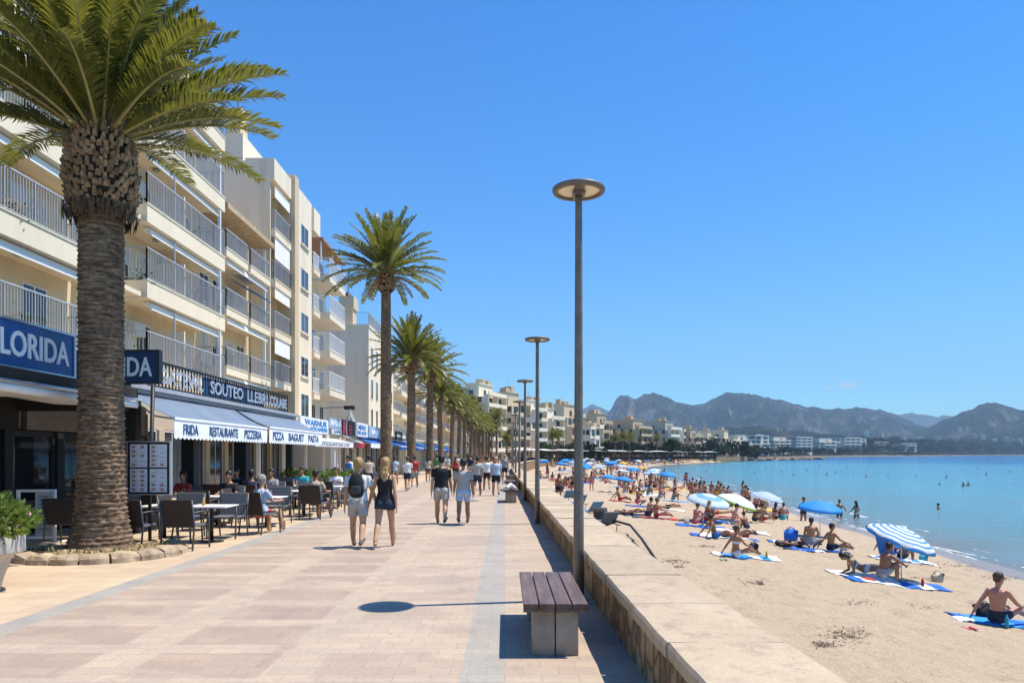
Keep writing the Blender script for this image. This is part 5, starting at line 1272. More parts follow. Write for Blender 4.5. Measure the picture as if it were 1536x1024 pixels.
# ------------------------------------------------------------------ people
def skin_mat(name, c):
    m, nt, b = nodes(name); co = coord(nt, 'Object')
    L(nt, mixc(nt, noisef(nt, co, 6, 4), mul(c, .88), mul(c, 1.1)), b.inputs['Base Color']); b.inputs['Roughness'].default_value = .5
    b.inputs['Specular IOR Level'].default_value = .35; b.inputs['Subsurface Weight'].default_value = .06; b.inputs['Subsurface Radius'].default_value = (.02, .008, .004); return m
SK = [skin_mat('fair skin', (.50, .285, .17)), skin_mat('tanned skin', (.36, .185, .095)), skin_mat('brown skin', (.26, .13, .075)), skin_mat('sun reddened skin', (.46, .22, .15))]
HB, HD, HG, HBL = M('brown hair', (.07, .04, .022), .55, .3, 30), M('dark hair', (.018, .014, .012), .5, .3, 30), M('grey hair', (.28, .24, .20), .6, .25, 30), M('blond hair', (.36, .23, .085), .5, .3, 30)
def cl(name, c, v=.1): return M(name, c, .85, v, 14, .3, 60)
C_WHITE, C_LBLUE, C_BLACK, C_NAVY = cl('white cotton', (.68, .70, .72)), cl('light blue cotton', (.42, .52, .64)), cl('black cotton', (.012, .012, .014)), cl('navy cloth', (.018, .028, .055))
C_GREY, C_LGREY, C_BEIGE, C_RED = cl('grey cloth', (.27, .28, .29)), cl('pale grey cotton', (.40, .38, .35)), cl('beige cloth', (.48, .40, .30)), cl('red cloth', (.45, .035, .03))
C_BLUE, C_PINK, C_GREEN, C_YEL, C_TEAL = cl('blue cloth', (.03, .11, .36)), cl('coral pink cloth', (.58, .10, .12)), cl('green cloth', (.05, .20, .09)), cl('yellow cloth', (.62, .42, .05)), cl('turquoise cloth', (.03, .32, .40))
SHOE = M('shoe', (.09, .09, .10), .6, .3, 8); SANDAL = M('tan sandal', (.26, .16, .08), .7, .2, 8)

class Fig: pass
def solve(p, sex):
    J = Fig(); w = sex == 'f'; J.w = w
    D = lambda a, b, s: Vector((s * math.sin(math.radians(b)), math.sin(math.radians(a)) * math.cos(math.radians(b)), -math.cos(math.radians(a)) * math.cos(math.radians(b))))
    t0, t1 = p.get('lean', (2, 4)); J.t1 = t1; lat = math.radians(p.get('lat', 0)); yaw = p.get('twist', 0)
    SA = (-.12, -.06, 0, .08, .16, .24, .32, .40, .455, .495, .53)
    WA = (.10, .155, .168, .155, .142, .150, .166, .178, .165, .115, .062) if not w else (.09, .155, .172, .150, .122, .130, .146, .152, .138, .095, .054)
    WB = (.07, .105, .118, .110, .104, .106, .116, .118, .098, .072, .058) if not w else (.06, .105, .118, .100, .090, .096, .112, .110, .086, .064, .050)
    J.tor = []; pos = Vector((0, 0, 0)); prev = 0; 
    for s, a, b in zip(SA, WA, WB):
        u = max(0, min(1, s / .5)); an = math.radians(lerp(t0, t1, u)); d = Vector((math.sin(lat) * max(0, u), math.sin(an), math.cos(an))).normalized()
        pos = pos + d * (s - prev) if s > SA[0] else d * s; prev = s; J.tor.append((pos.copy(), a, b, s))
    J.up = d
    hw = .096 if not w else .097; sw = .178 if not w else .152
    J.leg = []; J.arm = []
    for s, (a, b, k, f) in zip((-1, 1), p['legs']):
        h = Vector((s * hw, 0, -.03)); kn = h + D(a, b, s) * .41; an = kn + D(a - k, b * p.get('shin_ab', .4), s) * .40
        fa = math.radians(a - k + f); fd = Vector((s * math.sin(math.radians(p.get('toe', 8))), math.cos(fa), math.sin(fa))).normalized(); dn = Vector((0, math.sin(fa), -math.cos(fa)))
        J.leg.append((h, kn, an, fd, dn))
    for s, (a, b, e, eb) in zip((-1, 1), p['arms']):
        sh = J.tor[8][0] + Vector((s * sw, 0, -.01)); el = sh + D(a, b, s) * .295; d = D(a + e, eb, s); wr = el + d * .25
        J.arm.append((sh, el, wr, d, s))
    nk = J.tor[-1][0]; hp = math.radians(p.get('nod', 0)) + math.radians(t1) * .4
    J.neck = nk; J.head = nk + Vector((0, math.sin(hp), math.cos(hp))) * .165 + Vector((0, .015, 0)); J.hm = Matrix.Rotation(math.radians(p.get('look', 0)), 4, 'Z') @ Matrix.Rotation(-hp, 4, 'X')
    return J
def body_solid(J, fingers):
    mb = MB(); w = J.w; X = (1, 0, 0)
    mb.tube([t[0] for t in J.tor], [(t[1], t[2]) for t in J.tor], 16, side=X)
    for sgn in (-1, 1):
        mb.ball(J.tor[1][0] + Vector((sgn * .075, -.055, -.01)), (.088, .085, .095), 12, 8)
        if w: mb.ball(J.tor[6][0] + Vector((sgn * .07, .085, 0)), (.062, .06, .06), 10, 6)
    k = .92 if w else 1.0
    for h, kn, an, fd, dn in J.leg:
        q = h.lerp(kn, .45)
        mb.tube([h, q, kn], [.098 * k, .084 * k, .061 * k], 12, rnd_caps=True)
        cm = kn.lerp(an, .32) + (kn - h).normalized().cross(Vector((1, 0, 0))) * 0
        mb.tube([kn, cm, kn.lerp(an, .65), an], [.060 * k, .065 * k, .049 * k, .038 * k], 12, rnd_caps=True)
        heel = an + dn * .045 - fd * .045; toe = an + dn * .062 + fd * .165
        mb.tube([heel, an + dn * .035 + fd * .05, toe], [(.034, .034), (.040, .036), (.040, .020)], 10, rnd_caps=True, side=(1, 0, 0))
    for sh, el, wr, d, s in J.arm:
        mb.tube([sh, sh.lerp(el, .4), el], [.055 * k, .048 * k, .039 * k], 10, rnd_caps=True)
        mb.tube([el, el.lerp(wr, .3), wr], [.039 * k, .041 * k, .026 * k], 10, rnd_caps=True)
        fw = Vector((0, 1, 0)) - d * d.y
        if fw.length < .2: fw = Vector((0, 0, 1)) - d * d.z
        fw.normalize(); nrm = d.cross(fw) * s; palm = wr + d * .085
        mb.tube([wr + d * .01, wr + d * .05, palm], [(.026, .018), (.038, .016), (.038, .014)], 10, rnd_caps=True, side=fw)
        if fingers:
            for i, (o, ln) in enumerate(((.030, .068), (.010, .078), (-.010, .073), (-.029, .056))):
                r0 = palm + fw * o; c = nrm * -.012
                mb.tube([r0 - d * .01, r0 + d * ln * .5 + c * .4, r0 + d * ln * .92 + c * 1.6], [.0098, .009, .0078], 7, rnd_caps=True)
            t0 = wr + d * .03 + fw * .03; mb.tube([t0, t0 + d * .03 + fw * .022, t0 + d * .062 + fw * .026 - nrm * .006], [.012, .0105, .0085], 7, rnd_caps=True)
        else: mb.tube([palm, palm + d * .07 - nrm * .012], [(.034, .013), (.022, .010)], 8, rnd_caps=True, side=fw)
    hc, R = J.head, J.hm
    mb.tube([J.tor[-2][0], J.neck, hc + R @ Vector((0, -.02, -.05))], [.062, .052 * k, .052 * k], 12)
    mb.ball(hc + R @ Vector((0, -.01, .025)), (.076, .094, .095), 16, 12, R)
    mb.tube([hc + R @ Vector((0, .01, .0)), hc + R @ Vector((0, .035, -.06)), hc + R @ Vector((0, .055, -.098))], [(.068, .078), (.056, .056), (.026, .024)], 12, rnd_caps=True, side=R @ Vector((1, 0, 0)))
    mb.tube([hc + R @ Vector((0, .085, .025)), hc + R @ Vector((0, .108, -.022))], [.009, .015], 8, rnd_caps=True)
    for s in (-1, 1):
        mb.ball(hc + R @ Vector((s * .078, -.008, -.008)), (.010, .022, .032), 8, 6, R)
        mb.ball(hc + R @ Vector((s * .033, .078, .032)), (.026, .012, .008), 8, 6, R)
    mb.tube([hc + R @ Vector((-.022, .088, -.052)), hc + R @ Vector((0, .095, -.05)), hc + R @ Vector((.022, .088, -.052))], [.007, .009, .007], 6, rnd_caps=True)
    return mb
def blend(mb, voxel, name, smooth=5, fac=.5):
    me = mb.mesh('solid'); o = bpy.data.objects.new('solid', me); COL.objects.link(o)
    r = o.modifiers.new('r', 'REMESH'); r.mode = 'VOXEL'; r.voxel_size = voxel; r.use_smooth_shade = True
    s = o.modifiers.new('s', 'SMOOTH'); s.factor = fac; s.iterations = smooth
    dg = bpy.context.evaluated_depsgraph_get(); dg.update()
    out = bpy.data.meshes.new_from_object(o.evaluated_get(dg)); out.name = name
    bpy.data.objects.remove(o); bpy.data.meshes.remove(me)
    if name in ('hair', 'shirt', 'shorts', 'vest'):
        nn = [(v.co.copy(), v.normal.copy()) for v in out.vertices]; hair = name == 'hair'
        for v, (p, n_) in zip(out.vertices, nn):
            k = mnoise.noise(Vector((p.x * 38, p.y * 38, p.z * 14))) * .008 + mnoise.noise(p * 16) * .007 if hair else mnoise.noise(Vector((p.x * 15, p.y * 15, p.z * 8 + 3))) * .009 + mnoise.noise(p * 26) * .003
            v.co = p + n_ * k
    out.materials.clear(); out.materials.append(None)
    out.polygons.foreach_set('use_smooth', [True] * len(out.polygons)); return out
def torso_part(J, s0, s1, gx, gy=None, drop=None):
    gy = gx if gy is None else gy; P = [t for t in J.tor if s0 - 1e-6 <= t[3] <= s1 + 1e-6]; mb = MB()
    mb.tube([t[0] for t in P], [(t[1] + gx, t[2] + gy) for t in P], 18, side=(1, 0, 0)); return mb
def clothes(J, kind, vox):
    mb = MB(); w = J.w
    if kind in ('tee', 'polo'):
        join_keep(mb, torso_part(J, -.12 if not w else -.06, .495, .030, .026))
        for sh, el, wr, d, s in J.arm: mb.tube([sh - (el - sh) * .08, sh.lerp(el, .62)], [.072, .067], 12)
        return blend(mb, vox, 'shirt', 4)
    if kind == 'tank':
        join_keep(mb, torso_part(J, -.06, .40, .016, .016))
        for s in (-1, 1):
            c = J.tor[7][0]; u = J.tor[8][0] - c; u.normalize(); f = Vector((0, 1, 0))
            mb.tube([c + Vector((s * .085, -.11, -.03)), c + Vector((s * .092, -.075, 0)) + u * .075, c + Vector((s * .092, 0, 0)) + u * .098, c + Vector((s * .088, .08, 0)) + u * .05, c + Vector((s * .08, .12, -.03))], [.017] * 5, 6)
        return blend(mb, vox, 'vest', 3)
    if kind in ('shorts', 'mini', 'trunks', 'brief'):
        lo = {'shorts': .66, 'mini': .34, 'trunks': .42, 'brief': .12}[kind]; g = {'shorts': .026, 'mini': .016, 'trunks': .02, 'brief': .010}[kind]
        join_keep(mb, torso_part(J, -.06, .08 if kind != 'brief' else .0, g))
        mb.ball(J.tor[1][0] + Vector((0, 0, -.045)), (.12, .10, .075), 12, 8)
        for s in (-1, 1): mb.ball(J.tor[1][0] + Vector((s * .075, -.055, -.01)), (.088 + g * .8, .085 + g * .8, .095 + g * .6), 12, 8)
        for h, kn, an, fd, dn in J.leg:
            if kind == 'brief': mb.ball(h + (kn - h) * .02, .104, 12, 8); continue
            mb.tube([h - (kn - h) * .02, h.lerp(kn, lo)], [.092 + g * .6, lerp(.095, .066, lo) + g * .85], 14)
        return blend(mb, vox, {'shorts': 'shorts', 'mini': 'shorts', 'trunks': 'swim_trunks', 'brief': 'swim_briefs'}[kind], 4)
    if kind == 'bra':
        join_keep(mb, torso_part(J, .28, .36, .008) if len([t for t in J.tor if .28 <= t[3] <= .36]) > 1 else torso_part(J, .24, .32, .009))
        for s in (-1, 1): mb.ball(J.tor[6][0] + Vector((s * .07, .085, 0)), (.068, .068, .062), 10, 6)
        return blend(mb, vox, 'bikini_top', 3)
    if kind == 'suit':
        join_keep(mb, torso_part(J, -.06, .40, .010))
        for s in (-1, 1): mb.ball(J.tor[6][0] + Vector((s * .07, .085, 0)), (.068, .068, .064), 10, 6); mb.ball(J.tor[1][0] + Vector((s * .075, -.055, -.01)), (.096, .093, .10), 12, 8)
        for h, kn, an, fd, dn in J.leg: mb.ball(h + (kn - h) * .02, .104, 12, 8)
        return blend(mb, vox, 'swimsuit', 4)
    if kind in ('short_hair', 'crop'):
        hc, R = J.head, J.hm; g = .016 if kind == 'crop' else .023
        mb.ball(hc + R @ Vector((0, -.02, .05)), (.077 + g, .09 + g, .084 + g), 14, 10, R); mb.ball(hc + R @ Vector((0, -.05, -.005)), (.068 + g, .05 + g, .07), 12, 8, R)
        return blend(mb, vox, 'hair', 2)
    if kind in ('long_hair', 'bun'):
        hc, R = J.head, J.hm
        mb.ball(hc + R @ Vector((0, -.02, .042)), (.094, .105, .10), 14, 10, R)
        if kind == 'bun': mb.ball(hc + R @ Vector((0, -.115, .06)), .045, 10, 8); mb.ball(hc + R @ Vector((0, -.055, -.01)), (.078, .055, .07), 12, 8, R)
        else:
            b = J.tor[8][0] + Vector((0, -.10, 0)); mb.tube([hc + R @ Vector((0, -.055, .02)), hc + R @ Vector((0, -.085, -.09)), b + Vector((0, -.012, .03)), b + Vector((.01, -.02, -.09))], [(.09, .055), (.088, .045), (.078, .030), (.03, .014)], 12, side=(1, 0, 0), rnd_caps=True)
        return blend(mb, vox, 'hair', 2)
    if kind in ('shoes', 'sandals'):
        for h, kn, an, fd, dn in J.leg:
            heel = an + dn * .045 - fd * .05; toe = an + dn * .062 + fd * .175
            if kind == 'shoes': mb.tube([heel, an + dn * .035 + fd * .05, toe], [(.043, .043), (.048, .044), (.046, .028)], 10, rnd_caps=True, side=(1, 0, 0))
            else:
                mb.tube([heel + dn * .03, toe + dn * .012], [(.042, .012), (.046, .012)], 10, rnd_caps=True, side=(1, 0, 0)); mb.tube([an + dn * .03 + fd * .08 + Vector((-.045, 0, 0)), an + dn * .005 + fd * .08, an + dn * .03 + fd * .08 + Vector((.045, 0, 0))], [.014] * 3, 6)
        return blend(mb, vox, kind, 2)
    if kind == 'cap':
        hc, R = J.head, J.hm; mb.ball(hc + R @ Vector((0, -.012, .055)), (.092, .106, .078), 14, 10, R); mb.tube([hc + R @ Vector((0, .07, .06)), hc + R @ Vector((0, .165, .045))], [(.075, .012), (.05, .008)], 10, rnd_caps=True, side=R @ Vector((1, 0, 0)))
        return blend(mb, vox, 'cap', 1)
POSE = {
 'walk_a': dict(legs=[(16, 2, 4, 88), (-14, 2, 24, 60)], arms=[(-14, 8, 14, 5), (12, 8, 16, 5)]),
 'walk_b': dict(legs=[(-15, 2, 26, 58), (17, 2, 4, 90)], arms=[(12, 9, 16, 6), (-15, 9, 12, 6)]),
 'stroll': dict(legs=[(-6, 2, 8, 84), (8, 2, 4, 90)], arms=[(5, 8, 12, 5), (-8, 8, 12, 5)], look=8),
 'hold_left': dict(legs=[(-15, 2, 26, 58), (15, 2, 4, 90)], arms=[(4, 20, 8, 16), (-14, 9, 12, 6)], look=-6),
 'hold_right': dict(legs=[(14, 2, 3, 90), (-15, 2, 26, 60)], arms=[(-12, 9, 14, 6), (4, 20, 8, 16)], look=6),
 'stand': dict(legs=[(1, 4, 2, 90), (-2, 4, 2, 90)], arms=[(4, 9, 14, 6), (-2, 9, 12, 6)]),
 'akimbo': dict(legs=[(2, 6, 3, 90), (-3, 5, 2, 90)], arms=[(-18, 38, 40, -38), (-18, 38, 40, -38)], look=20),
 'wade': dict(legs=[(14, 4, 8, 88), (-8, 5, 10, 80)], arms=[(14, 28, 40, 10), (8, 32, 30, 14)], lean=(4, 8)),
 'chair': dict(legs=[(84, 7, 88, 92), (88, 9, 78, 92)], arms=[(28, 10, 62, -14), (34, 12, 58, -10)], lean=(-6, 6)),
 'knees': dict(legs=[(138, 8, 146, 98), (132, 10, 138, 98)], arms=[(52, 12, 12, -16), (56, 12, 8, -16)], lean=(4, 26), toe=4),
 'legs_out': dict(legs=[(88, 8, 4, 62), (104, 10, 40, 84)], arms=[(-32, 18, 4, 16), (40, 14, 30, -8)], lean=(-8, 8), look=-20),
 'lean_back': dict(legs=[(93, 7, 12, 66), (112, 9, 60, 86)], arms=[(-42, 16, 6, 14), (-42, 16, 6, 14)], lean=(-26, -18), nod=8),
 'cross': dict(legs=[(92, 42, 118, 90), (92, 42, 122, 90)], arms=[(26, 14, 50, -26), (30, 14, 46, -26)], lean=(2, 22), shin_ab=-1.1),
 'prone': dict(legs=[(-3, 6, 2, 20), (-3, 6, 8, 20)], arms=[(84, 10, 74, -6), (84, 10, 74, -6)], lean=(-12, -46), nod=-14),
 'supine': dict(legs=[(2, 6, 4, 60), (24, 6, 48, 70)], arms=[(0, 20, 4, 16), (-4, 24, 8, 18)], lean=(0, 6)),
}
FIG = {}
def figure(pose, sex, items, vox, fingers):
    key = (pose, sex, items, vox)
    if key in FIG: return FIG[key]
    J = solve(POSE[pose], sex); sol = body_solid(J, fingers); parts = {'body': blend(sol, vox, 'body', 4 if vox < .014 else 3)}
    for it in items: parts[it] = clothes(J, it, max(vox, .012 if vox < .014 else vox))
    rot = {'prone': Matrix.Rotation(-PI / 2, 4, 'X'), 'supine': Matrix.Rotation(PI / 2, 4, 'X')}.get(pose, Matrix.Identity(4))
    for me in parts.values(): me.transform(rot)
    z0 = min(v.co.z for me in parts.values() for v in me.vertices)
    sit = 0.0
    for me in parts.values(): me.transform(Matrix.Translation((0, 0, -z0 + sit)))
    FIG[key] = parts; return parts
def person(label, loc, rz, pose, sex, wear, skin, group=None, h=1.0, vox=.02, fingers=False, sink=0.0, name='person'):
    """wear: ((kind, material), ...); the body mesh is the thing, hair and clothes are its children"""
    items = tuple(k for k, _ in wear); parts = figure(pose, sex, items, vox, fingers)
    o = link(name, parts['body']); remat(o, SK[skin]); o.location = (loc[0], loc[1], loc[2] - sink); o.rotation_euler = (0, 0, rz); o.scale = (h, h, h)
    tag(o, label, 'person', group)
    for k, m in wear:
        c = link(parts[k].name.split('.')[0], parts[k], o); remat(c, m)
    return o
def at(px, py): x, y = GP(px, py); return (x, y, 0)
H = .0075
G1 = 'people strolling on the promenade'
pm = person('blond man in white shirt and pale grey shorts with a small backpack, hand in hand', at(537, 820), .04, 'hold_right', 'm', (('tee', C_WHITE), ('shorts', C_LGREY), ('short_hair', HBL), ('shoes', SHOE)), 0, G1, 1.0, H, True)
person('long haired blond woman in black vest and navy shorts holding a hand', at(577.5, 820), -.02, 'hold_left', 'f', (('tank', C_BLACK), ('mini', C_NAVY), ('long_hair', HBL), ('sandals', SANDAL)), 0, G1, 1.02, H, True)
person('dark haired man in black t-shirt and light grey shorts walking in mid promenade', at(662, 785), 0, 'walk_a', 'm', (('tee', C_BLACK), ('shorts', C_LGREY), ('crop', HD), ('shoes', SHOE)), 0, G1, 1.035, H, True)
person('man in beige t-shirt and pale blue shorts beside the man in black', at(695, 785), .05, 'walk_b', 'm', (('tee', C_LGREY), ('shorts', C_LBLUE), ('crop', HD), ('shoes', SHOE)), 1, G1, .985, H, True)
# backpack on the blond man
x, y, _ = at(537, 820); T = local(thing('backpack', 'small black backpack on the back of the blond man', 'backpack', (x, y, 0), .04))
mb = MB(); mb.tube([(0, -.20, 1.03), (0, -.225, 1.10), (0, -.225, 1.28), (0, -.20, 1.40)], [(.13, .07), (.15, .085), (.145, .08), (.10, .045)], 16, rnd_caps=True, side=(1, 0, 0)); mb.build('body', cl('black nylon', (.014, .015, .018)), T, True)
mb = MB(); mb.tube([(0, -.30, 1.07), (0, -.305, 1.18)], [(.10, .025), (.095, .022)], 12, rnd_caps=True, side=(1, 0, 0)); mb.build('pocket', cl('grey nylon', (.05, .055, .065)), T, True)
for s in (-1, 1): mb = MB(); mb.tube([(s * .06, -.20, 1.38), (s * .10, -.12, 1.475), (s * .115, .0, 1.50), (s * .12, .125, 1.40), (s * .13, .12, 1.22), (s * .15, -.05, 1.12), (s * .12, -.15, 1.08)], [(.024, .008)] * 7, 8, side=(1, 0, 0)); mb.build('strap', MATS['black nylon'], T, True)

V2 = .014
lot = [
 (611, 736, 'walk_a', 'm', (('tee', C_WHITE), ('shorts', C_NAVY), ('short_hair', HB), ('shoes', SHOE)), 0, 'man in white t-shirt and navy shorts walking near the fourth palm'),
 (622, 731, 'walk_b', 'm', (('tee', C_RED), ('shorts', C_GREY), ('crop', HD), ('shoes', SHOE)), 1, 'man with dark red top beside the one in white and navy'),
 (716, 743, 'walk_b', 'm', (('tee', C_LGREY), ('shorts', C_NAVY), ('crop', HD), ('shoes', SHOE)), 1, 'left man of the trio ahead, pale grey shirt and navy shorts'),
 (730, 735, 'walk_a', 'm', (('tee', C_WHITE), ('shorts', C_BLACK), ('crop', HD), ('shoes', SHOE)), 1, 'middle walker of the trio ahead, white shirt, black shorts'),
 (744, 743, 'walk_a', 'm', (('tee', C_LBLUE), ('shorts', C_BLACK), ('cap', C_BEIGE), ('shoes', SHOE)), 0, 'right man of the trio ahead with a beige cap and light shirt'),
 (593, 726, 'walk_b', 'f', (('tee', C_LBLUE), ('mini', C_GREY), ('bun', HB), ('shoes', SHOE)), 0, 'woman in light blue top walking behind the tallest palm trunk'),
 (642, 722, 'walk_a', 'f', (('tee', C_BEIGE), ('mini', C_NAVY), ('long_hair', HD), ('shoes', SHOE)), 1, 'woman in beige top just right of the fourth palm'),
 (655, 717, 'stroll', 'm', (('tee', C_GREEN), ('shorts', C_BEIGE), ('crop', HD), ('shoes', SHOE)), 2, 'man in green shirt far along the palm row'),
 (683, 722, 'walk_b', 'f', (('tank', C_RED), ('mini', C_BLACK), ('long_hair', HB), ('shoes', SHOE)), 1, 'woman in red vest between the black shirt and beige shirt men'),
 (706, 719, 'stroll', 'm', (('tee', C_NAVY), ('shorts', C_LGREY), ('crop', HB), ('shoes', SHOE)), 0, 'man in navy shirt far behind the trio'),
 (757, 722, 'stroll', 'm', (('tee', C_GREY), ('shorts', C_NAVY), ('crop', HG), ('shoes', SHOE)), 0, 'grey haired man in grey shirt close to the far benches'),
 (571, 716, 'stroll', 'f', (('tee', C_PINK), ('mini', C_BEIGE), ('long_hair', HB), ('shoes', SHOE)), 1, 'woman in coral top by the blue awnings'),
 (553, 712, 'stand', 'm', (('tee', C_BLUE), ('shorts', C_BEIGE), ('crop', HD), ('shoes', SHOE)), 1, 'man in blue shirt standing at the shops'),
]
for px, py, pose, sex, wear, sk, lb in lot: person(lb, at(px, py), rnd.uniform(-.12, .12), pose, sex, wear, sk, G1, rnd.uniform(.96, 1.03), V2)
tops = [('white', C_WHITE), ('light blue', C_LBLUE), ('grey', C_GREY), ('black', C_BLACK), ('beige', C_BEIGE), ('red', C_RED), ('navy', C_NAVY), ('yellow', C_YEL), ('teal', C_TEAL)]
bots = [('navy', C_NAVY), ('beige', C_BEIGE), ('black', C_BLACK), ('grey', C_LGREY)]
r_ = random.Random(31); seen_ = set()
for i in range(34):
    Y = r_.uniform(60, 165)
    x = r_.uniform(-6.2, .2) if Y < 100 else r_.uniform(-5.6, wx(Y) - .7)
    (tn, tm), (bn, bm) = r_.choice(tops), r_.choice(bots); sex = r_.choice('mf'); hr = r_.choice([HB, HD, HD, HG, HBL])
    pose = r_.choice(['walk_a', 'walk_b', 'stroll']); back = r_.random() < .35
    wear = (('tee', tm), ('shorts', bm), ('crop', hr), ('shoes', SHOE)) if sex == 'm' else (('tank', tm), ('mini', bm), ('long_hair', hr), ('shoes', SHOE))
    person('far %s in %s top and %s shorts %s in the promenade crowd' % ('man' if sex == 'm' else 'woman', tn, bn, 'coming closer' if back else 'walking away'), (x, Y, 0), (PI if back else 0) + r_.uniform(-.3, .3), pose, sex, wear, r_.randint(0, 2), 'distant walkers on the promenade', r_.uniform(.94, 1.04), .022)
# diners
GD = 'guests sitting on the terrace'
def diner(label, x, y, rz, sex, wear, sk, h=1.0, v=V2): return person(label, (x, y, -.02), rz, 'chair', sex, wear, sk, GD, h, v)
cx_, cy_ = -5.95 + .36, 18.3 - 1.55
diner('grey blonde woman in blue top and coral pink skirt sitting with her back to us', cx_ + .02, cy_ + .02, math.radians(-28), 'f', (('tee', C_LBLUE), ('mini', C_PINK), ('short_hair', HG), ('sandals', SANDAL)), 0, .98, .010)
diner('man in white shirt sitting on the next table behind the blue topped woman', -5.85 + .55, 21.4 - .9 + .03, math.radians(-18), 'm', (('tee', C_BEIGE), ('shorts', C_NAVY), ('crop', HD), ('shoes', SHOE)), 1)
diner('woman with dark bun in white top sitting before the flower boxes', -5.8, 25.3, PI, 'f', (('tee', C_WHITE), ('mini', C_BEIGE), ('bun', HB), ('shoes', SHOE)), 1)
for x, y, rz, sx_, tm, tn, w in ((-7.3, 19.45, PI, 'm', C_BLACK, 'black', 'facing us under the first awning'), (-7.2, 22.65, PI, 'f', C_GREY, 'grey', 'facing us below the seam of the awnings'), (-7.2, 20.85, 0, 'm', C_NAVY, 'navy', 'seen from behind below the seam of the awnings'), (-7.1, 25.72, PI, 'm', C_TEAL, 'teal', 'facing us under the second awning'), (-8.5, 19.4, PI, 'f', C_RED, 'red', 'in the shade by the first black post'), (-8.4, 23.0, PI, 'm', C_BLACK, 'black', 'deep in the shade between the black posts')):
    diner('guest in %s top sitting %s' % (tn, w), x, y, rz, sx_, (('tee', tm), ('shorts', C_BEIGE), ('crop' if sx_ == 'm' else 'long_hair', HD), ('shoes', SHOE)), 1)
for x, y, rz, tm, w in ((-6.9, 32.5, 2.2, C_BLUE, 'man in blue shirt standing by the far shop tables'), (-6.3, 34, .4, C_BEIGE, 'person in beige shirt passing the white awning'), (-7.6, 36, 1.2, C_WHITE, 'waiter in white shirt under the white awning')):
    person(w, (x, y, 0), rz, 'stand', 'm', (('tee', tm), ('shorts', C_BLACK), ('crop', HD), ('shoes', SHOE)), 1, G1, 1.0, V2)
# ------------------------------------------------------------------ the beach: gear
def sand_full(x, Y):
    a, b = wx(Y) + .6, sx(Y); c = (x - a) / (b - a); z = sand_h(max(0, c))
    if c < .97 and Y < 120:
        z += sand_bumps(x, Y) * min(1, (.97 - c) * 6)
    return z
def SP2(px, py):
    x, Y, z = SPT(px, py); return x, Y, (sand_full(x, Y) if x < sx(Y) - .3 else z)
T_BLUE, T_LB, T_WHITE, T_RED, T_NAVY = cl('royal blue towel', (.012, .12, .46)), cl('bright blue towel', (.03, .26, .68)), cl('white towel', (.72, .72, .70)), cl('red towel', (.45, .04, .04)), cl('navy towel', (.012, .03, .10))
def towel(label, x, Y, rz, w, l, mat, edge=None):
    T = local(thing('beach_towel', label, 'towel', (x, Y, 0), rz)); c, s = math.cos(rz), math.sin(rz); r = random.Random(int(x * 100 + Y)); rows = []
    for i in range(15):
        u = -l / 2 + l * i / 14; row = []
        for k in range(9):
            v = -w / 2 + w * k / 8; xx = x + c * v - s * u; yy = Y + s * v + c * u
            row.append((v + .03 * mnoise.noise(Vector((u * 2, v, x))), u + .03 * mnoise.noise(Vector((v * 2, u, Y))), sand_full(xx, yy) + .035 + .02 * mnoise.noise(Vector((u * 3, v * 3, x)))))
        rows.append(row)
    mb = MB(); mb.grid(rows)
    if edge is not None: mb.m = [1 if (j // 8) in (0, 1, 4, 5, 12, 13) else 0 for j in range(len(mb.f))]
    o = mb.build('cloth', [mat] + ([edge] if edge else []), T, True); sd = o.modifiers.new('thickness', 'SOLIDIFY'); sd.thickness = .012; return T
def ring_mat(name, c1, c2, freq):
    m, nt, b = nodes(name); s = N(nt, 'ShaderNodeSeparateXYZ'); L(nt, coord(nt, 'Object'), s.inputs[0])
    r = mathn(nt, 'SQRT', mathn(nt, 'ADD', mathn(nt, 'POWER', s.outputs[0], 2), mathn(nt, 'POWER', s.outputs[1], 2)))
    f = mathn(nt, 'GREATER_THAN', mathn(nt, 'SINE', mathn(nt, 'MULTIPLY', r, freq)), -.2); c = mixc(nt, f, c1, c2); L(nt, c, b.inputs['Base Color']); b.inputs['Roughness'].default_value = .7
    tr = N(nt, 'ShaderNodeBsdfTranslucent'); L(nt, c, tr.inputs[0]); mx = N(nt, 'ShaderNodeMixShader'); mx.inputs[0].default_value = .35
    L(nt, b.outputs[0], mx.inputs[1]); L(nt, tr.outputs[0], mx.inputs[2]); L(nt, mx.outputs[0], nt.nodes['Material Output'].inputs['Surface']); return m
U_STR = ring_mat('blue and white ring stripes', (.08, .36, .72), (.80, .81, .82), 38); U_BLUE = ring_mat('bright blue canopy', (.02, .30, .72), (.03, .34, .78), 3); U_PALE = ring_mat('pale blue canopy', (.22, .50, .78), (.62, .74, .84), 9); U_WG = ring_mat('white and green canopy', (.74, .76, .74), (.74, .76, .74), 4); U_GR = cl('lime cloth', (.33, .48, .03)); U_WHITE = ring_mat('white canopy', (.74, .75, .76), (.70, .72, .74), 3); U_RED = ring_mat('faded red canopy', (.55, .10, .08), (.60, .14, .10), 3); U_YEL = ring_mat('yellow canopy', (.70, .48, .08), (.74, .52, .1), 3)
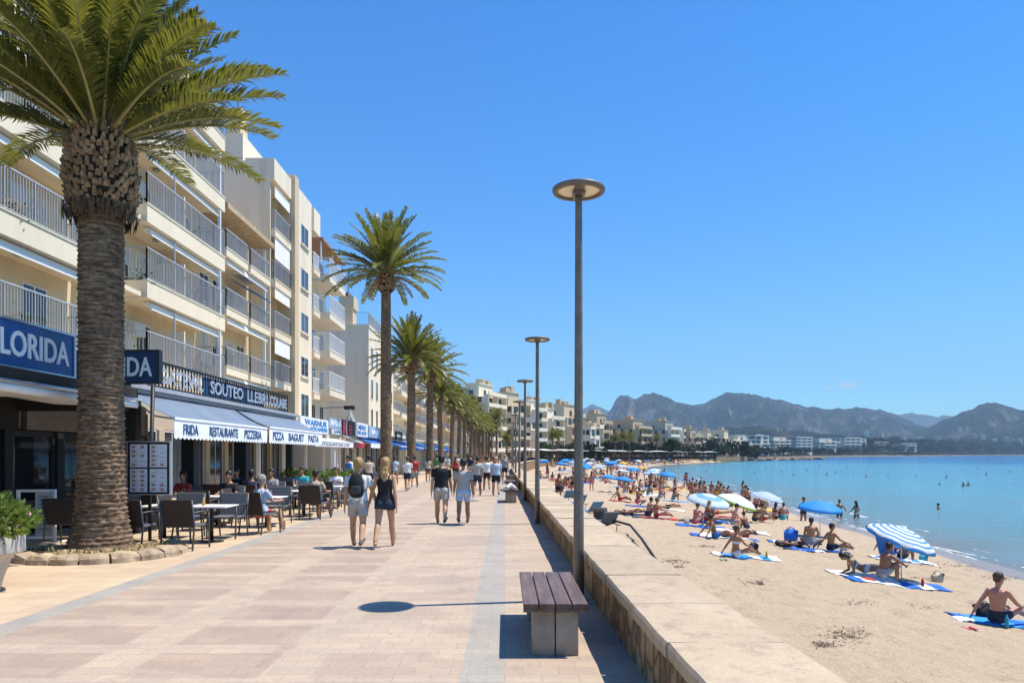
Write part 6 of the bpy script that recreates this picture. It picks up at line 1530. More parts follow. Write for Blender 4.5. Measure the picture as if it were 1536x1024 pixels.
def parasol(label, x, Y, R, h, mat, tilt=(0, 0), rz=0.0, z=None, rim=None, group='parasols on the sand'):
    T = local(thing('beach_parasol', label, 'parasol', (x, Y, sand_full(x, Y) if z is None else z), 0, group)); T.rotation_euler = (0, 0, rz)
    n = 8; rows = []; P0 = Vector((0, 0, h)); TM = Matrix.Translation(P0) @ Matrix.Rotation(tilt[0], 4, 'X') @ Matrix.Rotation(tilt[1], 4, 'Y')
    for i, (r, zz) in enumerate(((.01, .30), (.2, .285), (.45, .22), (.7, .125), (.88, .04), (.97, -.02), (1.0, -.10))):
        row = []
        for k in range(n * 4 + 1):
            a = 2 * PI * k / (n * 4); sc = 1 - .06 * abs(math.sin(a * n / 2)) * (1 if i < 6 else .9); row.append(Vector((R * r * sc * math.cos(a), R * r * sc * math.sin(a), R * zz - (0 if i < 6 else R * .02 * abs(math.sin(a * n / 2 * 3))))))
        rows.append(row)
    mb = MB(); mb.grid(rows)
    if rim is not None: mb.m = [1 if j // (n * 4) >= 5 else 0 for j in range(len(mb.f))]
    me = mb.mesh('canopy', [mat] + ([rim] if rim else []), True); o = link('canopy', me, T); o.matrix_local = TM; sd = o.modifiers.new('thickness', 'SOLIDIFY'); sd.thickness = .006
    mb = MB(); top = TM @ Vector((0, 0, R * .30)); mb.tube([(0, 0, -.3), (0, 0, h * .62), P0 + Vector((0, 0, -.02)), top + (top - P0).normalized() * .08], [.017, .017, .014, .010], 8); mb.build('pole', RAILW, T, True)
    mb = MB()
    for k in range(n): a = 2 * PI * k / n; mb.cyl(TM @ Vector((0, 0, R * .26)), TM @ Vector((R * .95 * math.cos(a), R * .95 * math.sin(a), -R * .005)), .006, n=4)
    mb.build('ribs', RAILW, T); return T
SW = dict(navy=C_NAVY, blue=C_BLUE, red=C_RED, black=C_BLACK, teal=C_TEAL, coral=C_PINK, white=C_WHITE, grey=C_GREY, green=C_GREEN, yellow=C_YEL)
GB = 'people on the sand'
def bather(label, px, py, pose, sex, col, rz, sk=1, hair=HD, vox=.014, h=1.0, fingers=False, group=GB, xyz=None, lift=.045):
    x, Y, z = SP2(px, py) if xyz is None else xyz
    wear = (('trunks', SW[col]), ('crop', hair)) if sex == 'm' else (('brief', SW[col]), ('bra', SW[col]), ('bun' if hair is HB else 'long_hair', hair))
    return person(label, (x, Y, z + lift), math.radians(rz), pose, sex, wear, sk, group, h, vox, fingers)
def tw(label, px, py, rz, w, l, mat, edge=None, dx=0, dy=0): x, Y, z = SPT(px, py); return towel(label, x + dx, Y + dy, math.radians(rz), w, l, mat, edge)
def bag(label, px, py, mat, s=.22, lift=.0):
    x, Y, z = SP2(px, py); T = local(thing('beach_bag', label, 'bag', (x, Y, z + .01), rnd.uniform(-.6, .6), 'bags on the sand')); mb = MB()
    mb.tube([(0, 0, 0), (0, 0, s * .3), (.01, 0, s * 1.0), (.02, .01, s * 1.5), (.02, .01, s * 1.42), (0, 0, s * .5)], [(s * .95, s * .45), (s * 1.08, s * .58), (s * 1.12, s * .50), (s * 1.2, s * .36), (s * 1.12, s * .28), (s * .9, s * .3)], 18, side=(1, 0, 0))
    mb.v = [tuple(Vector(v) + Vector((mnoise.noise(Vector(v) * 9), mnoise.noise(Vector(v) * 9 + Vector((4, 0, 0))), 0)) * s * .12) for v in mb.v]; mb.build('body', mat, T, True)
    for q in (-1, 1): MB().tube([(-s * .55, q * s * .3, s * 1.4), (-s * .45, q * s * .34, s * 1.95), (0, q * s * .36, s * 2.15), (s * .45, q * s * .34, s * 1.95), (s * .6, q * s * .3, s * 1.4)], [s * .06] * 5, 6).build('handle', mat, T, True)
    return T
# right edge group
tw('bright blue towel under the sunburnt sitter at the right edge', 1500, 935, 80, 1.0, 2.0, T_LB, T_BLUE, .15, .1)
bather('sunburnt short haired sitter in navy trunks at the right edge, back to us', 1497, 938, 'legs_out', 'm', 'navy', -62, 3, HB, .009, 1.04, True)
bag('dark rucksack with a red pocket beside the sunburnt sitter', 1473, 927, cl('black nylon', (.014, .015, .018)), .17)
# striped parasol group
tw('long white towel with blue hem below the striped parasol', 1335, 874, 84, 1.1, 2.6, T_WHITE, T_BLUE, .1, 0); tw('white towel under the woman lying propped on her elbows', 1293, 864, 84, .9, 1.7, T_WHITE, None, 0, .15)
bather('tanned man sitting with knees drawn up beneath the striped parasol', 1325, 873, 'knees', 'm', 'grey', -74, 2, HD, .010, 1.0, True)
bather('woman lying on her front propped on elbows left of the knees-up man', 1296, 864, 'prone', 'f', 'white', 84, 1, HD, .011, 1.0)
x, Y, z = SP2(1352, 870); parasol('blue and white ring striped parasol leaning right, the nearest one', x, Y, .98, 1.24, U_STR, (.24, .30), 0)
# deck chair group
tw('blue and white towel beneath the blue folding chair', 1352, 841, 82, 1.1, 2.0, T_LB, T_WHITE, 0, 0)
T = local(thing('folding_chair', 'blue folding beach chair with its sitter facing the sea', 'chair', SP2(1336, 838), math.radians(-55)))
for nm, m, bx in (('backrest', C_BLUE, ((-.27, -.30, .22), (.27, -.30, .22), (.27, -.27, .22), (-.27, -.27, .22), (-.27, -.55, .88), (.27, -.55, .88), (.27, -.52, .88), (-.27, -.52, .88))), ('seat', C_BLUE, ((-.27, -.28, .20), (.27, -.28, .20), (.27, .24, .26), (-.27, .24, .26), (-.27, -.28, .22), (.27, -.28, .22), (.27, .24, .28), (-.27, .24, .28)))): MB().hexa(bx).build(nm, m, T)
for s in (-1, 1): MB().tube([(s * .28, -.54, .88), (s * .28, -.28, .21), (s * .28, .24, .0)], [.013] * 3, 6).build('leg', ALU, T); MB().tube([(s * .285, -.40, .0), (s * .285, .2, .26), (s * .285, .1, .44), (s * .285, -.36, .46)], [.013] * 4, 6).build('armrest', ALU, T)
x, Y, z = SP2(1336, 838); bather('sitter with a brown cap of hair leaning in the blue folding chair', 0, 0, 'lean_back', 'm', 'blue', -55, 1, HB, .014, 1.0, xyz=(x + .03, Y, z + .2))
bather('woman with knees up on the towel right of the blue folding chair', 1354, 842, 'knees', 'f', 'navy', -60, 2, HG, .012)
# blue parasol group
tw('royal blue towel under the pair below the bright blue parasol', 1222, 826, 80, 1.2, 2.4, T_BLUE, T_NAVY); tw('pale towel beside the royal blue one', 1183, 815, 80, .9, 1.6, T_WHITE, T_BLUE)
bather('dark haired man sitting with back to us under the bright blue parasol', 1216, 826, 'cross', 'm', 'grey', -30, 1, HD, .012)
bather('woman lying on her back left of the dark haired man', 1196, 822, 'supine', 'f', 'black', -95, 2, HD, .013)
bather('man with one leg stretched to the right of the dark haired man', 1247, 829, 'legs_out', 'm', 'navy', -75, 1, HD, .012)
bag('blue beach bag standing left of the bright blue parasol group', 1186, 812, T_BLUE, .26)
x, Y, z = SP2(1230, 806); parasol('bright blue parasol behind the dark haired man', x, Y, .98, 1.35, U_BLUE, (.12, .06), 0)
# single woman in the middle
tw('blue towel under the woman in white sitting alone on bare sand', 1118, 835, 82, .95, 2.1, T_LB, T_WHITE, 0, 0)
bather('woman in white bikini sitting alone, legs stretched to the right', 1104, 836, 'legs_out', 'f', 'white', -68, 1, HB, .011)
# group left of her
tw('white and blue towel under the reclining couple in mid beach', 1085, 806, 82, 1.2, 2.6, T_WHITE, T_BLUE)
bather('man with blue shorts reclining on his hands in mid beach', 1073, 807, 'lean_back', 'm', 'blue', -80, 2, HD, .013); bather('companion lying with knee raised beside the reclining man', 1104, 808, 'supine', 'f', 'coral', -88, 2, HD, .014)
tw('blue towel of the two women behind the reclining couple', 1050, 790, 80, 1.2, 2.2, T_BLUE)
bather('woman with curly brown hair sitting on the blue towel behind', 1043, 790, 'knees', 'f', 'coral', -50, 3, HB, .014); bather('woman with blond hair sitting next to the curly haired one', 1062, 789, 'cross', 'f', 'red', -40, 1, HBL, .014)
bather('man bending forward on his towel right of the two women', 1100, 795, 'cross', 'm', 'grey', -110, 3, HD, .016); bather('child sized sitter facing the pair with a blue towel', 1120, 796, 'knees', 'm', 'navy', 40, 2, HD, .016, .8); tw('grey white towel below the bending man', 1112, 798, 84, 1.0, 2.4, T_WHITE)
# parasols by the water edge
for px, py, R, m, tl, rim, lb in ((1063, 783, 1.2, U_PALE, (.22, .15), None, 'large pale blue domed parasol standing low near the water'), (1106, 781, 1.25, U_WG, (.16, .32), U_GR, 'white parasol with lime rim tilted flat beside the pale blue dome'), (1150, 770, 1.2, U_STR, (.15, .2), None, 'small striped blue parasol close to the wet sand')):
    x, Y, z = SP2(px, py); parasol(lb, x, Y, R * .92, 1.1, m, tl, 0, None, rim)
for px, py, pose, sex, col, rz, lb in ((1133, 784, 'knees', 'f', 'navy', -40, 'woman sitting near the lime rimmed parasol'), (1143, 783, 'legs_out', 'm', 'red', -60, 'man sitting right of the lime rimmed parasol'), (1163, 782, 'knees', 'f', 'black', -30, 'woman on the wet edge, left of a pair'), (1174, 783, 'knees', 'm', 'teal', -35, 'man on the wet edge, right of a pair'), (1060, 781, 'cross', 'f', 'blue', -80, 'sitter in the shade of the pale blue dome'), (1118, 770, 'akimbo', 'm', 'navy', -60, 'man standing at the wet edge with hands on hips')):
    bather(lb, px, py, pose, sex, col, rz, rnd.randint(1, 3), rnd.choice([HD, HB]), .016)
tw('royal blue towel under the pale blue dome', 1058, 782, 80, 1.2, 2.2, T_BLUE)
# left mid beach
for px, py, pose, sex, col, rz, tm, lb in ((972, 777, 'knees', 'm', 'navy', -70, T_NAVY, 'sitter on a navy towel left of the mid beach groups'), (985, 778, 'legs_out', 'f', 'red', -80, T_RED, 'woman in red with legs out on the bare sand'), (957, 760, 'cross', 'f', 'coral', -40, T_BLUE, 'woman in coral bikini cross legged on blue towel'), (1000, 765, 'supine', 'm', 'black', -90, T_WHITE, 'man in black trunks lying on a white towel'), (930, 752, 'lean_back', 'm', 'red', -80, T_RED, 'man in red trunks leaning back on his hands'), (1010, 752, 'knees', 'f', 'teal', -70, T_LB, 'woman in turquoise on a bright towel near the water'), (1075, 775, 'prone', 'f', 'red', 85, T_RED, 'woman in red lying on her front near the pale dome'), (945, 772, 'supine', 'f', 'navy', -90, T_NAVY, 'woman in navy stretched out at the left of the sand'), (990, 750, 'knees', 'm', 'grey', -50, T_WHITE, 'man in grey trunks hugging his knees')):
    tw('towel under the ' + lb, px + 4, py, 82, .95, 1.9, tm); bather(lb, px, py, pose, sex, col, rz, rnd.randint(1, 3), rnd.choice([HD, HB, HG]), .016)
# things against the sea wall
LG = cl('slate sling cloth', (.10, .13, .17)); LB2 = cl('faded blue sling', (.10, .20, .36))
def lounger(label, px, py, rz, mat, up=.5):
    T = local(thing('sun_lounger', label, 'sun lounger', SP2(px, py), math.radians(rz), 'sun loungers beside the sea wall'))
    MB().box(-.31, .31, -.5, 1.0, .28, .315).build('sling', mat, T); mb = MB(); mb.hexa([(-.31, -.52, .28), (.31, -.52, .28), (.31, -.48, .28), (-.31, -.48, .28), (-.31, -1.0, .28 + up), (.31, -1.0, .28 + up), (.31, -.96, .30 + up), (-.31, -.96, .30 + up)]); mb.build('backrest', mat, T)
    for s in (-1, 1):
        MB().tube([(s * .33, -1.05, .26), (s * .33, 1.05, .26)], [.02, .02], 6).build('side_rail', BLK, T)
        for y in (-.7, .8): MB().tube([(s * .33, y, .26), (s * .33, y + .05, 0)], [.018] * 2, 6).build('leg', BLK, T)
    return T
for px, py, rz, m, lb in ((905, 793, 12, LG, 'slate grey sun lounger with raised back just right of the near lamp pole'), (862, 762, 20, LB2, 'blue sun lounger left of the near lamp pole'), (850, 752, 10, LB2, 'second blue lounger behind the first one at the wall'), (835, 742, 15, LG, 'grey lounger further along under the sea wall'), (880, 775, 30, LB2, 'faded blue lounger behind the near lamp pole')): lounger(lb, px, py, rz, m)
mb = MB(); P_ = [SP2(905, 792), SP2(925, 797), SP2(945, 800), SP2(962, 820), SP2(984, 840)]; mb.tube([(x, y, z + h) for (x, y, z), h in zip(P_, (.1, .45, .35, .3, .04))], [.045] * 5, 10, rnd_caps=True); tag(mb.build('drain_pipe', BLK, None, True), 'dark bent pipe rising from the sand behind the wall coping', 'pipe')
x, y, z = SP2(900, 788); T = local(thing('waste_bin', 'dark round bin with a bag rim standing in the sand near the lamp pole', 'bin', (x, y, z))); MB().lathe([(.26, 0), (.30, .7), (.31, .74), (.28, .75)], 18).build('drum', cl('dark grey bin', (.07, .075, .08)), T, True); MB().lathe([(.312, .70), (.325, .62), (.31, .76)], 18, caps=False).build('liner', cl('grey liner', (.2, .2, .2)), T, True)
x, y, z = SP2(848, 751); T = local(thing('person_costume', 'x', 'x')) if False else None
bather('dark clothed attendant standing by the blue loungers', 838, 752, 'stand', 'm', 'black', -20, 2, HD, .016); bather('person walking on the sand left of the nearest lamp pole', 860, 742, 'walk_a', 'm', 'black', 10, 2, HD, .016)
# small belongings by the towels
r_ = random.Random(63)
def bottle(label, px, py, m):
    x, Y, z = SP2(px, py); mb = MB(); mb.lathe([(.035, 0), (.04, .02), (.04, .17), (.016, .22), (.016, .25)], 10, (x, Y, z + .03)); tag(mb.build('water_bottle', m, None, True), label, 'bottle', 'bottles by the towels')
for px, py, m, lb in ((1510, 942, C_TEAL, 'turquoise water bottle on the towel of the sunburnt sitter'), (1384, 880, C_RED, 'small red bottle at the far end of the towel under the striped parasol'), (1262, 834, C_BLUE, 'blue bottle beside the pair below the bright blue parasol'), (1150, 838, C_YEL, 'yellow bottle near the feet of the woman in white bikini')): bottle(lb, px, py, m)
for px, py, m, lb in ((1455, 944, C_PINK, 'coral flip flops left on the sand before the sunburnt sitter'), (1396, 886, C_NAVY, 'navy flip flops at the end of the striped parasol towel'), (1085, 842, C_GREEN, 'green flip flops beside the woman in white bikini'), (1172, 824, C_RED, 'red flip flops left of the blue beach bag'), (1310, 848, C_BLACK, 'black flip flops behind the deck chair towel')):
    x, Y, z = SP2(px, py); mb = MB()
    for dx in (-.07, .07): mb.tube([(x + dx, Y - .11, z + .03), (x + dx, Y + .02, z + .03), (x + dx + .01, Y + .14, z + .03)], [(.035, .012), (.04, .012), (.03, .012)], 8, rnd_caps=True, side=(1, 0, 0))
    tag(mb.build('flip_flops', m, None, True), lb, 'flip flops', 'sandals left on the sand')
for px, py, m, lb, s in ((1406, 872, C_BEIGE, 'beige straw bag at the right end of the striped parasol towel', .16), (1130, 828, C_NAVY, 'navy bag behind the woman in white bikini', .15), (1268, 824, C_WHITE, 'white cotton bag right of the pair below the bright blue parasol', .16), (1118, 806, C_RED, 'red bag at the foot of the reclining couple', .15), (1030, 786, C_BEIGE, 'beige bag left of the curly haired woman', .16), (1385, 842, C_TEAL, 'turquoise bag at the far end of the deck chair towel', .14)): bag(lb, px, py, m, s)
for px, py, m, lb in ((1443, 931, C_WHITE, 'crumpled white shirt lying on the left corner of the bright blue towel'), (1300, 871, C_RED, 'crumpled red cloth on the towel near the lying woman'), (1228, 829, C_WHITE, 'crumpled white cloth in front of the dark haired man')):
    x, Y, z = SP2(px, py); rows = [[(x + (i - 4) * .045 + .02 * mnoise.noise(Vector((i, j, px))), Y + (j - 4) * .05, z + .06 + .05 * abs(mnoise.noise(Vector((i * .7, j * .7, px)))) - .004 * ((i - 4) ** 2 + (j - 4) ** 2) * .5) for i in range(9)] for j in range(9)]
    o = MB().grid(rows).build('folded_shirt', m, None, True); sd = o.modifiers.new('thickness', 'SOLIDIFY'); sd.thickness = .01; tag(o, lb, 'clothes', 'clothes dropped on the towels')
# dry seaweed: countless small flakes
sw = MB(); r_ = random.Random(17)
for px, py, w, d, n in ((1135, 874, 26, 5, 160), (1270, 952, 42, 12, 380), (1238, 968, 26, 7, 220), (1100, 962, 16, 6, 60), (1010, 841, 26, 5, 120), (1180, 820, 30, 4, 60), (1385, 868, 60, 3, 120), (1440, 850, 90, 8, 160), (1020, 850, 10, 3, 60), (1500, 866, 40, 5, 100), (1290, 905, 30, 6, 60), (1380, 910, 30, 5, 50), (1060, 820, 24, 3, 60)):
    for i in range(n):
        a = r_.gauss(0, .42); b_ = r_.gauss(0, .42) + a * .18; x, Y, z = SPT(px + a * w, py + b_ * d)
        if x > sx(Y) - .6: continue
        z = sand_full(x, Y) + .012; u = r_.uniform(0, PI); l = r_.uniform(.012, .05) * Y / 16; q = V(math.cos(u) * l, math.sin(u) * l, r_.uniform(0, .015)); s = V(-math.sin(u), math.cos(u), .2) * l * r_.uniform(.15, .4)
        p = V(x, Y, z); sw.quad(p - q - s, p + q - s * .5, p + q + s, p - q + s * .6)
tag(sw.build('seaweed', M('dry seaweed', (.085, .058, .036), .95, .4, 8)), 'scattered dark scraps of dry seaweed on the sand', None, None, 'stuff')
# ------------------------------------------------------------------ in the water
GW = 'people in the sea'
wz = WT
for i, (px, py, pose, sex, col, rz, dep, lb) in enumerate(((1205, 786, 'akimbo', 'm', 'navy', -160, .10, 'man with hands at his waist at the very edge of the water'), (1259, 775, 'wade', 'm', 'black', -30, .55, 'man in black trunks wading, left of the pair'), (1285, 776, 'wade', 'f', 'grey', 20, .6, 'woman wading with bent arms, right of the pair'), (1147, 770, 'stand', 'm', 'navy', -60, .25, 'thin man standing ankle deep by the striped parasol'), (1122, 757, 'stand', 'f', 'black', -40, .3, 'woman standing still in the shallows'), (1091, 756, 'wade', 'f', 'red', 160, .3, 'woman in red stepping out of the sea'), (1081, 745, 'stand', 'm', 'navy', -80, .3, 'tall man looking out to sea'), (1067, 742, 'stand', 'm', 'black', -20, .3, 'man in black trunks in the shallows'), (1069, 748, 'wade', 'f', 'coral', 30, .3, 'woman in coral close behind him'), (1045, 733, 'wade', 'm', 'grey', 0, .6, 'man waist deep with raised arms'), (1036, 746, 'stand', 'f', 'teal', -90, .2, 'woman in turquoise at the water line'), (1034, 739, 'stand', 'm', 'red', -30, .3, 'man in red trunks further out'), (1012, 740, 'stand', 'f', 'navy', -60, .2, 'woman in navy standing at the water line'), (1013, 733, 'akimbo', 'm', 'blue', 10, .3, 'man in blue trunks beyond the woman in navy'), (991, 737, 'walk_a', 'm', 'black', 10, .15, 'man in black trunks strolling along the water line'), (987, 728, 'stand', 'f', 'red', -40, .3, 'woman in red bikini facing the bay'), (974, 724, 'stand', 'm', 'navy', -40, .2, 'man in navy trunks, far end of the bathers'), (1000, 722, 'wade', 'f', 'black', 40, .5, 'woman in black, thigh deep'), (1052, 726, 'wade', 'm', 'teal', 90, .7, 'man in turquoise trunks, waist deep'))):
    x, Y = GP(px, py, wz); bather(lb, 0, 0, pose, sex, col, rz, rnd.randint(1, 2), rnd.choice([HD, HB]), .016, 1.0, False, GW, (x, Y, wz - dep), 0)
r_ = random.Random(77)
sp_ = [(1408, 763), (1085, 705), (1121, 707), (1132, 709), (1172, 708), (1190, 713), (1240, 712), (1332, 713), (1373, 714), (1410, 728), (1445, 729), (1453, 728), (1515, 708), (1480, 712), (1420, 716), (1300, 717), (1253, 709), (1270, 701), (1060, 708), (1040, 703), (1210, 706), (1340, 703), (1395, 702), (1467, 703), (1150, 703), (1105, 701), (1500, 697), (1230, 699), (1300, 704), (1018, 700), (993, 707), (1003, 713)]
for i, (px, py) in enumerate(sp_):
    x, Y = GP(px, py, wz); near = py > 725
    wear_c = r_.choice(list(SW)); bather('swimmer near the shore, shoulders out of the water%s' % (', alone' if i == 0 else ', far from the others') if near else 'small distant swimmer in the bay', 0, 0, r_.choice(['wade', 'stand']), r_.choice('mf'), wear_c, r_.uniform(0, 360), r_.randint(1, 2), HD, .022, 1.0, False, 'swimmers in the bay', (x, Y, wz - r_.uniform(1.2, 1.45)), 0)
# ------------------------------------------------------------------ the crowded far sand
r_ = random.Random(101); cnt = 0
cols_ = ['navy', 'blue', 'red', 'black', 'teal', 'coral', 'yellow', 'red', 'coral']; tws = [('blue', T_BLUE), ('bright blue', T_LB), ('white', T_WHITE), ('red', T_RED), ('navy', T_NAVY), ('yellow', C_YEL)]
tp = {}
def spot(Y, u): a, b = wx(Y) + .6, sx(Y); return lerp(a, b, u), Y
pts_ = []
while len(pts_) < 195:
    Y = 48 * (330 / 48) ** (r_.random() ** 1.05); u = r_.uniform(.10, .93)
    if Y < 62 and u < .5: continue
    x, Y = spot(Y, u)
    if Y > 60 or r_.random() < .6: pts_.append((x, Y))
for i, (x, Y) in enumerate(pts_):
    z = sand_full(x, Y) if Y < 120 else sand_z(x, Y); rz = r_.uniform(-120, 0); sex = r_.choice('mf'); col = r_.choice(cols_); far = Y > 110
    pose = r_.choice(['knees', 'legs_out', 'lean_back', 'cross', 'supine', 'prone', 'stand', 'walk_a', 'knees']) if not far else r_.choice(['knees', 'stand', 'lean_back', 'stand', 'supine'])
    what = {'knees': 'sitting with knees up', 'legs_out': 'sitting with legs out', 'lean_back': 'leaning back', 'cross': 'sitting cross legged', 'supine': 'lying face up', 'prone': 'lying face down', 'stand': 'standing', 'walk_a': 'walking'}[pose]
    bather('small far bather in %s swimwear %s on the crowded sand' % (col, what) if not far else 'tiny bather in %s swimwear %s on the far sand' % (col, what), 0, 0, pose, sex, col, rz, r_.randint(1, 3), HD if sex == 'f' else r_.choice([HD, HB]), .024, 1.0, False, 'bathers on the crowded far sand', (x, Y, z), .04)
    if pose not in ('stand', 'walk_a') and r_.random() < .8:
        tn, tm = r_.choice(tws)
        if 't' not in tp:
            mb = MB(); rows = [[(lerp(-.5, .5, k / 4), lerp(-1, 1, j / 8), .015 * math.sin(j * 2 + k)) for k in range(5)] for j in range(9)]; mb.grid(rows); t0 = mb.build('beach_towel', T_BLUE, None, True); sd = t0.modifiers.new('thickness', 'SOLIDIFY'); sd.thickness = .02; tp['t'] = t0; o = t0
        else: o = tp['t'].copy(); COL.objects.link(o)
        o.location = (x, Y, z + .05); o.rotation_euler = (0, math.atan(.075), math.radians(rz + r_.uniform(-10, 10))); remat(o, tm); tag(o, 'small %s towel spread on the crowded far sand' % tn, 'towel', 'towels on the far sand')
us = {}
par = [(1240, 0)]
for i in range(44):
    Y = 82 * (310 / 82) ** r_.random(); u = r_.uniform(.1, .86); x, Y = spot(Y, u); z = sand_z(x, Y)
    nm, m = r_.choice([('bright blue', U_BLUE), ('bright blue', U_BLUE), ('pale blue', U_PALE), ('white', U_WHITE), ('pale blue', U_PALE), ('blue striped', U_STR), ('white', U_WHITE), ('yellow', U_YEL)])
    lb = '%s parasol among the far crowd on the sand' % nm
    if nm not in us: us[nm] = parasol(lb, x, Y, 1.05, 1.6, m, (.08, .12), r_.uniform(0, 6), z, None, 'parasols in the far crowd'); continue
    c = dup(us[nm], (x, Y, z), r_.uniform(0, 6), lb, r_.uniform(.9, 1.15))
for px, py, lb in ((936, 742, 'bright blue parasol standing out left of the water line'), (915, 738, 'bright blue parasol just left of the one by the water')):
    x, Y, z = SPT(px, py); parasol(lb, x, Y, .85, 1.25, U_BLUE, (.1, .1), 1, z)
# ------------------------------------------------------------------ far canopies, trees
def canopy_tent(label, px, Y, w):
    p, n = along(WL, WN, Y); x = PX(px, Y); T = local(thing('beach_bar_canopy', label, 'canopy', (x, Y, -.2), 0, 'white canopies along the far promenade'))
    rows = [[(lerp(-w / 2, w / 2, k / 8), y, 2.9 + .5 * math.sin(PI * k / 8) * (1 if j == 1 else .55)) for k in range(9)] for j, y in enumerate((-2.5, 0, 2.5))]
    mb = MB(); mb.grid(rows); o = mb.build('canvas', CANV, T, True); sd = o.modifiers.new('thickness', 'SOLIDIFY'); sd.thickness = .05
    for k in range(4):
        for y in (-2.4, 2.4): xx = lerp(-w / 2 + .1, w / 2 - .1, k / 3); MB().box(xx - .06, xx + .06, y - .06, y + .06, 0, 2.95).build('post', FRAMED, T)
    MB().box(-w / 2, w / 2, 1.8, 2.0, 0, 1.1).build('counter', BROWN, T); return T
for i, (px, Y, w) in enumerate(((778, 165, 6), (800, 185, 9), (815, 196, 7), (842, 205, 10), (862, 214, 8), (886, 226, 9), (915, 246, 10), (930, 256, 7), (954, 272, 11), (986, 292, 10), (1012, 312, 9), (1040, 335, 11), (1064, 355, 8))):
    canopy_tent('%s white canopy from the left on the far promenade' % (['first'] + ORD)[i], px, Y, w)
TL = [leafmat('pine foliage', (.012, .022, .008), (.045, .055, .018), .12, .5), leafmat('tamarisk foliage', (.03, .045, .012), (.10, .11, .03), .15, .5), leafmat('dark oak foliage', (.010, .016, .008), (.032, .036, .016), .1, .5)]; BARK = M('tree bark', (.10, .07, .05), .9, .3, 4)
def tree(label, x, y, z, h, kind, seed, n=900, leaf=.55):
    r = random.Random(seed); T = local(thing('tree', label, 'tree', (x, y, z), 0, 'trees along the far bay'))
    mb = MB(); mb.tube([(0, 0, -.5), (.1, 0, h * .25), (.15, .1, h * .5)], [h * .035, h * .025, h * .012], 8)
    for k in range(5): a = k * 1.26 + seed; mb.tube([(.1, 0, h * .28), (math.cos(a) * h * .14, math.sin(a) * h * .14, h * .5), (math.cos(a) * h * .26, math.sin(a) * h * .26, h * .66)], [h * .014, h * .009, h * .004], 5)
    mb.build('trunk', BARK, T, True); mb = MB(); cl_ = [(Vector((r.gauss(0, .22), r.gauss(0, .22), r.uniform(.42, .86))) * h, h * r.uniform(.12, .22)) for _ in range(13)]
    for i in range(n):
        c, R = r.choice(cl_); v = Vector((r.gauss(0, 1), r.gauss(0, 1), r.gauss(0, .8))); v = v.normalized() * R * r.uniform(.55, 1.05); p = c + v
        d = (v.normalized() + Vector((r.uniform(-.6, .6), r.uniform(-.6, .6), r.uniform(-.2, .7)))).normalized(); s = d.cross(Vector((r.uniform(-1, 1), r.uniform(-1, 1), .2))).normalized() * leaf * .4; ln = leaf * r.uniform(.7, 1.4)
        n0 = len(mb.v); mb.v += [tuple(p - d * ln * .4), tuple(p + s), tuple(p + d * ln * .6), tuple(p - s)]; mb.face((n0, n0 + 1, n0 + 2, n0 + 3))
    mb.build('crown', TL[kind], T); return T
TK = ['dark pine', 'pale green tamarisk', 'dark holm oak']
protos = []
r_ = random.Random(55)
spots_ = []
for px in range(795, 905, 9): spots_.append((px + r_.uniform(-4, 4), r_.uniform(212, 225) + (px - 795) * .12, r_.uniform(3.2, 6)))
for px in range(900, 1140, 7): spots_.append((px + r_.uniform(-4, 4), interp([(900, 262), (960, 300), (1020, 330), (1060, 370), (1140, 500)], px) * r_.uniform(.96, 1.03), r_.uniform(4.5, 9) * (1 if px < 1060 else 1.25)))
for px in range(1130, 1545, 6):
    r0 = interp(coastr, px); q = 1 + (px - 1130) * .0022
    for k0, k1, h0, h1 in ((1.025, 1.06, 6, 9),) if px < 1296 else ((1.025, 1.06, 9, 16), (1.09, 1.14, 9, 18), (1.17, 1.22, 10, 18)): spots_.append((px + r_.uniform(-3, 3), r0 * r_.uniform(k0, k1), r_.uniform(h0, h1) * q))
def ground_far(px, Y):
    if px < 1120: return -.3
    k = Y / interp(coastr, px); s = sstep(1150, 1330, px); return lerp(interp([(1.0, -3), (1.03, -.5), (1.08, .2), (1.2, .8)], k), interp([(1.0, -3), (1.03, -.5), (1.08, 9), (1.2, 24)], k), s)
for i, (px, Y, h) in enumerate(spots_):
    kd = r_.choice([0, 2, 2, 0, 1]) if px > 890 else r_.choice([1, 1, 0]); place_ = 'behind the white canopies' if px < 905 else 'before the far blocks' if px < 1130 else 'on the wooded far shore'
    lb = '%s %s' % (TK[kd] + ' tree', place_); x = PX(px, Y); z = ground_far(px, Y)
    key = [p for p in protos if p[1] == kd]
    if len(key) < 2: protos.append((tree(lb, x, Y, z, h, kd, i + 3), kd, h))
    else: q = r_.choice(key); dup(q[0], (x, Y, z), r_.uniform(0, 6.28), lb, h / q[2])
# rocks of the headland
rk = M('headland rock', (.20, .155, .11), .95, .35, 1.2, .9, 3); r_ = random.Random(3)
for i in range(26):
    px = r_.uniform(1078, 1235); Y = interp([(1078, 425), (1119, 468), (1150, 492), (1200, 560), (1235, 600)], px) * r_.uniform(.985, 1.015); mb = MB(); s = r_.uniform(1.2, 3.2); mb.ball((PX(px, Y), Y, WT + .2), (s * 2.2, s * 1.4, s * .6), 10, 7)
    mb.v = [tuple(Vector(v) + Vector((mnoise.noise(Vector(v) * .8), mnoise.noise(Vector(v) * .8 + Vector((5, 0, 0))), mnoise.noise(Vector(v) * .8 + Vector((0, 5, 0))))) * s * .5) for v in mb.v]
    tag(mb.build('rock', rk), 'low brown rock of the small headland in the bay', 'rock', 'rocks of the headland')
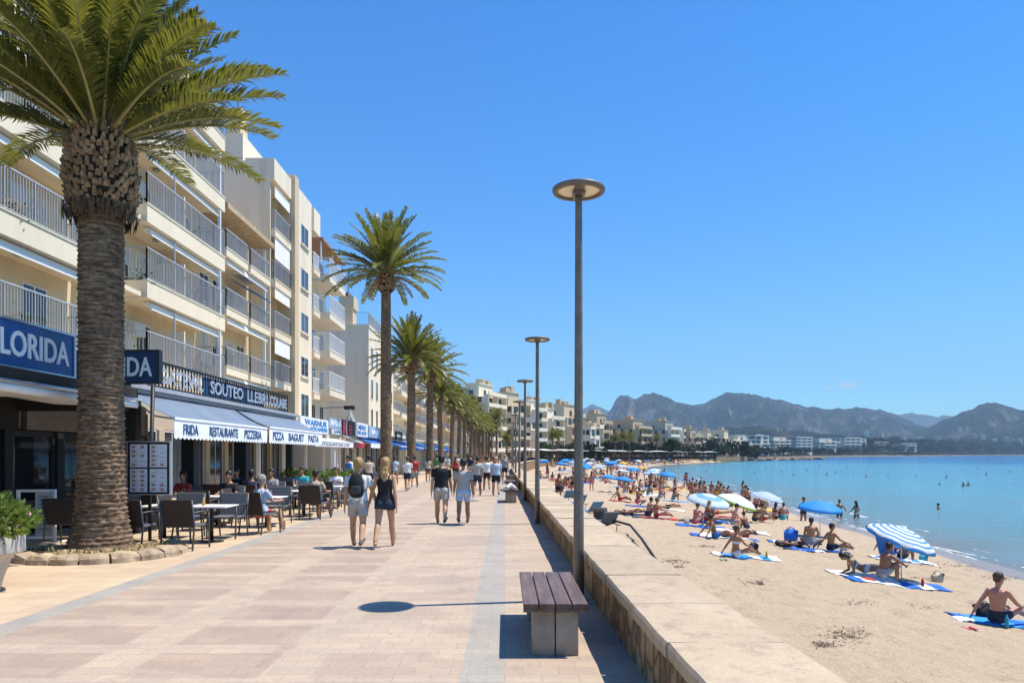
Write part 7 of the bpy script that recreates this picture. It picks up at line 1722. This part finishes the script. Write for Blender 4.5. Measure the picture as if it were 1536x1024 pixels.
# white villas on the lower slopes
for i, (px, py, Y, w) in enumerate(((1165, 644, 2300, 20), (1172, 646, 2320, 12), (1180, 648, 2320, 10), (1222, 649, 2400, 14), (1300, 649, 2500, 30), (1322, 651, 2500, 26), (1345, 652, 2550, 16), (1440, 643, 2900, 22), (1462, 652, 2700, 18), (1475, 653, 2700, 30), (1492, 660, 2600, 24), (1510, 657, 2700, 34), (1530, 660, 2600, 18), (1380, 658, 2400, 28), (1410, 659, 2400, 22), (1355, 657, 2300, 14))):
    x = PX(px, Y); z = PZ(py, Y); T = local(thing('hillside_villa', 'pale little villa on the lower mountain slope', 'house', (x, Y, z), r_.uniform(-.2, .5), 'villas on the far slopes')); mb = MB(); w *= .5; mb.box(-w / 2, w / 2, -6, 6, -14, 3.4); mb.box(-w * .2, w * .4, -4, 5, 3.4, 5.6); mb.build('wall', [SAND_, CREAM, TAN][i % 3], T)
    mb = MB(); mb.hexa([(-w / 2 - .5, -6.5, 3.42), (-w * .22, -6.5, 3.42), (-w * .22, 6.5, 3.42), (-w / 2 - .5, 6.5, 3.42), (-w / 2 + 1, -3, 4.6), (-w * .22, -3, 4.6), (-w * .22, 3, 4.6), (-w / 2 + 1, 3, 4.6)]); mb.build('roof', TILE, T)

for i, px in enumerate(range(1104, 1535, 17)):
    r = random.Random(px); Y = interp(coastr, px) * r.uniform(1.23, 1.3) if px > 1190 else interp([(1104, 620), (1190, 1050)], px); py = r.uniform(663, 669); w = r.uniform(9, 16) * Y / F; x = PX(px, Y); z = PZ(py, Y); hh = r.uniform(4, 6) * Y / F
    T = local(thing('shore_house', 'small pale house among the trees of the far shore', 'house', (x, Y, z - hh), r.uniform(.1, .6), 'small houses on the far shore')); mb = MB(); mb.box(-w / 2, w / 2, -5, 5, -12, hh); mb.box(-w * .3, w * .1, -4, 4, hh, hh * 1.35); mb.build('wall', [CREAM, OFFW, SAND_][i % 3], T)
    mb = MB(); mb.box(-w / 2 - .6, w / 2 + .6, -5.6, 5.6, hh * .82, hh * .9); mb.build('eaves', TILE, T)
    for k in range(3): MB().box(lerp(-w / 2, w / 2, (k + .3) / 3), lerp(-w / 2, w / 2, (k + .7) / 3), -5.05, -5.002, hh * .2, hh * .7).build('window', DARKG, T)
